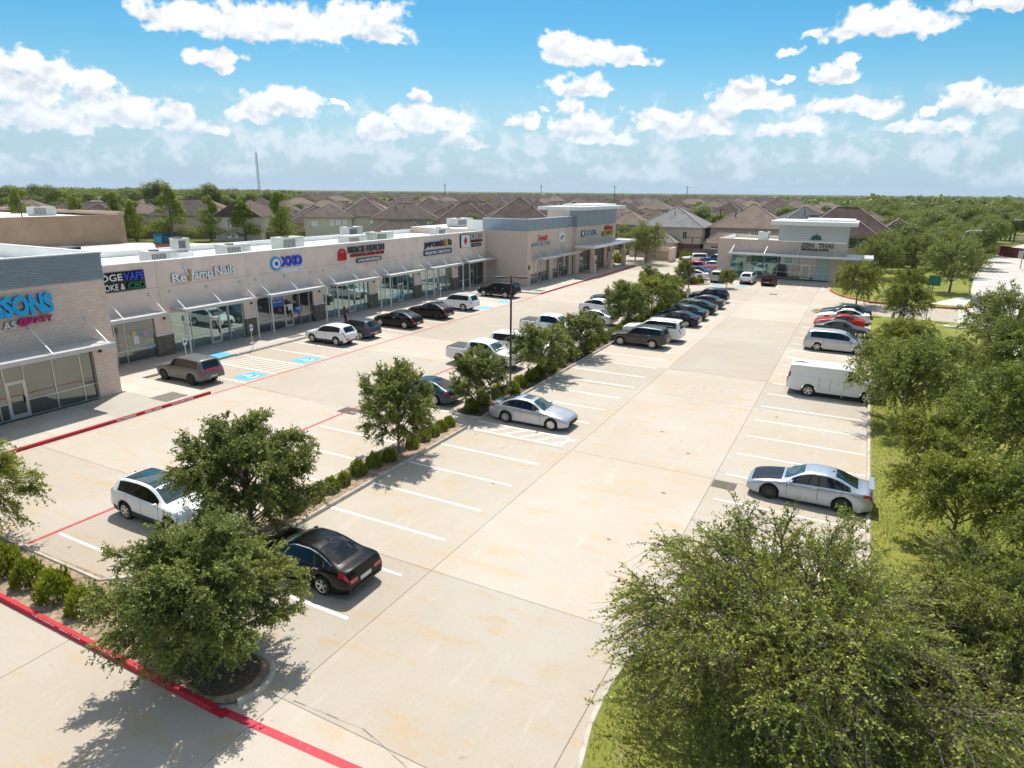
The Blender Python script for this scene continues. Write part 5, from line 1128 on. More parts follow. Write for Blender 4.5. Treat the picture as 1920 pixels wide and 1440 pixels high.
# --- west side of the island
car('suv', 'white', -23.15, 14.72, E_, 'white hatchback with dark glass roof behind front trees', 'car', roof=True, spokes=6)
car('fastback', 'slate', -23.35, 32.75, W_, 'dark blue grey fastback backed up to the island tree', 'car', spokes=10)
car('pickup', 'white', -24.2, 41.95, E_, 'white pickup with black bed cover nearest the lamp post', 'pickup', rim='rimd')
car('bigsuv', 'white', -23.0, 45.9, E_, 'white large SUV hidden behind the nearest white pickup', 'SUV', rails=False)
car('pickup', 'white', -24.3, 54.5, E_, 'farther white pickup with black bed cover behind island trees', 'pickup')
car('sedan', 'silver', -23.1, 61.6, W_, 'silver sedan showing its tail between island trees', 'car')
car('coupesuv', 'white', -24.2, 67.4, E_, 'white crossover beyond the silver sedan west of island', 'SUV', clad=False)
car('bigsuv', 'teal', -24.6, 72.6, W_, 'dark teal SUV farthest of the cars behind island oak', 'SUV', rails=False)
car('sedan', 'silverblue', -23.8, 84.9, W_, 'pale blue sedan half hidden behind the far island trees', 'car')
# --- east side of the island
car('sedan', 'black', -15.35, 14.55, W_, 'glossy black sedan in front parking bay', 'car', chrome=True, spokes=5)
car('sedan', 'silver', -15.35, 32.15, E_, 'silver sedan with sunroof beside the hatched walkway', 'car', sun=True, spokes=12)
car('boxsuv', 'grey', -15.85, 54.35, W_, 'charcoal grey SUV at the near end of island row', 'SUV', spokes=6, chrome=True)
car('bigsuv', 'white', -15.6, 57.5, W_, 'long white SUV beside the charcoal SUV', 'SUV', rails=True, spokes=6)
car('sedan', 'navy', -15.6, 65.2, W_, 'navy sedan just beyond the long white SUV', 'car')
car('sedan', 'slate', -15.7, 69.2, W_, 'slate blue sedan second beyond the long white SUV', 'car')
car('sedan', 'green', -15.55, 73.2, W_, 'dark green sedan in the island row', 'car', spokes=10)
car('sedan', 'grey', -15.5, 77.4, W_, 'dark grey sedan between green sedan and navy crossover', 'car')
car('suv', 'navy', -15.75, 82.1, W_, 'navy crossover at the far end of the island row', 'SUV', clad=False, spokes=8)
# --- along the right hand kerb
car('sedan', 'silverblue', -.62, 29.05, W_, 'silver blue sedan with black bonnet by right kerb', 'car', hood=PAINT['hoodblack'], rim='rimd', spokes=10, spoiler=True)
car('van', 'white', -.35, 46.3, E_, 'white cargo van with rust on its roof', 'van')
car('minivan', 'silver', -.75, 60.75, E_, 'silver minivan beyond the white cargo van', 'minivan')
car('sedan', 'grey', -.55, 67.8, E_, 'dark grey sedan behind the silver minivan', 'car')
car('coupe', 'red', -1.0, 71.9, W_, 'red coupe between grey and white cars at right', 'car')
car('sedan', 'white', -.75, 75.3, W_, 'white sedan beyond the red coupe', 'car')
car('sedan', 'slate', -.6, 78.6, W_, 'dark blue sedan beside the grass island tip', 'car')
# --- in front of the spa and in the bay left of it
car('minivan', 'beige', -18.4, 102.4, N_, 'beige minivan with its tail to camera by spa corner', 'minivan')
car('suv', 'white', -14.3, 102.6, N_, 'white SUV with its tail to camera before spa', 'SUV', clad=False)
car('suv', 'oxblood', -11.3, 102.4, N_, 'dark oxblood SUV before the spa banner', 'SUV')
car('fastback', 'white', -22.6, 103.2, W_, 'white sedan behind the small shrub island', 'car')
car('suv', 'black', -22.3, 106.4, E_, 'black SUV behind the white sedan near spa', 'SUV')
car('sedan', 'blue', -23.2, 109.4, W_, 'blue sedan in the bay left of the spa', 'car')
car('jeep', 'crimson', -23.6, 113.0, E_, 'red boxy off roader in the bay left of the spa', 'SUV', rim='rimd')
car('sedan', 'silver', -23.0, 118.6, W_, 'silver sedan beyond the red off roader', 'car')
car('jeep', 'white', -27.8, 127.6, -150, 'white boxy off roader near the dumpster pen', 'SUV', rim='rimd')
car('bigsuv', 'blue', -23.8, 128.0, W_, 'blue large SUV beside the white off roader', 'SUV', rails=False)
# rust patches on the van roof
for o in CARS:
    if o.name.startswith('cargo_van'):
        sh = Shape(CT['van']); RUST = plain('rust', (.22, .07, .03), .9, var=.4, vs=20)
        rv = random.Random(4)
        for cx, cy, w_, h_ in ((-2.15, -.25, .55, .2), (-1.55, -.3, .25, .07), (-.3, -.2, .22, .05), (.5, -.35, .18, .05)):
            q = MB(); q.poly([(cx + w_ * math.cos(k * .45) * rv.uniform(.6, 1.1), cy + h_ * math.sin(k * .45) * rv.uniform(.6, 1.1), 2.088) for k in range(14)]); q.build('rust_patch', RUST, o)
# ================================================================== TREES AND SHRUBS
def leaf_mat(name, dark, mid, tip, trans=.35, spec=.35, rough=.45):
    m, t, p = new_mat(name); N = NT(t)
    at = N.n('ShaderNodeAttribute', attribute_name='rnd'); r = at.outputs['Fac']; P = N.pos()
    c = N.mix(N.ramp(r, .0, .6), dark, mid); c = N.mix(N.ramp(r, .62, 1.0), c, tip)  # sunlit tips and dark crown shade put into the leaf tones, mixed at random
    c = N.mix(N.math('MULTIPLY', N.ramp(N.noise(P, .9, 3, .6), .42, .66), .45), c, tip)
    v = N.math('ADD', N.math('MULTIPLY', N.rand(), .3), .85); sc = N.n('ShaderNodeVectorMath', operation='SCALE'); N.put(sc.inputs[0], c); N.put(sc.inputs[3], v); c = sc.outputs[0]
    t.links.new(c, p.inputs['Base Color']); p.inputs['Roughness'].default_value = rough; p.inputs['Specular IOR Level'].default_value = spec
    tr = N.n('ShaderNodeBsdfTranslucent'); k = N.mix(.5, c, (.36, .40, .035)); t.links.new(k, tr.inputs[0])
    mx = N.n('ShaderNodeMixShader'); mx.inputs[0].default_value = trans; t.links.new(p.outputs[0], mx.inputs[1]); t.links.new(tr.outputs[0], mx.inputs[2])
    t.links.new(mx.outputs[0], t.nodes['Material Output'].inputs['Surface'])
    return m
M['leaf_oak'] = leaf_mat('live oak leaves', (.036, .054, .020), (.145, .180, .052), (.50, .51, .14), .32, .36)
M['leaf_elm'] = leaf_mat('elm leaves', (.038, .060, .013), (.160, .200, .036), (.54, .53, .10), .34, .32)
M['leaf_mix'] = leaf_mat('cedar elm leaves', (.034, .055, .018), (.130, .168, .042), (.45, .46, .10), .32, .32)
M['leaf_bush'] = leaf_mat('shrub leaves', (.055, .085, .010), (.165, .215, .02), (.38, .40, .05), .36, .2)
M['leaf_far'] = leaf_mat('far tree leaves', (.060, .092, .026), (.135, .180, .044), (.26, .28, .065), .34, .15)
M['leaf_pine'] = leaf_mat('young pine leaves', (.075, .115, .016), (.20, .255, .032), (.38, .40, .055), .38, .15)
M['bark'] = plain('grey brown bark', (.16, .13, .105), .9, var=.35, vs=8, bump=.8, bs=25)
M['twig'] = plain('twig bark', (.20, .17, .13), .9, var=.2)
def bez(p0, p1, p2, t): return p0 * ((1 - t) ** 2)[..., None] + p1 * (2 * t * (1 - t))[..., None] + p2 * (t ** 2)[..., None]
def bezd(p0, p1, p2, t):
    d = (p1 - p0) * (2 * (1 - t))[..., None] + (p2 - p1) * (2 * t)[..., None]; return d / (np.linalg.norm(d, axis=-1, keepdims=True) + 1e-9)
def unit(v): return v / (np.linalg.norm(v, axis=-1, keepdims=True) + 1e-9)
def tubes_np(p0, p1, p2, r0, r1, seg, n):
    """many bezier tubes at once -> V, F"""
    m = len(p0); ts = np.linspace(0, 1, seg + 1); P = np.stack([bez(p0, p1, p2, np.full(m, t)) for t in ts], 1); D = np.stack([bezd(p0, p1, p2, np.full(m, t)) for t in ts], 1)
    up = np.where(np.abs(D[..., 2:3]) < .9, np.array([0, 0, 1.]), np.array([1., 0, 0])); A = unit(np.cross(D, up)); B_ = np.cross(A, D)
    rad = (r0[:, None] * (1 - ts) + r1[:, None] * ts)[..., None, None]; an = 2 * np.pi * np.arange(n) / n
    V = P[:, :, None] + rad * (A[:, :, None] * np.cos(an)[:, None] + B_[:, :, None] * np.sin(an)[:, None])
    base = (np.arange(m) * (seg + 1) * n)[:, None, None]; i = np.arange(seg)[None, :, None] * n; k = np.arange(n)[None, None, :]; k2 = (np.arange(n) + 1)[None, None, :] % n
    F = np.stack([base + i + k, base + i + k2, base + i + n + k2, base + i + n + k], -1).reshape(-1, 4)
    return V.reshape(-1, 3), F
def gen_tree(seed, H, Rd, th, nl, ns, nt, nleaf, leaf, droop=.25, spread=1.0, tw=.5, twigs=False, flat=.0, trunk_r=.11, lean=(0, 0), low=-.15, open_=.15):
    g = np.random.default_rng(seed); zc = th + (H - th) * .46; rz = (H - th) * .54; c = np.array([lean[0], lean[1], zc])
    i = np.arange(nl); az = i * 2.39996 + g.uniform(-.4, .4, nl); s = (i + .5) / nl; elev = low + (1.25 - low) * s ** .9 + g.uniform(-.12, .12, nl)
    d = np.stack([np.cos(az) * np.cos(elev), np.sin(az) * np.cos(elev), np.sin(elev)], -1)
    end = c + d * np.array([Rd, Rd, rz]) * g.uniform(.72, 1.04, nl)[:, None]
    zb = th * .75 + (zc + rz * .25 - th * .75) * s * g.uniform(.7, 1, nl); b0 = np.stack([lean[0] * zb / H, lean[1] * zb / H, zb], -1)
    mid = b0 * .45 + end * .55 + np.array([0, 0, 1.]) * (Rd * .22 * (1 - s) + .05)[:, None] + g.normal(0, .06 * Rd, (nl, 3))
    wood = [tubes_np(b0, mid, end, np.full(nl, trunk_r * .42), np.full(nl, trunk_r * .1), 5, 5)]
    tk = np.array([[0, 0, -.1], [lean[0] * .5, lean[1] * .5, zc * .6], [lean[0], lean[1], zc + rz * .5]]); wood.append(tubes_np(tk[:1], tk[1:2] + g.normal(0, .04, (1, 3)), tk[2:], np.array([trunk_r]), np.array([trunk_r * .25]), 6, 8))
    # secondary branches
    L = np.repeat(np.arange(nl), ns); t = np.tile((np.arange(ns) + .5) / ns, nl) * .8 + .2 + g.uniform(-.05, .05, nl * ns); t = np.clip(t, .08, 1)
    p = bez(b0[L], mid[L], end[L], t); tg = bezd(b0[L], mid[L], end[L], t); rnd = unit(g.normal(0, 1, (len(L), 3))); out = unit((p - c) / np.array([Rd, Rd, rz]))
    dr = unit(tg * .55 + rnd * .75 + out * .55); ln = Rd * g.uniform(.22, .46, len(L)) * (1.1 - .45 * t)
    q1 = p + dr * (ln * .55)[:, None] + np.array([0, 0, 1.]) * (ln * .12)[:, None]; q2 = p + dr * ln[:, None] - np.array([0, 0, 1.]) * (ln * droop)[:, None]
    wood.append(tubes_np(p, q1, q2, np.full(len(L), trunk_r * .11), np.full(len(L), trunk_r * .04), 3, 3))
    # twigs
    K = np.repeat(np.arange(len(L)), nt); t2 = np.tile((np.arange(nt) + .6) / nt, len(L)) * .9 + .1; a = bez(p[K], q1[K], q2[K], t2); tg2 = bezd(p[K], q1[K], q2[K], t2)
    rn2 = unit(g.normal(0, 1, (len(K), 3))); out2 = unit((a - c) / np.array([Rd, Rd, rz])); d2 = unit(tg2 * .8 + rn2 * .8 + out2 * .35); l2 = tw * g.uniform(.5, 1.15, len(K))
    w1 = a + d2 * (l2 * .5)[:, None] + np.array([0, 0, 1.]) * (l2 * .06)[:, None]; w2 = a + d2 * l2[:, None] - np.array([0, 0, 1.]) * (l2 * droop * .8)[:, None]
    if twigs: wood.append(tubes_np(a, w1, w2, np.full(len(K), .007), np.full(len(K), .003), 2, 3))
    keep = g.uniform(0, 1, len(K)) > open_
    a, w1, w2 = a[keep], w1[keep], w2[keep]
    # leaves
    J = np.repeat(np.arange(len(a)), nleaf); t3 = g.uniform(.05, 1.05, len(J)); q = bez(a[J], w1[J], w2[J], np.clip(t3, 0, 1)); tg3 = bezd(a[J], w1[J], w2[J], np.clip(t3, 0, 1))
    r3 = unit(g.normal(0, 1, (len(J), 3))); ax = unit(tg3 * .5 + r3 * .9); q = q + r3 * leaf * g.uniform(0, .9, len(J))[:, None]
    nm = unit(np.array([0, 0, 1.]) * (.8 + flat) + unit(g.normal(0, 1, (len(J), 3)))); bx = unit(np.cross(nm, ax)); sz = leaf * g.uniform(.65, 1.25, len(J))[:, None]
    nn = unit(np.cross(ax, bx))
    Vq = np.stack([q - ax * sz * .5, q + bx * sz * .27 + nn * sz * .06, q + ax * sz * .5, q - bx * sz * .27 + nn * sz * .06], 1).reshape(-1, 3)
    F = np.arange(len(J) * 4).reshape(-1, 4)
    rel = np.linalg.norm((q - c) / np.array([Rd, Rd, rz]), axis=1); rn = np.clip(g.beta(2, 2.2, len(J)) * .75 + (np.repeat(g.uniform(-.2, .2, len(a)), nleaf)) + .18, 0, 1)
    vs, fs, o = [], [], 0
    for V_, F_ in wood: vs.append(V_); fs.append(F_ + o); o += len(V_)
    return np.concatenate(vs), np.concatenate(fs), Vq, F, rn
TREE_MESH = {}
def tree_meshes(key, leafm, **kw):
    if key not in TREE_MESH:
        wv_, wf, lv, lf, rn = gen_tree(**kw)
        TREE_MESH[key] = (npmesh('trunk', wv_, wf, M['bark'], True), npmesh('crown', lv, lf, M[leafm], False, rn))
    return TREE_MESH[key]
def tree(key, x, y, z=.1, s=1., rz=0., label=None, group=None, sz=None, name='shade_tree', cat='tree'):
    o = empty(name, (x, y, z), rz); o.scale = (s, s, sz or s)
    for nm, me in zip(('trunk', 'crown'), TREE_MESH[key]): link(nm, me, o)
    return tag(o, label, cat, group)
# prototypes
tree_meshes('bigA', 'leaf_elm', seed=3, H=5.3, Rd=4.4, th=.5, nl=48, ns=14, nt=12, nleaf=23, leaf=.085, low=-.45, droop=.30, tw=1.0, twigs=True, trunk_r=.16, open_=.30)
tree_meshes('bigB', 'leaf_elm', seed=5, H=5.2, Rd=3.5, th=.5, nl=38, ns=13, nt=11, nleaf=22, leaf=.085, low=-.4, droop=.45, tw=.75, twigs=True, trunk_r=.13, open_=.12)
tree_meshes('front', 'leaf_oak', seed=11, H=4.7, Rd=2.55, th=.55, nl=44, ns=14, nt=13, nleaf=21, leaf=.080, droop=.15, tw=.42, trunk_r=.09, low=-.4, open_=.0)
tree_meshes('oakA', 'leaf_oak', seed=21, H=4.6, Rd=2.3, th=.6, nl=36, ns=12, nt=11, nleaf=20, leaf=.095, droop=.12, tw=.45, trunk_r=.08, low=-.35, open_=.04)
tree_meshes('oakB', 'leaf_oak', seed=22, H=4.4, Rd=1.9, th=.5, nl=28, ns=11, nt=10, nleaf=20, leaf=.095, droop=.1, tw=.42, trunk_r=.07, low=-.3, open_=.1)
tree_meshes('oakC', 'leaf_oak', seed=23, H=4.0, Rd=2.1, th=.6, nl=26, ns=10, nt=9, nleaf=17, leaf=.11, droop=.15, tw=.45, trunk_r=.08, low=-.3, open_=.08)
tree_meshes('elmA', 'leaf_mix', seed=31, H=4.9, Rd=3.2, th=1.2, nl=30, ns=12, nt=10, nleaf=18, leaf=.11, droop=.35, tw=.65, trunk_r=.11, open_=.12)
tree_meshes('elmB', 'leaf_elm', seed=32, H=4.4, Rd=2.5, th=1.1, nl=26, ns=11, nt=9, nleaf=17, leaf=.115, droop=.35, tw=.6, trunk_r=.09, open_=.15)
tree_meshes('elmC', 'leaf_oak', seed=33, H=6.4, Rd=3.6, th=1.6, nl=30, ns=12, nt=9, nleaf=12, leaf=.13, droop=.2, tw=.6, trunk_r=.14, open_=.06)
G1 = 'small trees in the parking islands'
tree('front', -14.45, 9.7, s=.92, sz=.86, label='dense dark green tree on the rounded end of the near island', group=G1)
tree('oakA', -18.9, 15.2, s=1.06, sz=.98, label='broad live oak over the white hatchback in island', group=G1)
tree('oakB', -19.1, 24.5, label='slim live oak alone among low shrubs mid island', group=G1)
tree('oakB', -19.15, 32.3, s=.92, sz=.80, rz=2.1, label='round live oak just behind the silver sedan', group=G1)
tree('oakC', -19.0, 41.0, s=1.08, sz=.90, rz=.6, label='live oak in front of the nearest white pickup', group=G1)
tree('oakC', -18.9, 48.2, s=.95, sz=.84, rz=2.8, label='low live oak at the end of the empty bays', group=G1)
tree('oakA', -19.3, 61.2, s=.95, rz=1.0, label='live oak with bare stem by the silver sedan tail', group=G1)
tree('elmB', -19.0, 68.5, s=.95, rz=4.0, label='light green tree beside the dark sedans in island', group=G1)
tree('elmB', -19.1, 74.6, s=.85, rz=5.2, label='light green tree at the far end of the island row', group=G1)
tree('oakB', -24.6, 86.2, s=.72, rz=3, label='small round tree standing alone beyond the island', group=G1)
tree('oakC', -16.0, 95.2, s=.62, rz=1, label='small tree before the beige minivan and spa', group=G1)
tree('oakB', -22.6, 97.9, s=.72, rz=.4, label='thin young tree in the small red kerbed island', group=G1)
tree('elmB', -27.0, 10.0, s=.82, rz=1.2, label='light green drooping tree at the left photo edge', group=G1)
G2 = 'trees on the lawn along the road'
tree('bigA', .05, 14.2, z=.12, s=.95, sz=.9, label='huge arching elm filling the lower right corner', group=G2)
tree('bigB', 4.3, 16.9, z=.12, s=.84, rz=.8, label='arching elm right of the huge corner elm', group=G2)
tree('elmA', 3.4, 41.6, z=.12, s=1.0, sz=.98, rz=.2, label='leaning elm overhanging the white cargo van', group=G2)
tree('elmB', 3.85, 34.6, z=.12, s=.66, rz=1.9, label='small sparse elm with visible trunk on the lawn', group=G2)
tree('elmB', 4.5, 27.2, z=.12, s=.88, rz=3.4, label='elm behind the silver blue sedan', group=G2)
tree('elmA', 9.3, 47.8, z=.12, s=1.05, rz=2.2, label='large elm by the road right of the cargo van', group=G2)
tree('elmA', 8.0, 33.4, z=.12, s=1.02, sz=1.15, rz=4.1, label='large elm at right edge above the small sparse elm', group=G2)
tree('elmA', 7.4, 25.0, z=.12, s=.85, sz=.95, rz=5.1, label='elm at right edge beyond the corner elms', group=G2)
tree('elmB', 3.8, 56.0, z=.12, s=.85, rz=.9, label='elm beside the silver minivan', group=G2)
tree('elmC', 10.3, 58.5, z=.12, s=.95, rz=1.1, label='dark full tree right of the storm inlet', group=G2)
tree('elmB', .3, 88.3, z=.12, s=1.12, rz=2.7, label='round tree on clear trunk at the spa lawn corner', group=G2)
tree('elmB', 4.6, 75.6, z=.12, s=.95, rz=5.6, label='tree behind the white sedan left of the green sign', group=G2)
tree('elmB', 6.2, 99.5, z=.12, s=.8, rz=.1, label='small bright tree on the far lawn behind green sign', group=G2)
tree('elmC', 11.2, 105.6, z=.12, s=1.08, rz=3.9, label='spreading dark tree with trunk showing by the road', group=G2)
tree('elmC', 2.6, 118.5, z=.12, s=.95, rz=.5, label='tree standing just right of the spa', group=G2)
tree('elmC', 7.6, 123, z=.12, s=1.05, rz=2.4, label='full tree behind the small bright lawn tree', group=G2)
tree('elmC', 3.4, 131, z=.12, s=1.0, rz=1.4, label='tree behind the spa sign tower', group=G2)
tree('elmC', 13.4, 131, z=.12, s=1.1, rz=5.4, label='tree behind the spreading roadside tree', group=G2)
tree('elmC', -35.4, 121.5, s=1.1, rz=3.1, label='dark tree left of the dumpster pen', group=G2)
tree('elmC', -39.0, 126.5, s=.95, rz=.7, label='dark tree behind the dumpster pen tree', group=G2)
# shrubs
def shrub_mesh(seed, r, h, n, leaf):
    g = np.random.default_rng(seed); d = unit(g.normal(0, 1, (n, 3))); d[:, 2] = np.abs(d[:, 2]); rad = g.uniform(.55, 1.08, n) ** .6 * (1 + .16 * np.sin(d[:, 0] * 7 + seed) * np.cos(d[:, 1] * 6))
    q = d * np.array([r, r, h]) * rad[:, None] + np.array([0, 0, .03]); up = unit(d * .6 + np.array([0, 0, .9]) + g.normal(0, .35, (n, 3))); ax = up; nm = unit(g.normal(0, 1, (n, 3)) + np.array([0, 0, .5])); bx = unit(np.cross(nm, ax)); sz = leaf * g.uniform(.7, 1.3, n)[:, None]
    V = np.stack([q - ax * sz * .5, q + bx * sz * .3, q + ax * sz * .6, q - bx * sz * .3], 1).reshape(-1, 3)
    b_ = MB(); b_.tube([(0, 0, -.05), (0, 0, h * .6)], [.03, .012], 5)
    for k in range(5): b_.tube([(0, 0, .03), (r * .5 * math.cos(k * 1.25), r * .5 * math.sin(k * 1.25), h * .7)], [.018, .006], 4)
    return b_.mesh('stem', M['twig']), npmesh('foliage', V, np.arange(n * 4).reshape(-1, 4), M['leaf_bush'], False, np.clip(g.beta(2, 2, n) * .7 + .3 * np.clip(q[:, 2] / h, 0, 1), 0, 1))
SH = [shrub_mesh(k, .40, .62, 1500, .085) for k in range(3)]
rs = random.Random(5)
def shrub(x, y, s, label, group='low shrubs planted in the islands', z=.1):
    o = empty('shrub', (x, y, z), rs.uniform(0, 6)); o.scale = (s, s, s * rs.uniform(.95, 1.25)); me = SH[rs.randrange(3)]
    link('stem', me[0], o); link('foliage', me[1], o); tag(o, label, 'shrub', group)
for i, (x, y, s) in enumerate([(-19.0, 17.4, .85), (-18.95, 18.5, .8), (-19.0, 19.55, .9), (-18.95, 20.3, .75), (-19.1, 21.4, .95), (-19.05, 22.5, .95), (-18.85, 23.4, .9), (-18.95, 25.4, .85), (-19.0, 26.5, .9), (-19.0, 27.35, .95), (-19.05, 28.2, .9), (-19.05, 29.0, .85)]):
    shrub(x, y, s, 'low shrub in the row under the slim live oak, %s from walkway gap' % ['twelfth', 'eleventh', 'tenth', 'ninth', 'eighth', 'seventh', 'sixth', 'fifth', 'fourth', 'third', 'second', 'first'][i])
for i, (x, y, s) in enumerate([(-24.2, 9.45, 1.3), (-22.8, 9.45, 1.25), (-21.2, 9.4, 1.35), (-19.8, 9.4, 1.2), (-25.9, 9.5, 1.2)]):
    shrub(x, y, s, 'bushy shrub behind red kerb, %s from the front tree' % ['fourth', 'third', 'second', 'first', 'fifth'][i])
k = 0
for y in np.arange(31.7, 83.5, 1.55):
    shrub(-19.1 + rs.uniform(-.25, .3), y, rs.uniform(.95, 1.3), 'bright green shrub under the trees of the long island')
for x, y in ((-25.0, 97.6), (-24.0, 96.9), (-22.2, 96.6), (-21.0, 97.0), (-20.2, 97.8)): shrub(x, y, 1.4, 'rounded shrub in the small red kerbed island')
for x, y, s in ((-30.6, 130.8, 2.2), (-29.6, 131.4, 1.9), (-40.3, 119.2, 2.4)): shrub(x, y, s, 'leafy shrub near the dumpster pen', 'shrubs near the dumpster pen', .0)
# grass blades on the near lawn (stuff)
g = np.random.default_rng(9); n = 90000
px = g.uniform(-4.3, 10.6, n); py = 4 + g.uniform(0, 1, n) ** 1.4 * 50
okm = (px > np.interp(py, [4, 5, 7.6, 9.6, 11.2, 12.6, 14, 15.4, 16.7, 17.7, 18.35, 19.2, 20.6, 22.6, 80], [-1.9, -2.1, -2.9, -3.5, -3.95, -4.2, -4.25, -4.15, -3.6, -2.5, -.7, .8, 1.65, 1.86, 1.86]))
px, py = px[okm], py[okm]; n = len(px); hh = g.uniform(.05, .13, n); an = g.uniform(0, 6.28, n); le = g.normal(0, .05, (n, 2)); w_ = .012
V = np.zeros((n, 3, 3)); V[:, 0] = np.stack([px - np.cos(an) * w_, py - np.sin(an) * w_, np.full(n, .118)], 1); V[:, 1] = np.stack([px + np.cos(an) * w_, py + np.sin(an) * w_, np.full(n, .118)], 1); V[:, 2] = np.stack([px + le[:, 0], py + le[:, 1], .12 + hh], 1)
me = npmesh('grass_blades', V.reshape(-1, 3), np.arange(n * 3).reshape(-1, 3), leaf_mat('grass blades', (.10, .125, .018), (.185, .20, .032), (.32, .285, .09), .3, .1, .8), False, g.uniform(0, 1, n))
tag(link('grass_blades', me), 'short green grass of the lawn along the right kerb', 'grass', kind='stuff')
# ================================================================== BACKGROUND: houses, fences, far trees
M['wall_cream'] = plain('cream siding', (.60, .475, .37), .85, var=.05); M['wall_grey'] = plain('grey siding', (.54, .465, .42), .85, var=.05); M['wall_white'] = plain('pale siding', (.68, .585, .52), .85, var=.05)
M['wall_brick'] = block_mat('red brick', (.22, .075, .055), (.17, .06, .045), (.3, .26, .22), .22, .075); M['wall_tan'] = plain('tan stucco', (.52, .385, .285), .9, var=.06)
def shingle(name, a, b):
    m, t, p = new_mat(name); N = NT(t); P = N.pos()
    c = N.mix(N.ramp(N.noise(N.scale(P, (1, 1, .25)), .55, 5, .65), .35, .65), a, b); c = N.mix(N.math('MULTIPLY', N.ramp(N.noise(N.scale(P, (1.2, 1.2, 6)), 1.3, 4, .7), .45, .7), .5), c, tuple(v * .6 for v in a))
    v = N.math('ADD', N.math('MULTIPLY', N.rand(), .35), .82); s = N.n('ShaderNodeVectorMath', operation='SCALE'); N.put(s.inputs[0], c); N.put(s.inputs[3], v)
    t.links.new(s.outputs[0], p.inputs['Base Color']); p.inputs['Roughness'].default_value = .95; p.inputs['Specular IOR Level'].default_value = .15
    sp = N.n('ShaderNodeSeparateXYZ'); N.put(sp.inputs[0], P); st = N.math('FRACT', N.math('MULTIPLY', sp.outputs[2], 9.0)); N.bump(st, .5, .03, p)
    return m
ROOFS = [shingle('brown shingle', (.085, .062, .054), (.130, .098, .085)), shingle('grey brown shingle', (.105, .082, .072), (.150, .122, .108)), shingle('tan shingle', (.18, .135, .108), (.225, .178, .145)), shingle('grey shingle', (.19, .185, .18), (.235, .23, .225)), shingle('slate shingle', (.075, .078, .088), (.11, .112, .12))]
M['ridge'] = plain('ridge cap', (.25, .205, .18), .9, var=.15); M['hwin'] = glass('house window', (.7, .8, .85), (.03, .05, .055), .3); M['hframe'] = plain('window frame white', (.66, .65, .63), .6)
M['eave'] = plain('eave board', (.30, .25, .21), .8); M['fence'] = plain('weathered fence', (.20, .17, .145), .95, var=.25, vs=2); M['fence_red'] = plain('red brown fence', (.17, .055, .03), .9, var=.15, vs=2); M['fence_new'] = plain('cedar fence', (.42, .27, .10), .9, var=.15, vs=2)
def hip(q, cx, cy, w, d, z, h, ov=.55, gable=False, ridge=None, mi=0):
    """hip roof over a w x d box centred at cx, cy; ridge runs along the longer side"""
    x0, x1, y0, y1 = cx - w / 2 - ov, cx + w / 2 + ov, cy - d / 2 - ov, cy + d / 2 + ov; W_2, D_2 = (x1 - x0) / 2, (y1 - y0) / 2
    if w >= d: r0, r1 = (x0 + (0 if gable else D_2), cy), (x1 - (0 if gable else D_2), cy)
    else: r0, r1 = (cx, y0 + (0 if gable else W_2)), (cx, y1 - (0 if gable else W_2))
    A_, B2, C_, D2 = (x0, y0, z), (x1, y0, z), (x1, y1, z), (x0, y1, z); e0, e1 = (*r0, z + h), (*r1, z + h)
    if w >= d: fs = [(A_, B2, e1, e0), (C_, D2, e0, e1), (B2, C_, e1), (D2, A_, e0)]
    else: fs = [(B2, C_, e1, e0), (D2, A_, e0, e1), (A_, B2, e0), (C_, D2, e1)]
    for f_ in fs: q.poly(f_, mi)
    q.poly([A_, D2, C_, B2], mi)
    if ridge is not None:
        if w >= d: edges = [(A_, e0), (D2, e0), (B2, e1), (C_, e1), (e0, e1)]
        else: edges = [(A_, e0), (B2, e0), (C_, e1), (D2, e1), (e0, e1)]
        for a, b_ in edges:
            if (Vector(a) - Vector(b_)).length > .1: ridge.bar(Vector(a) + Vector((0, 0, .02)), Vector(b_) + Vector((0, 0, .02)), .28, .10)
    return z + h
def win(parent, x, y, z, w, h, face):
    """window centred at x, y (house coordinates) on a wall facing face"""
    q = MB(); f_ = MB(); t = .10
    if face in 'NS':
        s = -1 if face == 'S' else 1; q.box(x - w / 2, x + w / 2, min(y, y + s * .04), max(y, y + s * .04), z, z + h)
        for a in ((x - w / 2 - t, x - w / 2), (x + w / 2, x + w / 2 + t), (x - .03, x + .03)): f_.box(*a, min(y, y + s * .08), max(y, y + s * .08), z - t, z + h + t)
        f_.box(x - w / 2, x + w / 2, min(y, y + s * .08), max(y, y + s * .08), z - t, z); f_.box(x - w / 2, x + w / 2, min(y, y + s * .08), max(y, y + s * .08), z + h, z + h + t)
    else:
        s = 1 if face == 'E' else -1; q.box(min(x, x + s * .04), max(x, x + s * .04), y - w / 2, y + w / 2, z, z + h)
        for a in ((y - w / 2 - t, y - w / 2), (y + w / 2, y + w / 2 + t), (y - .03, y + .03)): f_.box(min(x, x + s * .08), max(x, x + s * .08), *a, z - t, z + h + t)
        f_.box(min(x, x + s * .08), max(x, x + s * .08), y - w / 2, y + w / 2, z - t, z); f_.box(min(x, x + s * .08), max(x, x + s * .08), y - w / 2, y + w / 2, z + h, z + h + t)
    o = f_.build('window', M['hframe'], parent); q.build('pane', M['hwin'], o)
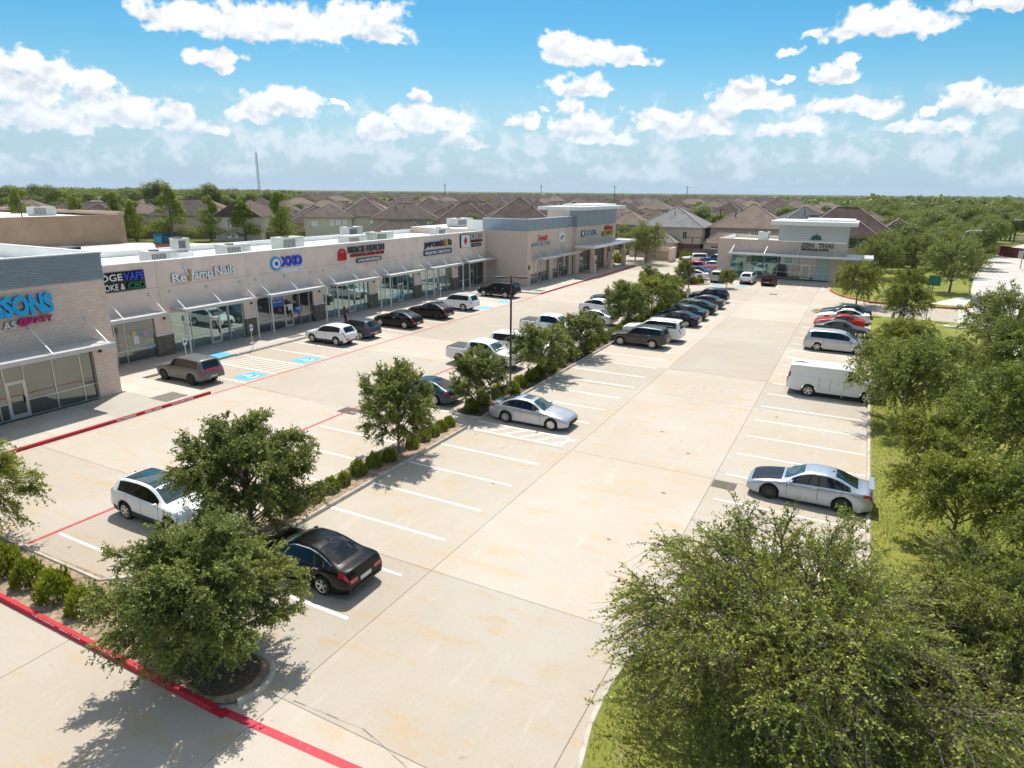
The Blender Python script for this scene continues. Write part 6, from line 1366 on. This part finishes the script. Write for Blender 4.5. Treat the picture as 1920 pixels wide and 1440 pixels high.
def house(label, x, y, rz, boxes, roof_m, wall_m, wins=(), vents=3, low=None, group=None):
    """boxes: (cx, cy, w, d, wall height, roof height, gable)"""
    o = tag(empty('house', (x, y, -.1), R(rz)), label, 'house', group)
    wq = MB(); rq = MB(); rc = MB(); eq = MB()
    for (cx, cy, w, d, h, rh, gb) in boxes:
        wq.box(cx - w / 2, cx + w / 2, cy - d / 2, cy + d / 2, 0, h - .002, skip=('b', 't'))
        if gb:
            if w >= d:
                for s in (-1, 1): wq.poly([(cx + s * w / 2, cy - d / 2, h), (cx + s * w / 2, cy + d / 2, h), (cx + s * w / 2, cy, h + rh * .9)])
            else:
                for s in (-1, 1): wq.poly([(cx - w / 2, cy + s * d / 2, h), (cx + w / 2, cy + s * d / 2, h), (cx, cy + s * d / 2, h + rh * .9)])
        hip(rq, cx, cy, w, d, h, rh, gable=gb, ridge=rc)
        eq.box(cx - w / 2 - .57, cx + w / 2 + .57, cy - d / 2 - .57, cy + d / 2 + .57, h - .17, h - .01)
    wq.build('wall', wall_m, o); r_ = rq.build('roof', roof_m, o); rc.build('ridge_cap', M['ridge'], r_); eq.build('eave', M['eave'], o)
    if low:
        q = MB()
        for (cx, cy, w, d, h, rh, gb) in boxes[:1]: q.box(cx - w / 2 - .03, cx + w / 2 + .03, cy - d / 2 - .03, cy + d / 2 + .03, 0, 2.7, skip=('b', 't'))
        q.build('brick_base', low, o)
    cx, cy, w, d, h, rh, gb = boxes[0]; rr = random.Random(int(abs(x * 13 + y * 7)))
    for k in range(vents):
        px_, py_ = cx + rr.uniform(-.28, .28) * w, cy + rr.uniform(-.3, .1) * d; q = MB(); q.tube([(px_, py_, h + .2), (px_, py_, h + rh * .62 + rr.uniform(.4, .9))], .09, 6); q.build('vent_pipe', M['bronze'], r_)
    for (wx, wy, wz, ww, wh, f_) in wins: win(o, wx, wy, wz, ww, wh, f_)
    return o
GH = 'houses of the estate behind the shops'
def stdwins(w, d, two=True):
    o = []
    for fx in (-.3, .28): o.append((fx * w, -d / 2, 3.7 if two else 1.0, 1.3, 1.4, 'S')); o.append((fx * w * .9, -d / 2, .9, 1.2, 1.5, 'S')) if two else None
    o.append((w / 2, -.1 * d, 3.7 if two else 1.0, 1.0, 1.4, 'E')); o.append((w / 2, .25 * d, 3.8 if two else 1.0, .7, 1.2, 'E')); return o
# houses one can name, near to far
house('pale grey roofed two storey house left of the dumpster pen', -36.5, 147, 3, [(0, 0, 13, 14, 6.0, 4.0, False), (-2.5, -9.2, 9, 5.5, 3.1, 2.0, False)], ROOFS[3], M['wall_cream'], [(3.2, -7.0, 3.6, .8, 1.5, 'S'), (6.5, -3, 3.7, .6, 1.5, 'E'), (-1.2, -11.95, .8, 2.2, 1.5, 'S'), (.9, -11.95, .8, .9, 1.5, 'S')], 4, M['wall_brick'])
house('tan roofed two storey house directly behind the spa left end', -21.5, 152, 2, [(0, 0, 15, 14, 6.0, 4.6, False), (-2.2, -9.6, 11, 6, 3.1, 2.2, False)], ROOFS[2], M['wall_grey'], [(1.5, -7.0, 4.1, 1.6, .8, 'S'), (7.5, -2, 3.8, .5, 1.6, 'E'), (-5.5, -12.6, .9, 1.3, 1.6, 'S')], 6)
house('brown roofed house with dormer behind the spa tower', -3.6, 149, 6, [(0, 0, 17, 13, 5.2, 5.2, False), (1.8, -5.6, 5.2, 5, 5.6, 2.4, False), (9.5, 3, 7, 9, 5.6, 2.8, False)], ROOFS[0], M['wall_tan'], [(1.8, -8.15, 3.1, 3.4, 2.0, 'S')], 5)
house('slate roofed house behind the tan roofed house', -14.5, 190, 20, [(0, 0, 14, 13, 5.8, 3.8, False), (2, -7.5, 5, 4, 5.4, 2.4, True)], ROOFS[4], M['wall_brick'], stdwins(14, 13), 2)
house('dark roofed house left of the brown dormer house', -8.0, 176, 8, [(0, 0, 11, 11, 5.6, 3.4, False)], ROOFS[4], M['wall_grey'], stdwins(11, 11), 3)
house('tan house between the slate and brown roofs', -2.5, 205, 10, [(0, 0, 15, 12, 5.6, 4.0, False)], ROOFS[2], M['wall_tan'], stdwins(15, 12), 2)
house('brown hipped house behind the shop tower', -62, 150, 12, [(0, 0, 15, 14, 5.8, 4.6, False), (-9, -2, 6, 9, 3.2, 2.4, False)], ROOFS[0], M['wall_cream'], stdwins(15, 14), 3)
house('small tan gabled house right of the shop tower', -50.5, 158, 5, [(0, 0, 9, 10, 5.6, 3.0, False)], ROOFS[2], M['wall_grey'], stdwins(9, 10), 2)
house('large brown pyramid roofed house above the brick shop', -72, 141, 25, [(0, 0, 17, 16, 5.4, 6.0, False)], ROOFS[0], M['wall_cream'], stdwins(17, 16), 2)
house('brown roofed house with low garden wing behind MERCIE roof', -106, 143, 33, [(0, 0, 16, 12, 6.0, 3.6, False), (-1, -8, 13, 7, 3.0, 2.4, False)], ROOFS[1], M['wall_cream'], [(-4, -11.5, .9, 1.1, 1.5, 'S'), (0, -11.5, .9, 1.1, 1.5, 'S'), (4.5, -11.5, .9, 2.0, 1.5, 'S'), (6, -6, 3.8, .8, 1.5, 'S')], 3)
house('brown hipped house right of the garden wing house', -90, 146, 30, [(0, 0, 15, 13, 5.0, 5.0, False)], ROOFS[0], M['wall_cream'], stdwins(15, 13), 2)
house('brown house with triple window behind the banana plants', -124, 139, 35, [(-3, 0, 12, 11, 6.0, 3.0, False), (6, 3, 12, 14, 6.2, 4.6, False)], ROOFS[1], M['wall_white'], [(-6.4, -5.5, 3.7, 1.5, 1.6, 'S'), (-2, -5.5, 3.7, 1.0, 1.6, 'S'), (-.4, -5.5, 3.6, 1.2, 1.8, 'S'), (1.2, -5.5, 3.7, 1.0, 1.6, 'S'), (8, -4, 3.8, .8, 1.5, 'S')], 4)
house('pale gabled house end behind the rear fence', -147, 127, 38, [(0, 0, 11, 20, 6.0, 3.8, True)], ROOFS[0], M['wall_white'], [(-2, -10, 3.6, .9, 1.5, 'S'), (-2.2, -10, .8, .8, 1.3, 'S'), (-.6, -10, .8, .8, 1.3, 'S')], 2)
house('brown roofed house behind the rear lawn pines', -176, 133, 40, [(0, 0, 20, 13, 5.4, 4.4, False)], ROOFS[1], M['wall_cream'], stdwins(20, 13), 3)
house('wide brown roofed house behind the tan warehouse', -218, 128, 48, [(0, 0, 26, 14, 3.6, 4.8, False), (-10, -6, 10, 9, 3.4, 3.2, False)], ROOFS[1], M['wall_cream'], stdwins(26, 14, False), 3)
house('pale house with tan roof at the right photo edge', 44.5, 182, -20, [(0, 0, 13, 12, 5.8, 3.2, False), (-3, -8, 8, 6, 3.0, 2.0, False)], ROOFS[2], M['wall_white'], stdwins(13, 12), 2)
# rows of houses further off: individual houses
rh_ = random.Random(12)
PROTO = []
for k in range(6):
    w, d = rh_.uniform(13, 17), rh_.uniform(12, 15); h = rh_.choice((5.4, 5.8, 3.4)); bxs = [(0, 0, w, d, h, rh_.uniform(3.6, 5.0), False), (rh_.uniform(-4, 4), -d / 2 - 1.5, rh_.uniform(6, 8), 6, min(h, rh_.choice((3.0, 5.2))), rh_.uniform(2.2, 3.0), False), (rh_.choice((-1, 1)) * (w / 2 + 1), 2, 6, 8, 3.1, 2.6, False)]
    o = house('tmp', 0, 0, 0, bxs, ROOFS[(0, 1, 0, 2, 1, 0)[k]], (M['wall_cream'], M['wall_grey'], M['wall_tan'])[k % 3], stdwins(w, d, h > 4), 2); PROTO.append(o)
def ground_xy(az, dist): return dist * math.sin(R(az)), dist * math.cos(R(az))
count = 0; FARH = []
taken = [(o.location.x, o.location.y) for o in scene.objects if o.name.startswith('house') and o not in PROTO]
for ring in range(42):
    dist = 168 + ring * 23.0; step = math.degrees(20.5 / dist); a = -66 + (ring % 2) * step * .5
    while a < 12:
        dd = dist + rh_.uniform(-6, 6); aa = a + rh_.uniform(-.2, .2) * step; x, y = ground_xy(aa, dd); a += step
        lim_r = np.interp(dd, [160, 220, 320, 700, 1200], [-3, -1, -2, -5, -8]); lim_l = np.interp(dd, [160, 240, 300, 420, 900], [-40, -62, -64, -60, -50])
        if aa > lim_r or aa < lim_l or rh_.random() < .10: continue
        if any((x - tx) ** 2 + (y - ty) ** 2 < 18 ** 2 for tx, ty in taken): continue
        if x > -60 and y < 160: continue
        if y < 120 + (x + 190) * .25 and x < -100: continue
        taken.append((x, y)); FARH.append((x, y, dd))
FARH.sort(key=lambda t: t[2]); NEARN = 230
for i, (x, y, dd) in enumerate(FARH[:NEARN]):
    p = PROTO[rh_.randrange(6)]; o = p if i < 6 and (p := PROTO[i]) else copy_tree(p)
    o.location = (x, y, -.1); o.rotation_euler = (0, 0, R(rh_.choice((0, 90, 180, 270)) + rh_.uniform(-12, 12) + math.degrees(-math.atan2(x, y)) * .8)); sc_ = rh_.uniform(.88, 1.1); o.scale = (sc_, sc_, sc_ * rh_.uniform(.9, 1.05))
    tag(o, 'brown roofed estate house among rows of similar roofs', 'house', GH)
# beyond them the roofs read as one mass
rq, wq = MB(), MB()
for (x, y, dd) in FARH[NEARN:]:
    w, d, h = rh_.uniform(13, 18), rh_.uniform(12, 15), rh_.choice((5.4, 5.8, 3.4)); r2 = MB(); w2 = MB(); hip(r2, 0, 0, w, d, h, rh_.uniform(3.2, 4.6)); w2.box(-w / 2, w / 2, -d / 2, d / 2, -.2, h, skip=('b', 't')); a = rh_.uniform(0, 6.28); ca_, sa_ = math.cos(a), math.sin(a)
    for src, dst in ((r2, rq), (w2, wq)): dst.add([(x + vx * ca_ - vy * sa_, y + vx * sa_ + vy * ca_, vz) for vx, vy, vz in src.v], src.f)
o = rq.build('far_rooftops', ROOFS[1]); tag(o, 'distant mass of brown roofs towards the horizon', 'houses', kind='stuff'); w_o = wq.build('far_walls', M['wall_tan'], o)
# ---------------------------------------------------------------- fences: separate boards where near, panels beyond
def fence(label, pts, h, m, bw=.16, board=True):
    o = tag(empty('fence'), label, 'fence'); q = MB(); q.box(-bw / 2 + .006, bw / 2 - .006, -.012, .012, 0, h); me = q.mesh('board', m)
    post = MB(); post.box(-.06, .06, -.06, .06, 0, h + .05); pm_ = post.mesh('post', m)
    for (x0, y0), (x1, y1) in zip(pts, pts[1:]):
        l = math.hypot(x1 - x0, y1 - y0); a = math.atan2(y1 - y0, x1 - x0)
        if board:
            n = int(l / bw)
            for k in range(n): link('board', me, o, (x0 + (x1 - x0) * (k + .5) / n, y0 + (y1 - y0) * (k + .5) / n, -.1 + .03 * ((k * 7919) % 5) / 5), a)
        else:
            n = max(1, int(l / 2.4))
            for k in range(n):
                q = MB(); ln = l / n; nb = 8
                for j in range(nb): q.box(-ln / 2 + ln * j / nb + .01, -ln / 2 + ln * (j + 1) / nb - .01, -.015 + .01 * (j % 2), .015 + .01 * (j % 2), 0, h)
                link('fence_panel', q.mesh('fence_panel', m), o, (x0 + (x1 - x0) * (k + .5) / n, y0 + (y1 - y0) * (k + .5) / n, -.1), a)
                link('post', pm_, o, (x0 + (x1 - x0) * k / n, y0 + (y1 - y0) * k / n, -.1), a)
    return o
fence('weathered grey board fence behind the rear lawn', [(-170, 108), (-150, 121), (-120, 141), (-95, 152), (-75, 160)], 2.0, M['fence'], board=False)
fence('yellow cedar fence behind the tan warehouse', [(-198, 92), (-170, 108)], 2.0, M['fence_new'], board=False)
fence('weathered fence behind the dumpster pen and parked cars', [(-46, 139), (-14, 139)], 1.9, M['fence'], board=False)
fence('red brown board fence along the road at right', [(25.8, 208), (27.2, 181), (33, 170), (60, 166)], 2.2, M['fence_red'], board=False)
fence('red brown fence further up the road', [(30, 260), (22, 235), (16, 222)], 2.2, M['fence_red'], board=False)
# ---------------------------------------------------------------- tan warehouse at left, rear yard things
Wh = tag(empty('warehouse'), 'long blank tan stucco warehouse with white roof at left', 'warehouse')
TANW = plain('tan warehouse stucco', (.40, .275, .185), .92, var=.12, vs=.25, bump=.3)
b = MB(); b.box(-215, -157, 20, 100, -.2, 6.5, skip=('b', 't')); b.build('wall', TANW, Wh)
b = MB(); b.box(-214.6, -157.4, 20, 99.6, 6.0, 6.1); b.build('roof', M['roofw'], Wh)
b = MB(); b.box(-157.5, -156.9, 20, 100.1, 6.5, 6.62); b.box(-215, -157.5, 99.5, 100.1, 6.5, 6.62); b.build('coping', M['wall_tan'], Wh)
b = MB(); b.box(-215, -156.8, 99.0, 100.2, 6.6, 7.3); b.build('corner_parapet', M['wall_tan'], Wh)
rooftop_unit('white unit on the tan warehouse roof', -176, 92, 6.1, 3.0, 5.0, 2.0, M['unit']); rooftop_unit('tan box unit on warehouse roof at left edge', -170, 74, 6.1, 3.5, 4.5, 1.8, M['unit2'], fan=False)
TEAL = plain('teal bin paint', (.01, .28, .36), .5, var=.15); DTEAL = plain('dark teal bin paint', (.012, .07, .12), .55, var=.2)
for i, (x, y, l_, m_, lab) in enumerate(((-150, 104, 9, TEAL, 'long bright teal dumpster by the warehouse corner'), (-139, 98.5, 10, DTEAL, 'dark teal ribbed dumpster near the rear lamp post'), (-133.5, 92.8, 4.5, plain('rust bin', (.30, .12, .07), .8), 'low rust brown bin beside the dark teal dumpster'))):
    o = tag(empty('dumpster', (x, y, 0), R(-32)), lab, 'dumpster'); h_ = (1.8, 2.6, 1.2)[i]
    q = MB(); q.add([(-l_ / 2, -1.2, .2), (l_ / 2, -1.2, .2), (l_ / 2, 1.2, .2), (-l_ / 2, 1.2, .2), (-l_ / 2 - .3, -1.3, h_), (l_ / 2 + .3, -1.3, h_), (l_ / 2 + .3, 1.3, h_), (-l_ / 2 - .3, 1.3, h_)], [(0, 1, 5, 4), (1, 2, 6, 5), (2, 3, 7, 6), (3, 0, 4, 7), (3, 2, 1, 0)]); q.build('bin', m_, o)
    for k in range(9):
        xx = -l_ / 2 + (k + .5) * l_ / 9; q = MB(); q.box(xx - .08, xx + .08, -1.42, -1.26, .25, h_ - .1); q.build('rib', m_, o)
# lattice mast
o = tag(empty('lattice_mast', (-318, 287, 0)), 'slender grey lattice mast rising above the tree line', 'mast')
q = MB(); cs = [(.9 * math.cos(a), .9 * math.sin(a)) for a in (0, 2.09, 4.19)]; MASTM = plain('galvanised mast', (.42, .44, .48), .5, .4)
for cx, cy in cs: q.bar((cx, cy, 0), (cx * .6, cy * .6, 33), .15)
for k in range(22):
    z0, z1 = k * 1.5, k * 1.5 + 1.5; s0, s1 = 1 - .4 * z0 / 36, 1 - .4 * z1 / 36
    for a in range(3): p_, r_ = cs[a], cs[(a + 1) % 3]; q.bar((p_[0] * s0, p_[1] * s0, z0), (r_[0] * s1, r_[1] * s1, z1), .10)
q.build('lattice', MASTM, o); q = MB(); q.bar((0, 0, 33), (0, 0, 36), .07); q.build('aerial', MASTM, o)
# street lights along the road
def street_light(x, y, h, rz, label):
    o = tag(empty('street_light', (x, y, 0), R(rz)), label, 'street light'); q = MB(); q.tube([(0, 0, 0), (0, 0, h - .6), (.25, 0, h - .1), (.9, 0, h + .15), (1.7, 0, h + .15)], [.1, .07, .06, .05, .04], 7); q.build('pole', M['alu'], o)
    q = MB(); q.box(1.6, 2.4, -.14, .14, h + .06, h + .2); q.build('lamp_head', M['cap'], o); return o
street_light(26.0, 150, 8.5, 180, 'tall silver street light before the red brown fence'); street_light(13.2, 120.5, 7.6, 20, 'silver street light rising out of the roadside trees'); street_light(19.5, 232, 9.5, 180, 'far silver street light among the woods')
b = MB(); b.box(25.2, 25.9, 149, 149.4, 2.0, 3.2); tag(b.build('utility_box', M['alu']), 'grey metal box mounted at street light foot', 'utility box')
for i, (x, y) in enumerate(((-420, 640), (-330, 700), (-250, 720), (-180, 760))):
    q = MB(); q.bar((0, 0, 0), (0, 0, 20), .5); q.bar((-2, 0, 18.5), (2, 0, 18.5), .25); tag(q.build('utility_pole', M['bronze'], None, (x, y, 0)), 'distant thin utility pole on the horizon', 'utility pole', 'utility poles on the horizon')
# ---------------------------------------------------------------- far trees
def clump_tree(key, seed, H, Rd, th, n, leaf, mat, cone=False, lobes=14):
    g = np.random.default_rng(seed); cs = []
    for k in range(lobes):
        e = g.uniform(-.5, 1.3); a = g.uniform(0, 6.28); rr = g.uniform(.35, .8); zc = th + (H - th) * .45
        if cone: z = th + (H - th) * (k + .5) / lobes; w = Rd * (1 - .75 * (k + .5) / lobes); cs.append((w * .6 * math.cos(a), w * .6 * math.sin(a), z, w * .55, (H - th) * .10))
        else: cs.append((Rd * rr * math.cos(a) * math.cos(e), Rd * rr * math.sin(a) * math.cos(e), zc + (H - th) * .42 * rr * math.sin(e), Rd * g.uniform(.3, .5), (H - th) * g.uniform(.14, .24)))
    cs = np.array(cs); i = g.integers(0, len(cs), n); d = unit(g.normal(0, 1, (n, 3))); q = cs[i, :3] + d * np.stack([cs[i, 3], cs[i, 3], cs[i, 4]], 1) * g.uniform(.6, 1.12, n)[:, None]
    nm = unit(d * .9 + np.array([0, 0, .5]) + g.normal(0, .45, (n, 3))); ax = unit(np.cross(nm, g.normal(0, 1, (n, 3)))); bx = np.cross(nm, ax); sz = leaf * g.uniform(.6, 1.3, n)[:, None]
    V = np.stack([q - ax * sz * .5, q + bx * sz * .38, q + ax * sz * .5, q - bx * sz * .38], 1).reshape(-1, 3)
    b_ = MB(); b_.tube([(0, 0, -.3), (0, 0, th + (H - th) * .55)], [.03 * H, .008 * H], 6)
    for k in range(5): c_ = cs[k]; b_.tube([(0, 0, th * .8), tuple(c_[:3])], [.014 * H, .005 * H], 5)
    TREE_MESH[key] = (b_.mesh('trunk', M['bark']), npmesh('crown', V, np.arange(n * 4).reshape(-1, 4), M[mat], False, np.clip(g.beta(2, 2, n) * .8 + np.repeat(0, n) + .25 * (q[:, 2] - th) / H - .05, 0, 1)))
for k in range(4): clump_tree('far%d' % k, 40 + k, (9, 11, 8, 10)[k], (4.2, 4.6, 4.4, 3.6)[k], (2, 2.5, 1.5, 2.5)[k], 5600, .32, 'leaf_far')
for k in range(2): clump_tree('pine%d' % k, 50 + k, 10.0, 4.0, 1.8, 5200, .32, 'leaf_pine', True, 22)
rt = random.Random(77)
GP = 'young trees along the rear lawn'
for i, (x, y, s) in enumerate(((-146, 115, .95), (-139, 119.5, .95), (-131, 124, 1.05), (-156, 111.5, 1.15), (-160, 104.5, .85), (-166, 108, .8), (-171, 106, 1.0), (-178, 101, .95), (-195, 97, 1.05), (-206, 93, .9), (-214, 88, 1.15), (-222, 84, .85), (-232, 80, 1.0))):
    tree('pine%d' % (i % 2), x, y, -.1, s * 1.12, rt.uniform(0, 6), 'young conical tree on the rear lawn before the fence, %s from the right' % ['third', 'second', 'first', 'fourth', 'fifth', 'sixth', 'seventh', 'eighth', 'ninth', 'tenth', 'eleventh', 'twelfth', 'thirteenth'][i], GP)
# banana plants by the fence
BAN = leaf_mat('banana leaves', (.05, .10, .012), (.10, .18, .02), (.20, .27, .03), .35, .4)
for i in range(9):
    x, y = -132 + i * 2.6 + rt.uniform(-.6, .6), 134.6 + i * 1.55 + rt.uniform(-.6, .6); q = MB(); h_ = rt.uniform(2.4, 3.4); o = tag(empty('banana_plant', (x, y, 0)), 'broad leaved banana plant rising over the rear fence', 'plant', 'banana plants behind the rear fence')
    q.tube([(0, 0, 0), (0, 0, h_ * .75)], [.14, .09], 6); q.build('stem', BAN, o)
    for k in range(8):
        a = k * .8 + rt.uniform(-.2, .2); l_ = rt.uniform(1.3, 2.1); c_, s_ = math.cos(a), math.sin(a); q = MB(); pts = [(0, h_ * .7), (l_ * .4, h_ * .7 + l_ * .55), (l_ * .8, h_ * .7 + l_ * .6), (l_ * 1.15, h_ * .7 + l_ * .3)]; ws = (.05, .24, .25, .04)
        vs = []
        for (r__, z__), w__ in zip(pts, ws): vs += [(r__ * c_ - w__ * s_, r__ * s_ + w__ * c_, z__), (r__ * c_, r__ * s_, z__ - .06), (r__ * c_ + w__ * s_, r__ * s_ - w__ * c_, z__)]
        q.add(vs, [(j * 3 + m_, j * 3 + m_ + 1, j * 3 + m_ + 4, j * 3 + m_ + 3) for j in range(3) for m_ in (0, 1)]); q.build('leaf', BAN, o, smooth=True)
# trees among the houses, the wood at right and the tree line behind: individual trees
spots = []
def add_spot(x, y, s, kind): spots.append((math.hypot(x, y), x, y, s, kind))
for _ in range(170):                                         # estate trees
    a = rt.uniform(-56, 1); d_ = 165 + 420 * rt.random() ** 1.3; x, y = ground_xy(a, d_)
    if (x > -62 and y < 160) or (x < -100 and y < 135 + (x + 190) * .25): continue
    add_spot(x, y, rt.uniform(.5, .85), 'e')
for x, y, s in ((-47, 141, .75), (-43, 165, .95), (-52, 172, .9), (-29, 168, .9), (-26, 176, .95), (-31, 182, 1.0), (-17, 168, .85), (-10, 165, .7), (-58, 185, .8), (-66, 176, .85), (-12.5, 160, .8), (-30.6, 158, .75), (-42, 150, .7), (-34, 200, 1.1), (-22, 225, 1.1), (-45, 210, 1.0), (-98, 160, .6), (-79, 152, .55), (-85, 165, .7), (-112, 165, .6)): add_spot(x, y, s, 'e')
for _ in range(210):                                         # wood right of the spa
    d_ = 130 + 330 * rt.random() ** 1.15; a = rt.uniform(-1.0 if d_ > 150 else 1.5, 14); x, y = ground_xy(a, d_)
    if 9.5 < x - np.interp(y, [97, 112, 130, 152, 178, 210, 250], [2.5, 4.4, 6.8, 10.4, 15.4, 23, 36]) < 21 and y < 260: continue
    if x > 26 and 150 < y < 205: continue
    if x < 4 and y < 168: continue
    add_spot(x, y, rt.uniform(.72, 1.05), 'w')
for x, y in ((4, 141), (9, 140), (13, 143), (6, 150), (11.5, 152), (15.2, 147), (8.5, 160), (14, 163), (18, 167), (10, 172), (16, 178), (20.5, 183), (12, 188), (6, 180)): add_spot(x, y, rt.uniform(.75, .95), 'w')
for i in range(130):                                         # tree line at left
    a = rt.uniform(-68, -47); d_ = rt.uniform(300, 480); x, y = ground_xy(a, d_); add_spot(x, y, rt.uniform(1.0, 1.45), 'l')
for a, d_, s in ((-55.2, 310, 1.75), (-54.4, 312, 1.5), (-53.2, 315, 1.45), (-51.5, 312, 1.8), (-50.6, 318, 1.45), (-57.5, 320, 1.3), (-61.5, 320, 1.45), (-63, 318, 1.2)): add_spot(*ground_xy(a, d_), s, 'l')
spots.sort(); spots_n, spots_f = spots[:290], spots[290:]
WLAB = {'e': ('garden tree between the estate houses', 'trees between the estate houses'), 'w': ('dense green tree of the wood right of the spa', 'trees of the wood right of the spa'), 'l': ('tall dark tree of the wooded line at left horizon', 'trees of the wooded line at left')}
for (d_, x, y, s, kd) in spots_n:
    l_, g_ = WLAB[kd]; tree('far%d' % rt.randrange(4), x, y, -.2, s, rt.uniform(0, 6.28), l_, g_, sz=s * rt.uniform(.85, 1.1), name='background_tree')
# what lies further reads as continuous woodland
def woodland(name, label, centres, seed, per=260, leaf=1.0):
    g = np.random.default_rng(seed); C_ = np.array(centres); i = np.repeat(np.arange(len(C_)), per); n = len(i); d = unit(g.normal(0, 1, (n, 3))); d[:, 2] = np.abs(d[:, 2]) * 1.0 - .25
    q = C_[i, :3] + d * np.stack([C_[i, 3], C_[i, 3], C_[i, 4]], 1) * g.uniform(.7, 1.1, n)[:, None]; nm = unit(d + g.normal(0, .5, (n, 3)) + np.array([0, 0, .3])); ax = unit(np.cross(nm, g.normal(0, 1, (n, 3)))); bx = np.cross(nm, ax); sz = leaf * g.uniform(.6, 1.4, n)[:, None]
    V = np.stack([q - ax * sz * .5, q + bx * sz * .4, q + ax * sz * .5, q - bx * sz * .4], 1).reshape(-1, 3)
    tag(link(name, npmesh(name, V, np.arange(n * 4).reshape(-1, 4), M['leaf_far'], False, np.clip(np.repeat(g.uniform(0, .55, len(C_)), per) + g.uniform(0, .4, n), 0, 1))), label, 'woodland', kind='stuff')
cen = []
for (d_, x, y, s, kd) in spots_f: cen.append((x, y, 5.5 * s, 4.3 * s, 4.8 * s))
woodland('mid_woodland', 'trees further back merging behind the nearer ones', cen, 61, 700, .52)
cen = []
for _ in range(1500):
    a = rt.uniform(-70, 18); d_ = 480 + 1900 * rt.random() ** 1.2; x, y = ground_xy(a, d_); dens_ = np.interp(a, [-70, -48, -40, -34, -25, -12, -6, 2, 18], [1, 1, .75, .35, .2, .2, .55, 1, 1])
    if rt.random() > dens_ and d_ < 1500: continue
    hgt = rt.uniform(4.0, 7.5) * (1.15 if a < -45 or a > 0 else .85); cen.append((x, y, hgt * .75, rt.uniform(5, 9), hgt))
for _ in range(900):
    a = rt.uniform(-72, 20); d_ = 2200 + 5200 * rt.random(); x, y = ground_xy(a, d_); cen.append((x, y, 4.5, rt.uniform(25, 60), rt.uniform(4, 7)))
woodland('far_woodland', 'hazy continuous woodland along the horizon', cen, 62, 100, 2.3)
# ---------------------------------------------------------------- a person on the pavement
P_ = tag(empty('person', (-43.3, 48.1, .15), R(60)), 'person with dark hair in dark top on pavement by a car', 'person')
SKIN = plain('skin', (.36, .21, .14), .6); TOP = plain('dark red top', (.09, .02, .025), .9); PANT = plain('dark trousers', (.02, .022, .03), .9); HAIR = plain('dark hair', (.010, .008, .007), .6)
def limb(q, pts, rads, n=8): q.tube(pts, rads, n)
q = MB(); q.lathe([(.10, .80), (.16, .86), (.165, .98), (.135, 1.12), (.165, 1.30), (.17, 1.38), (.10, 1.46), (.055, 1.50), (.055, 1.56)], 12)
for s in (-1, 1):
    limb(q, [(0, s * .09, .88), (.02, s * .10, .48), (-.01, s * .10, .08)], [.095, .065, .045]); limb(q, [(-.01, s * .10, .06), (.08, s * .105, .04), (.16, s * .11, .03)], [.045, .045, .03])
    limb(q, [(0, s * .18, 1.40), (.02, s * .235, 1.12), (.14, s * .22, .90)], [.055, .045, .032]); limb(q, [(.14, s * .22, .90), (.19, s * .215, .84), (.22, s * .20, .80)], [.034, .036, .016])
q.lathe([(.05, 1.53), (.085, 1.58), (.095, 1.66), (.085, 1.74), (.04, 1.78)], 12, (.01, 0, 0))
me = q.mesh('body', [SKIN], True); bo_ = link('body', me, P_)
q = MB(); q.lathe([(.175, .95), (.150, 1.12), (.178, 1.30), (.182, 1.38), (.11, 1.47), (.07, 1.49)], 12)
for s in (-1, 1): q.tube([(0, s * .17, 1.40), (.02, s * .235, 1.15)], [.068, .058], 8)
q.build('shirt', TOP, P_, smooth=True)
q = MB(); q.lathe([(.168, .80), (.178, .90), (.172, .98)], 12)
for s in (-1, 1): q.tube([(0, s * .09, .90), (.02, s * .10, .48), (-.01, s * .10, .09)], [.11, .08, .062], 8)
q.build('trousers', PANT, P_, smooth=True)
q = MB(); q.lathe([(.09, 1.60), (.108, 1.66), (.10, 1.75), (.06, 1.80), (.01, 1.81)], 12, (-.015, 0, 0)); q.tube([(-.07, 0, 1.68), (-.12, 0, 1.52), (-.12, 0, 1.38)], [.075, .08, .03], 8); q.build('hair', HAIR, P_, smooth=True)
# ================================================================== AIR
b = MB(); b.box(-7800, 7800, -2500, 7900, -3, 60)
hz = b.build('haze', None); hz.data.materials.clear()
m = bpy.data.materials.new('haze air'); m.use_nodes = True; t = m.node_tree; t.nodes.clear()
pv = t.nodes.new('ShaderNodeVolumePrincipled'); pv.inputs['Color'].default_value = (.80, .90, 1.0, 1); pv.inputs['Density'].default_value = 0.00006; pv.inputs['Anisotropy'].default_value = .2
ou = t.nodes.new('ShaderNodeOutputMaterial'); t.links.new(pv.outputs[0], ou.inputs['Volume']); hz.data.materials.append(m); hz['kind'] = 'stuff'
tag(hz, 'thin pale summer haze over the whole place', 'haze')
scene.cycles.volume_bounces = 0
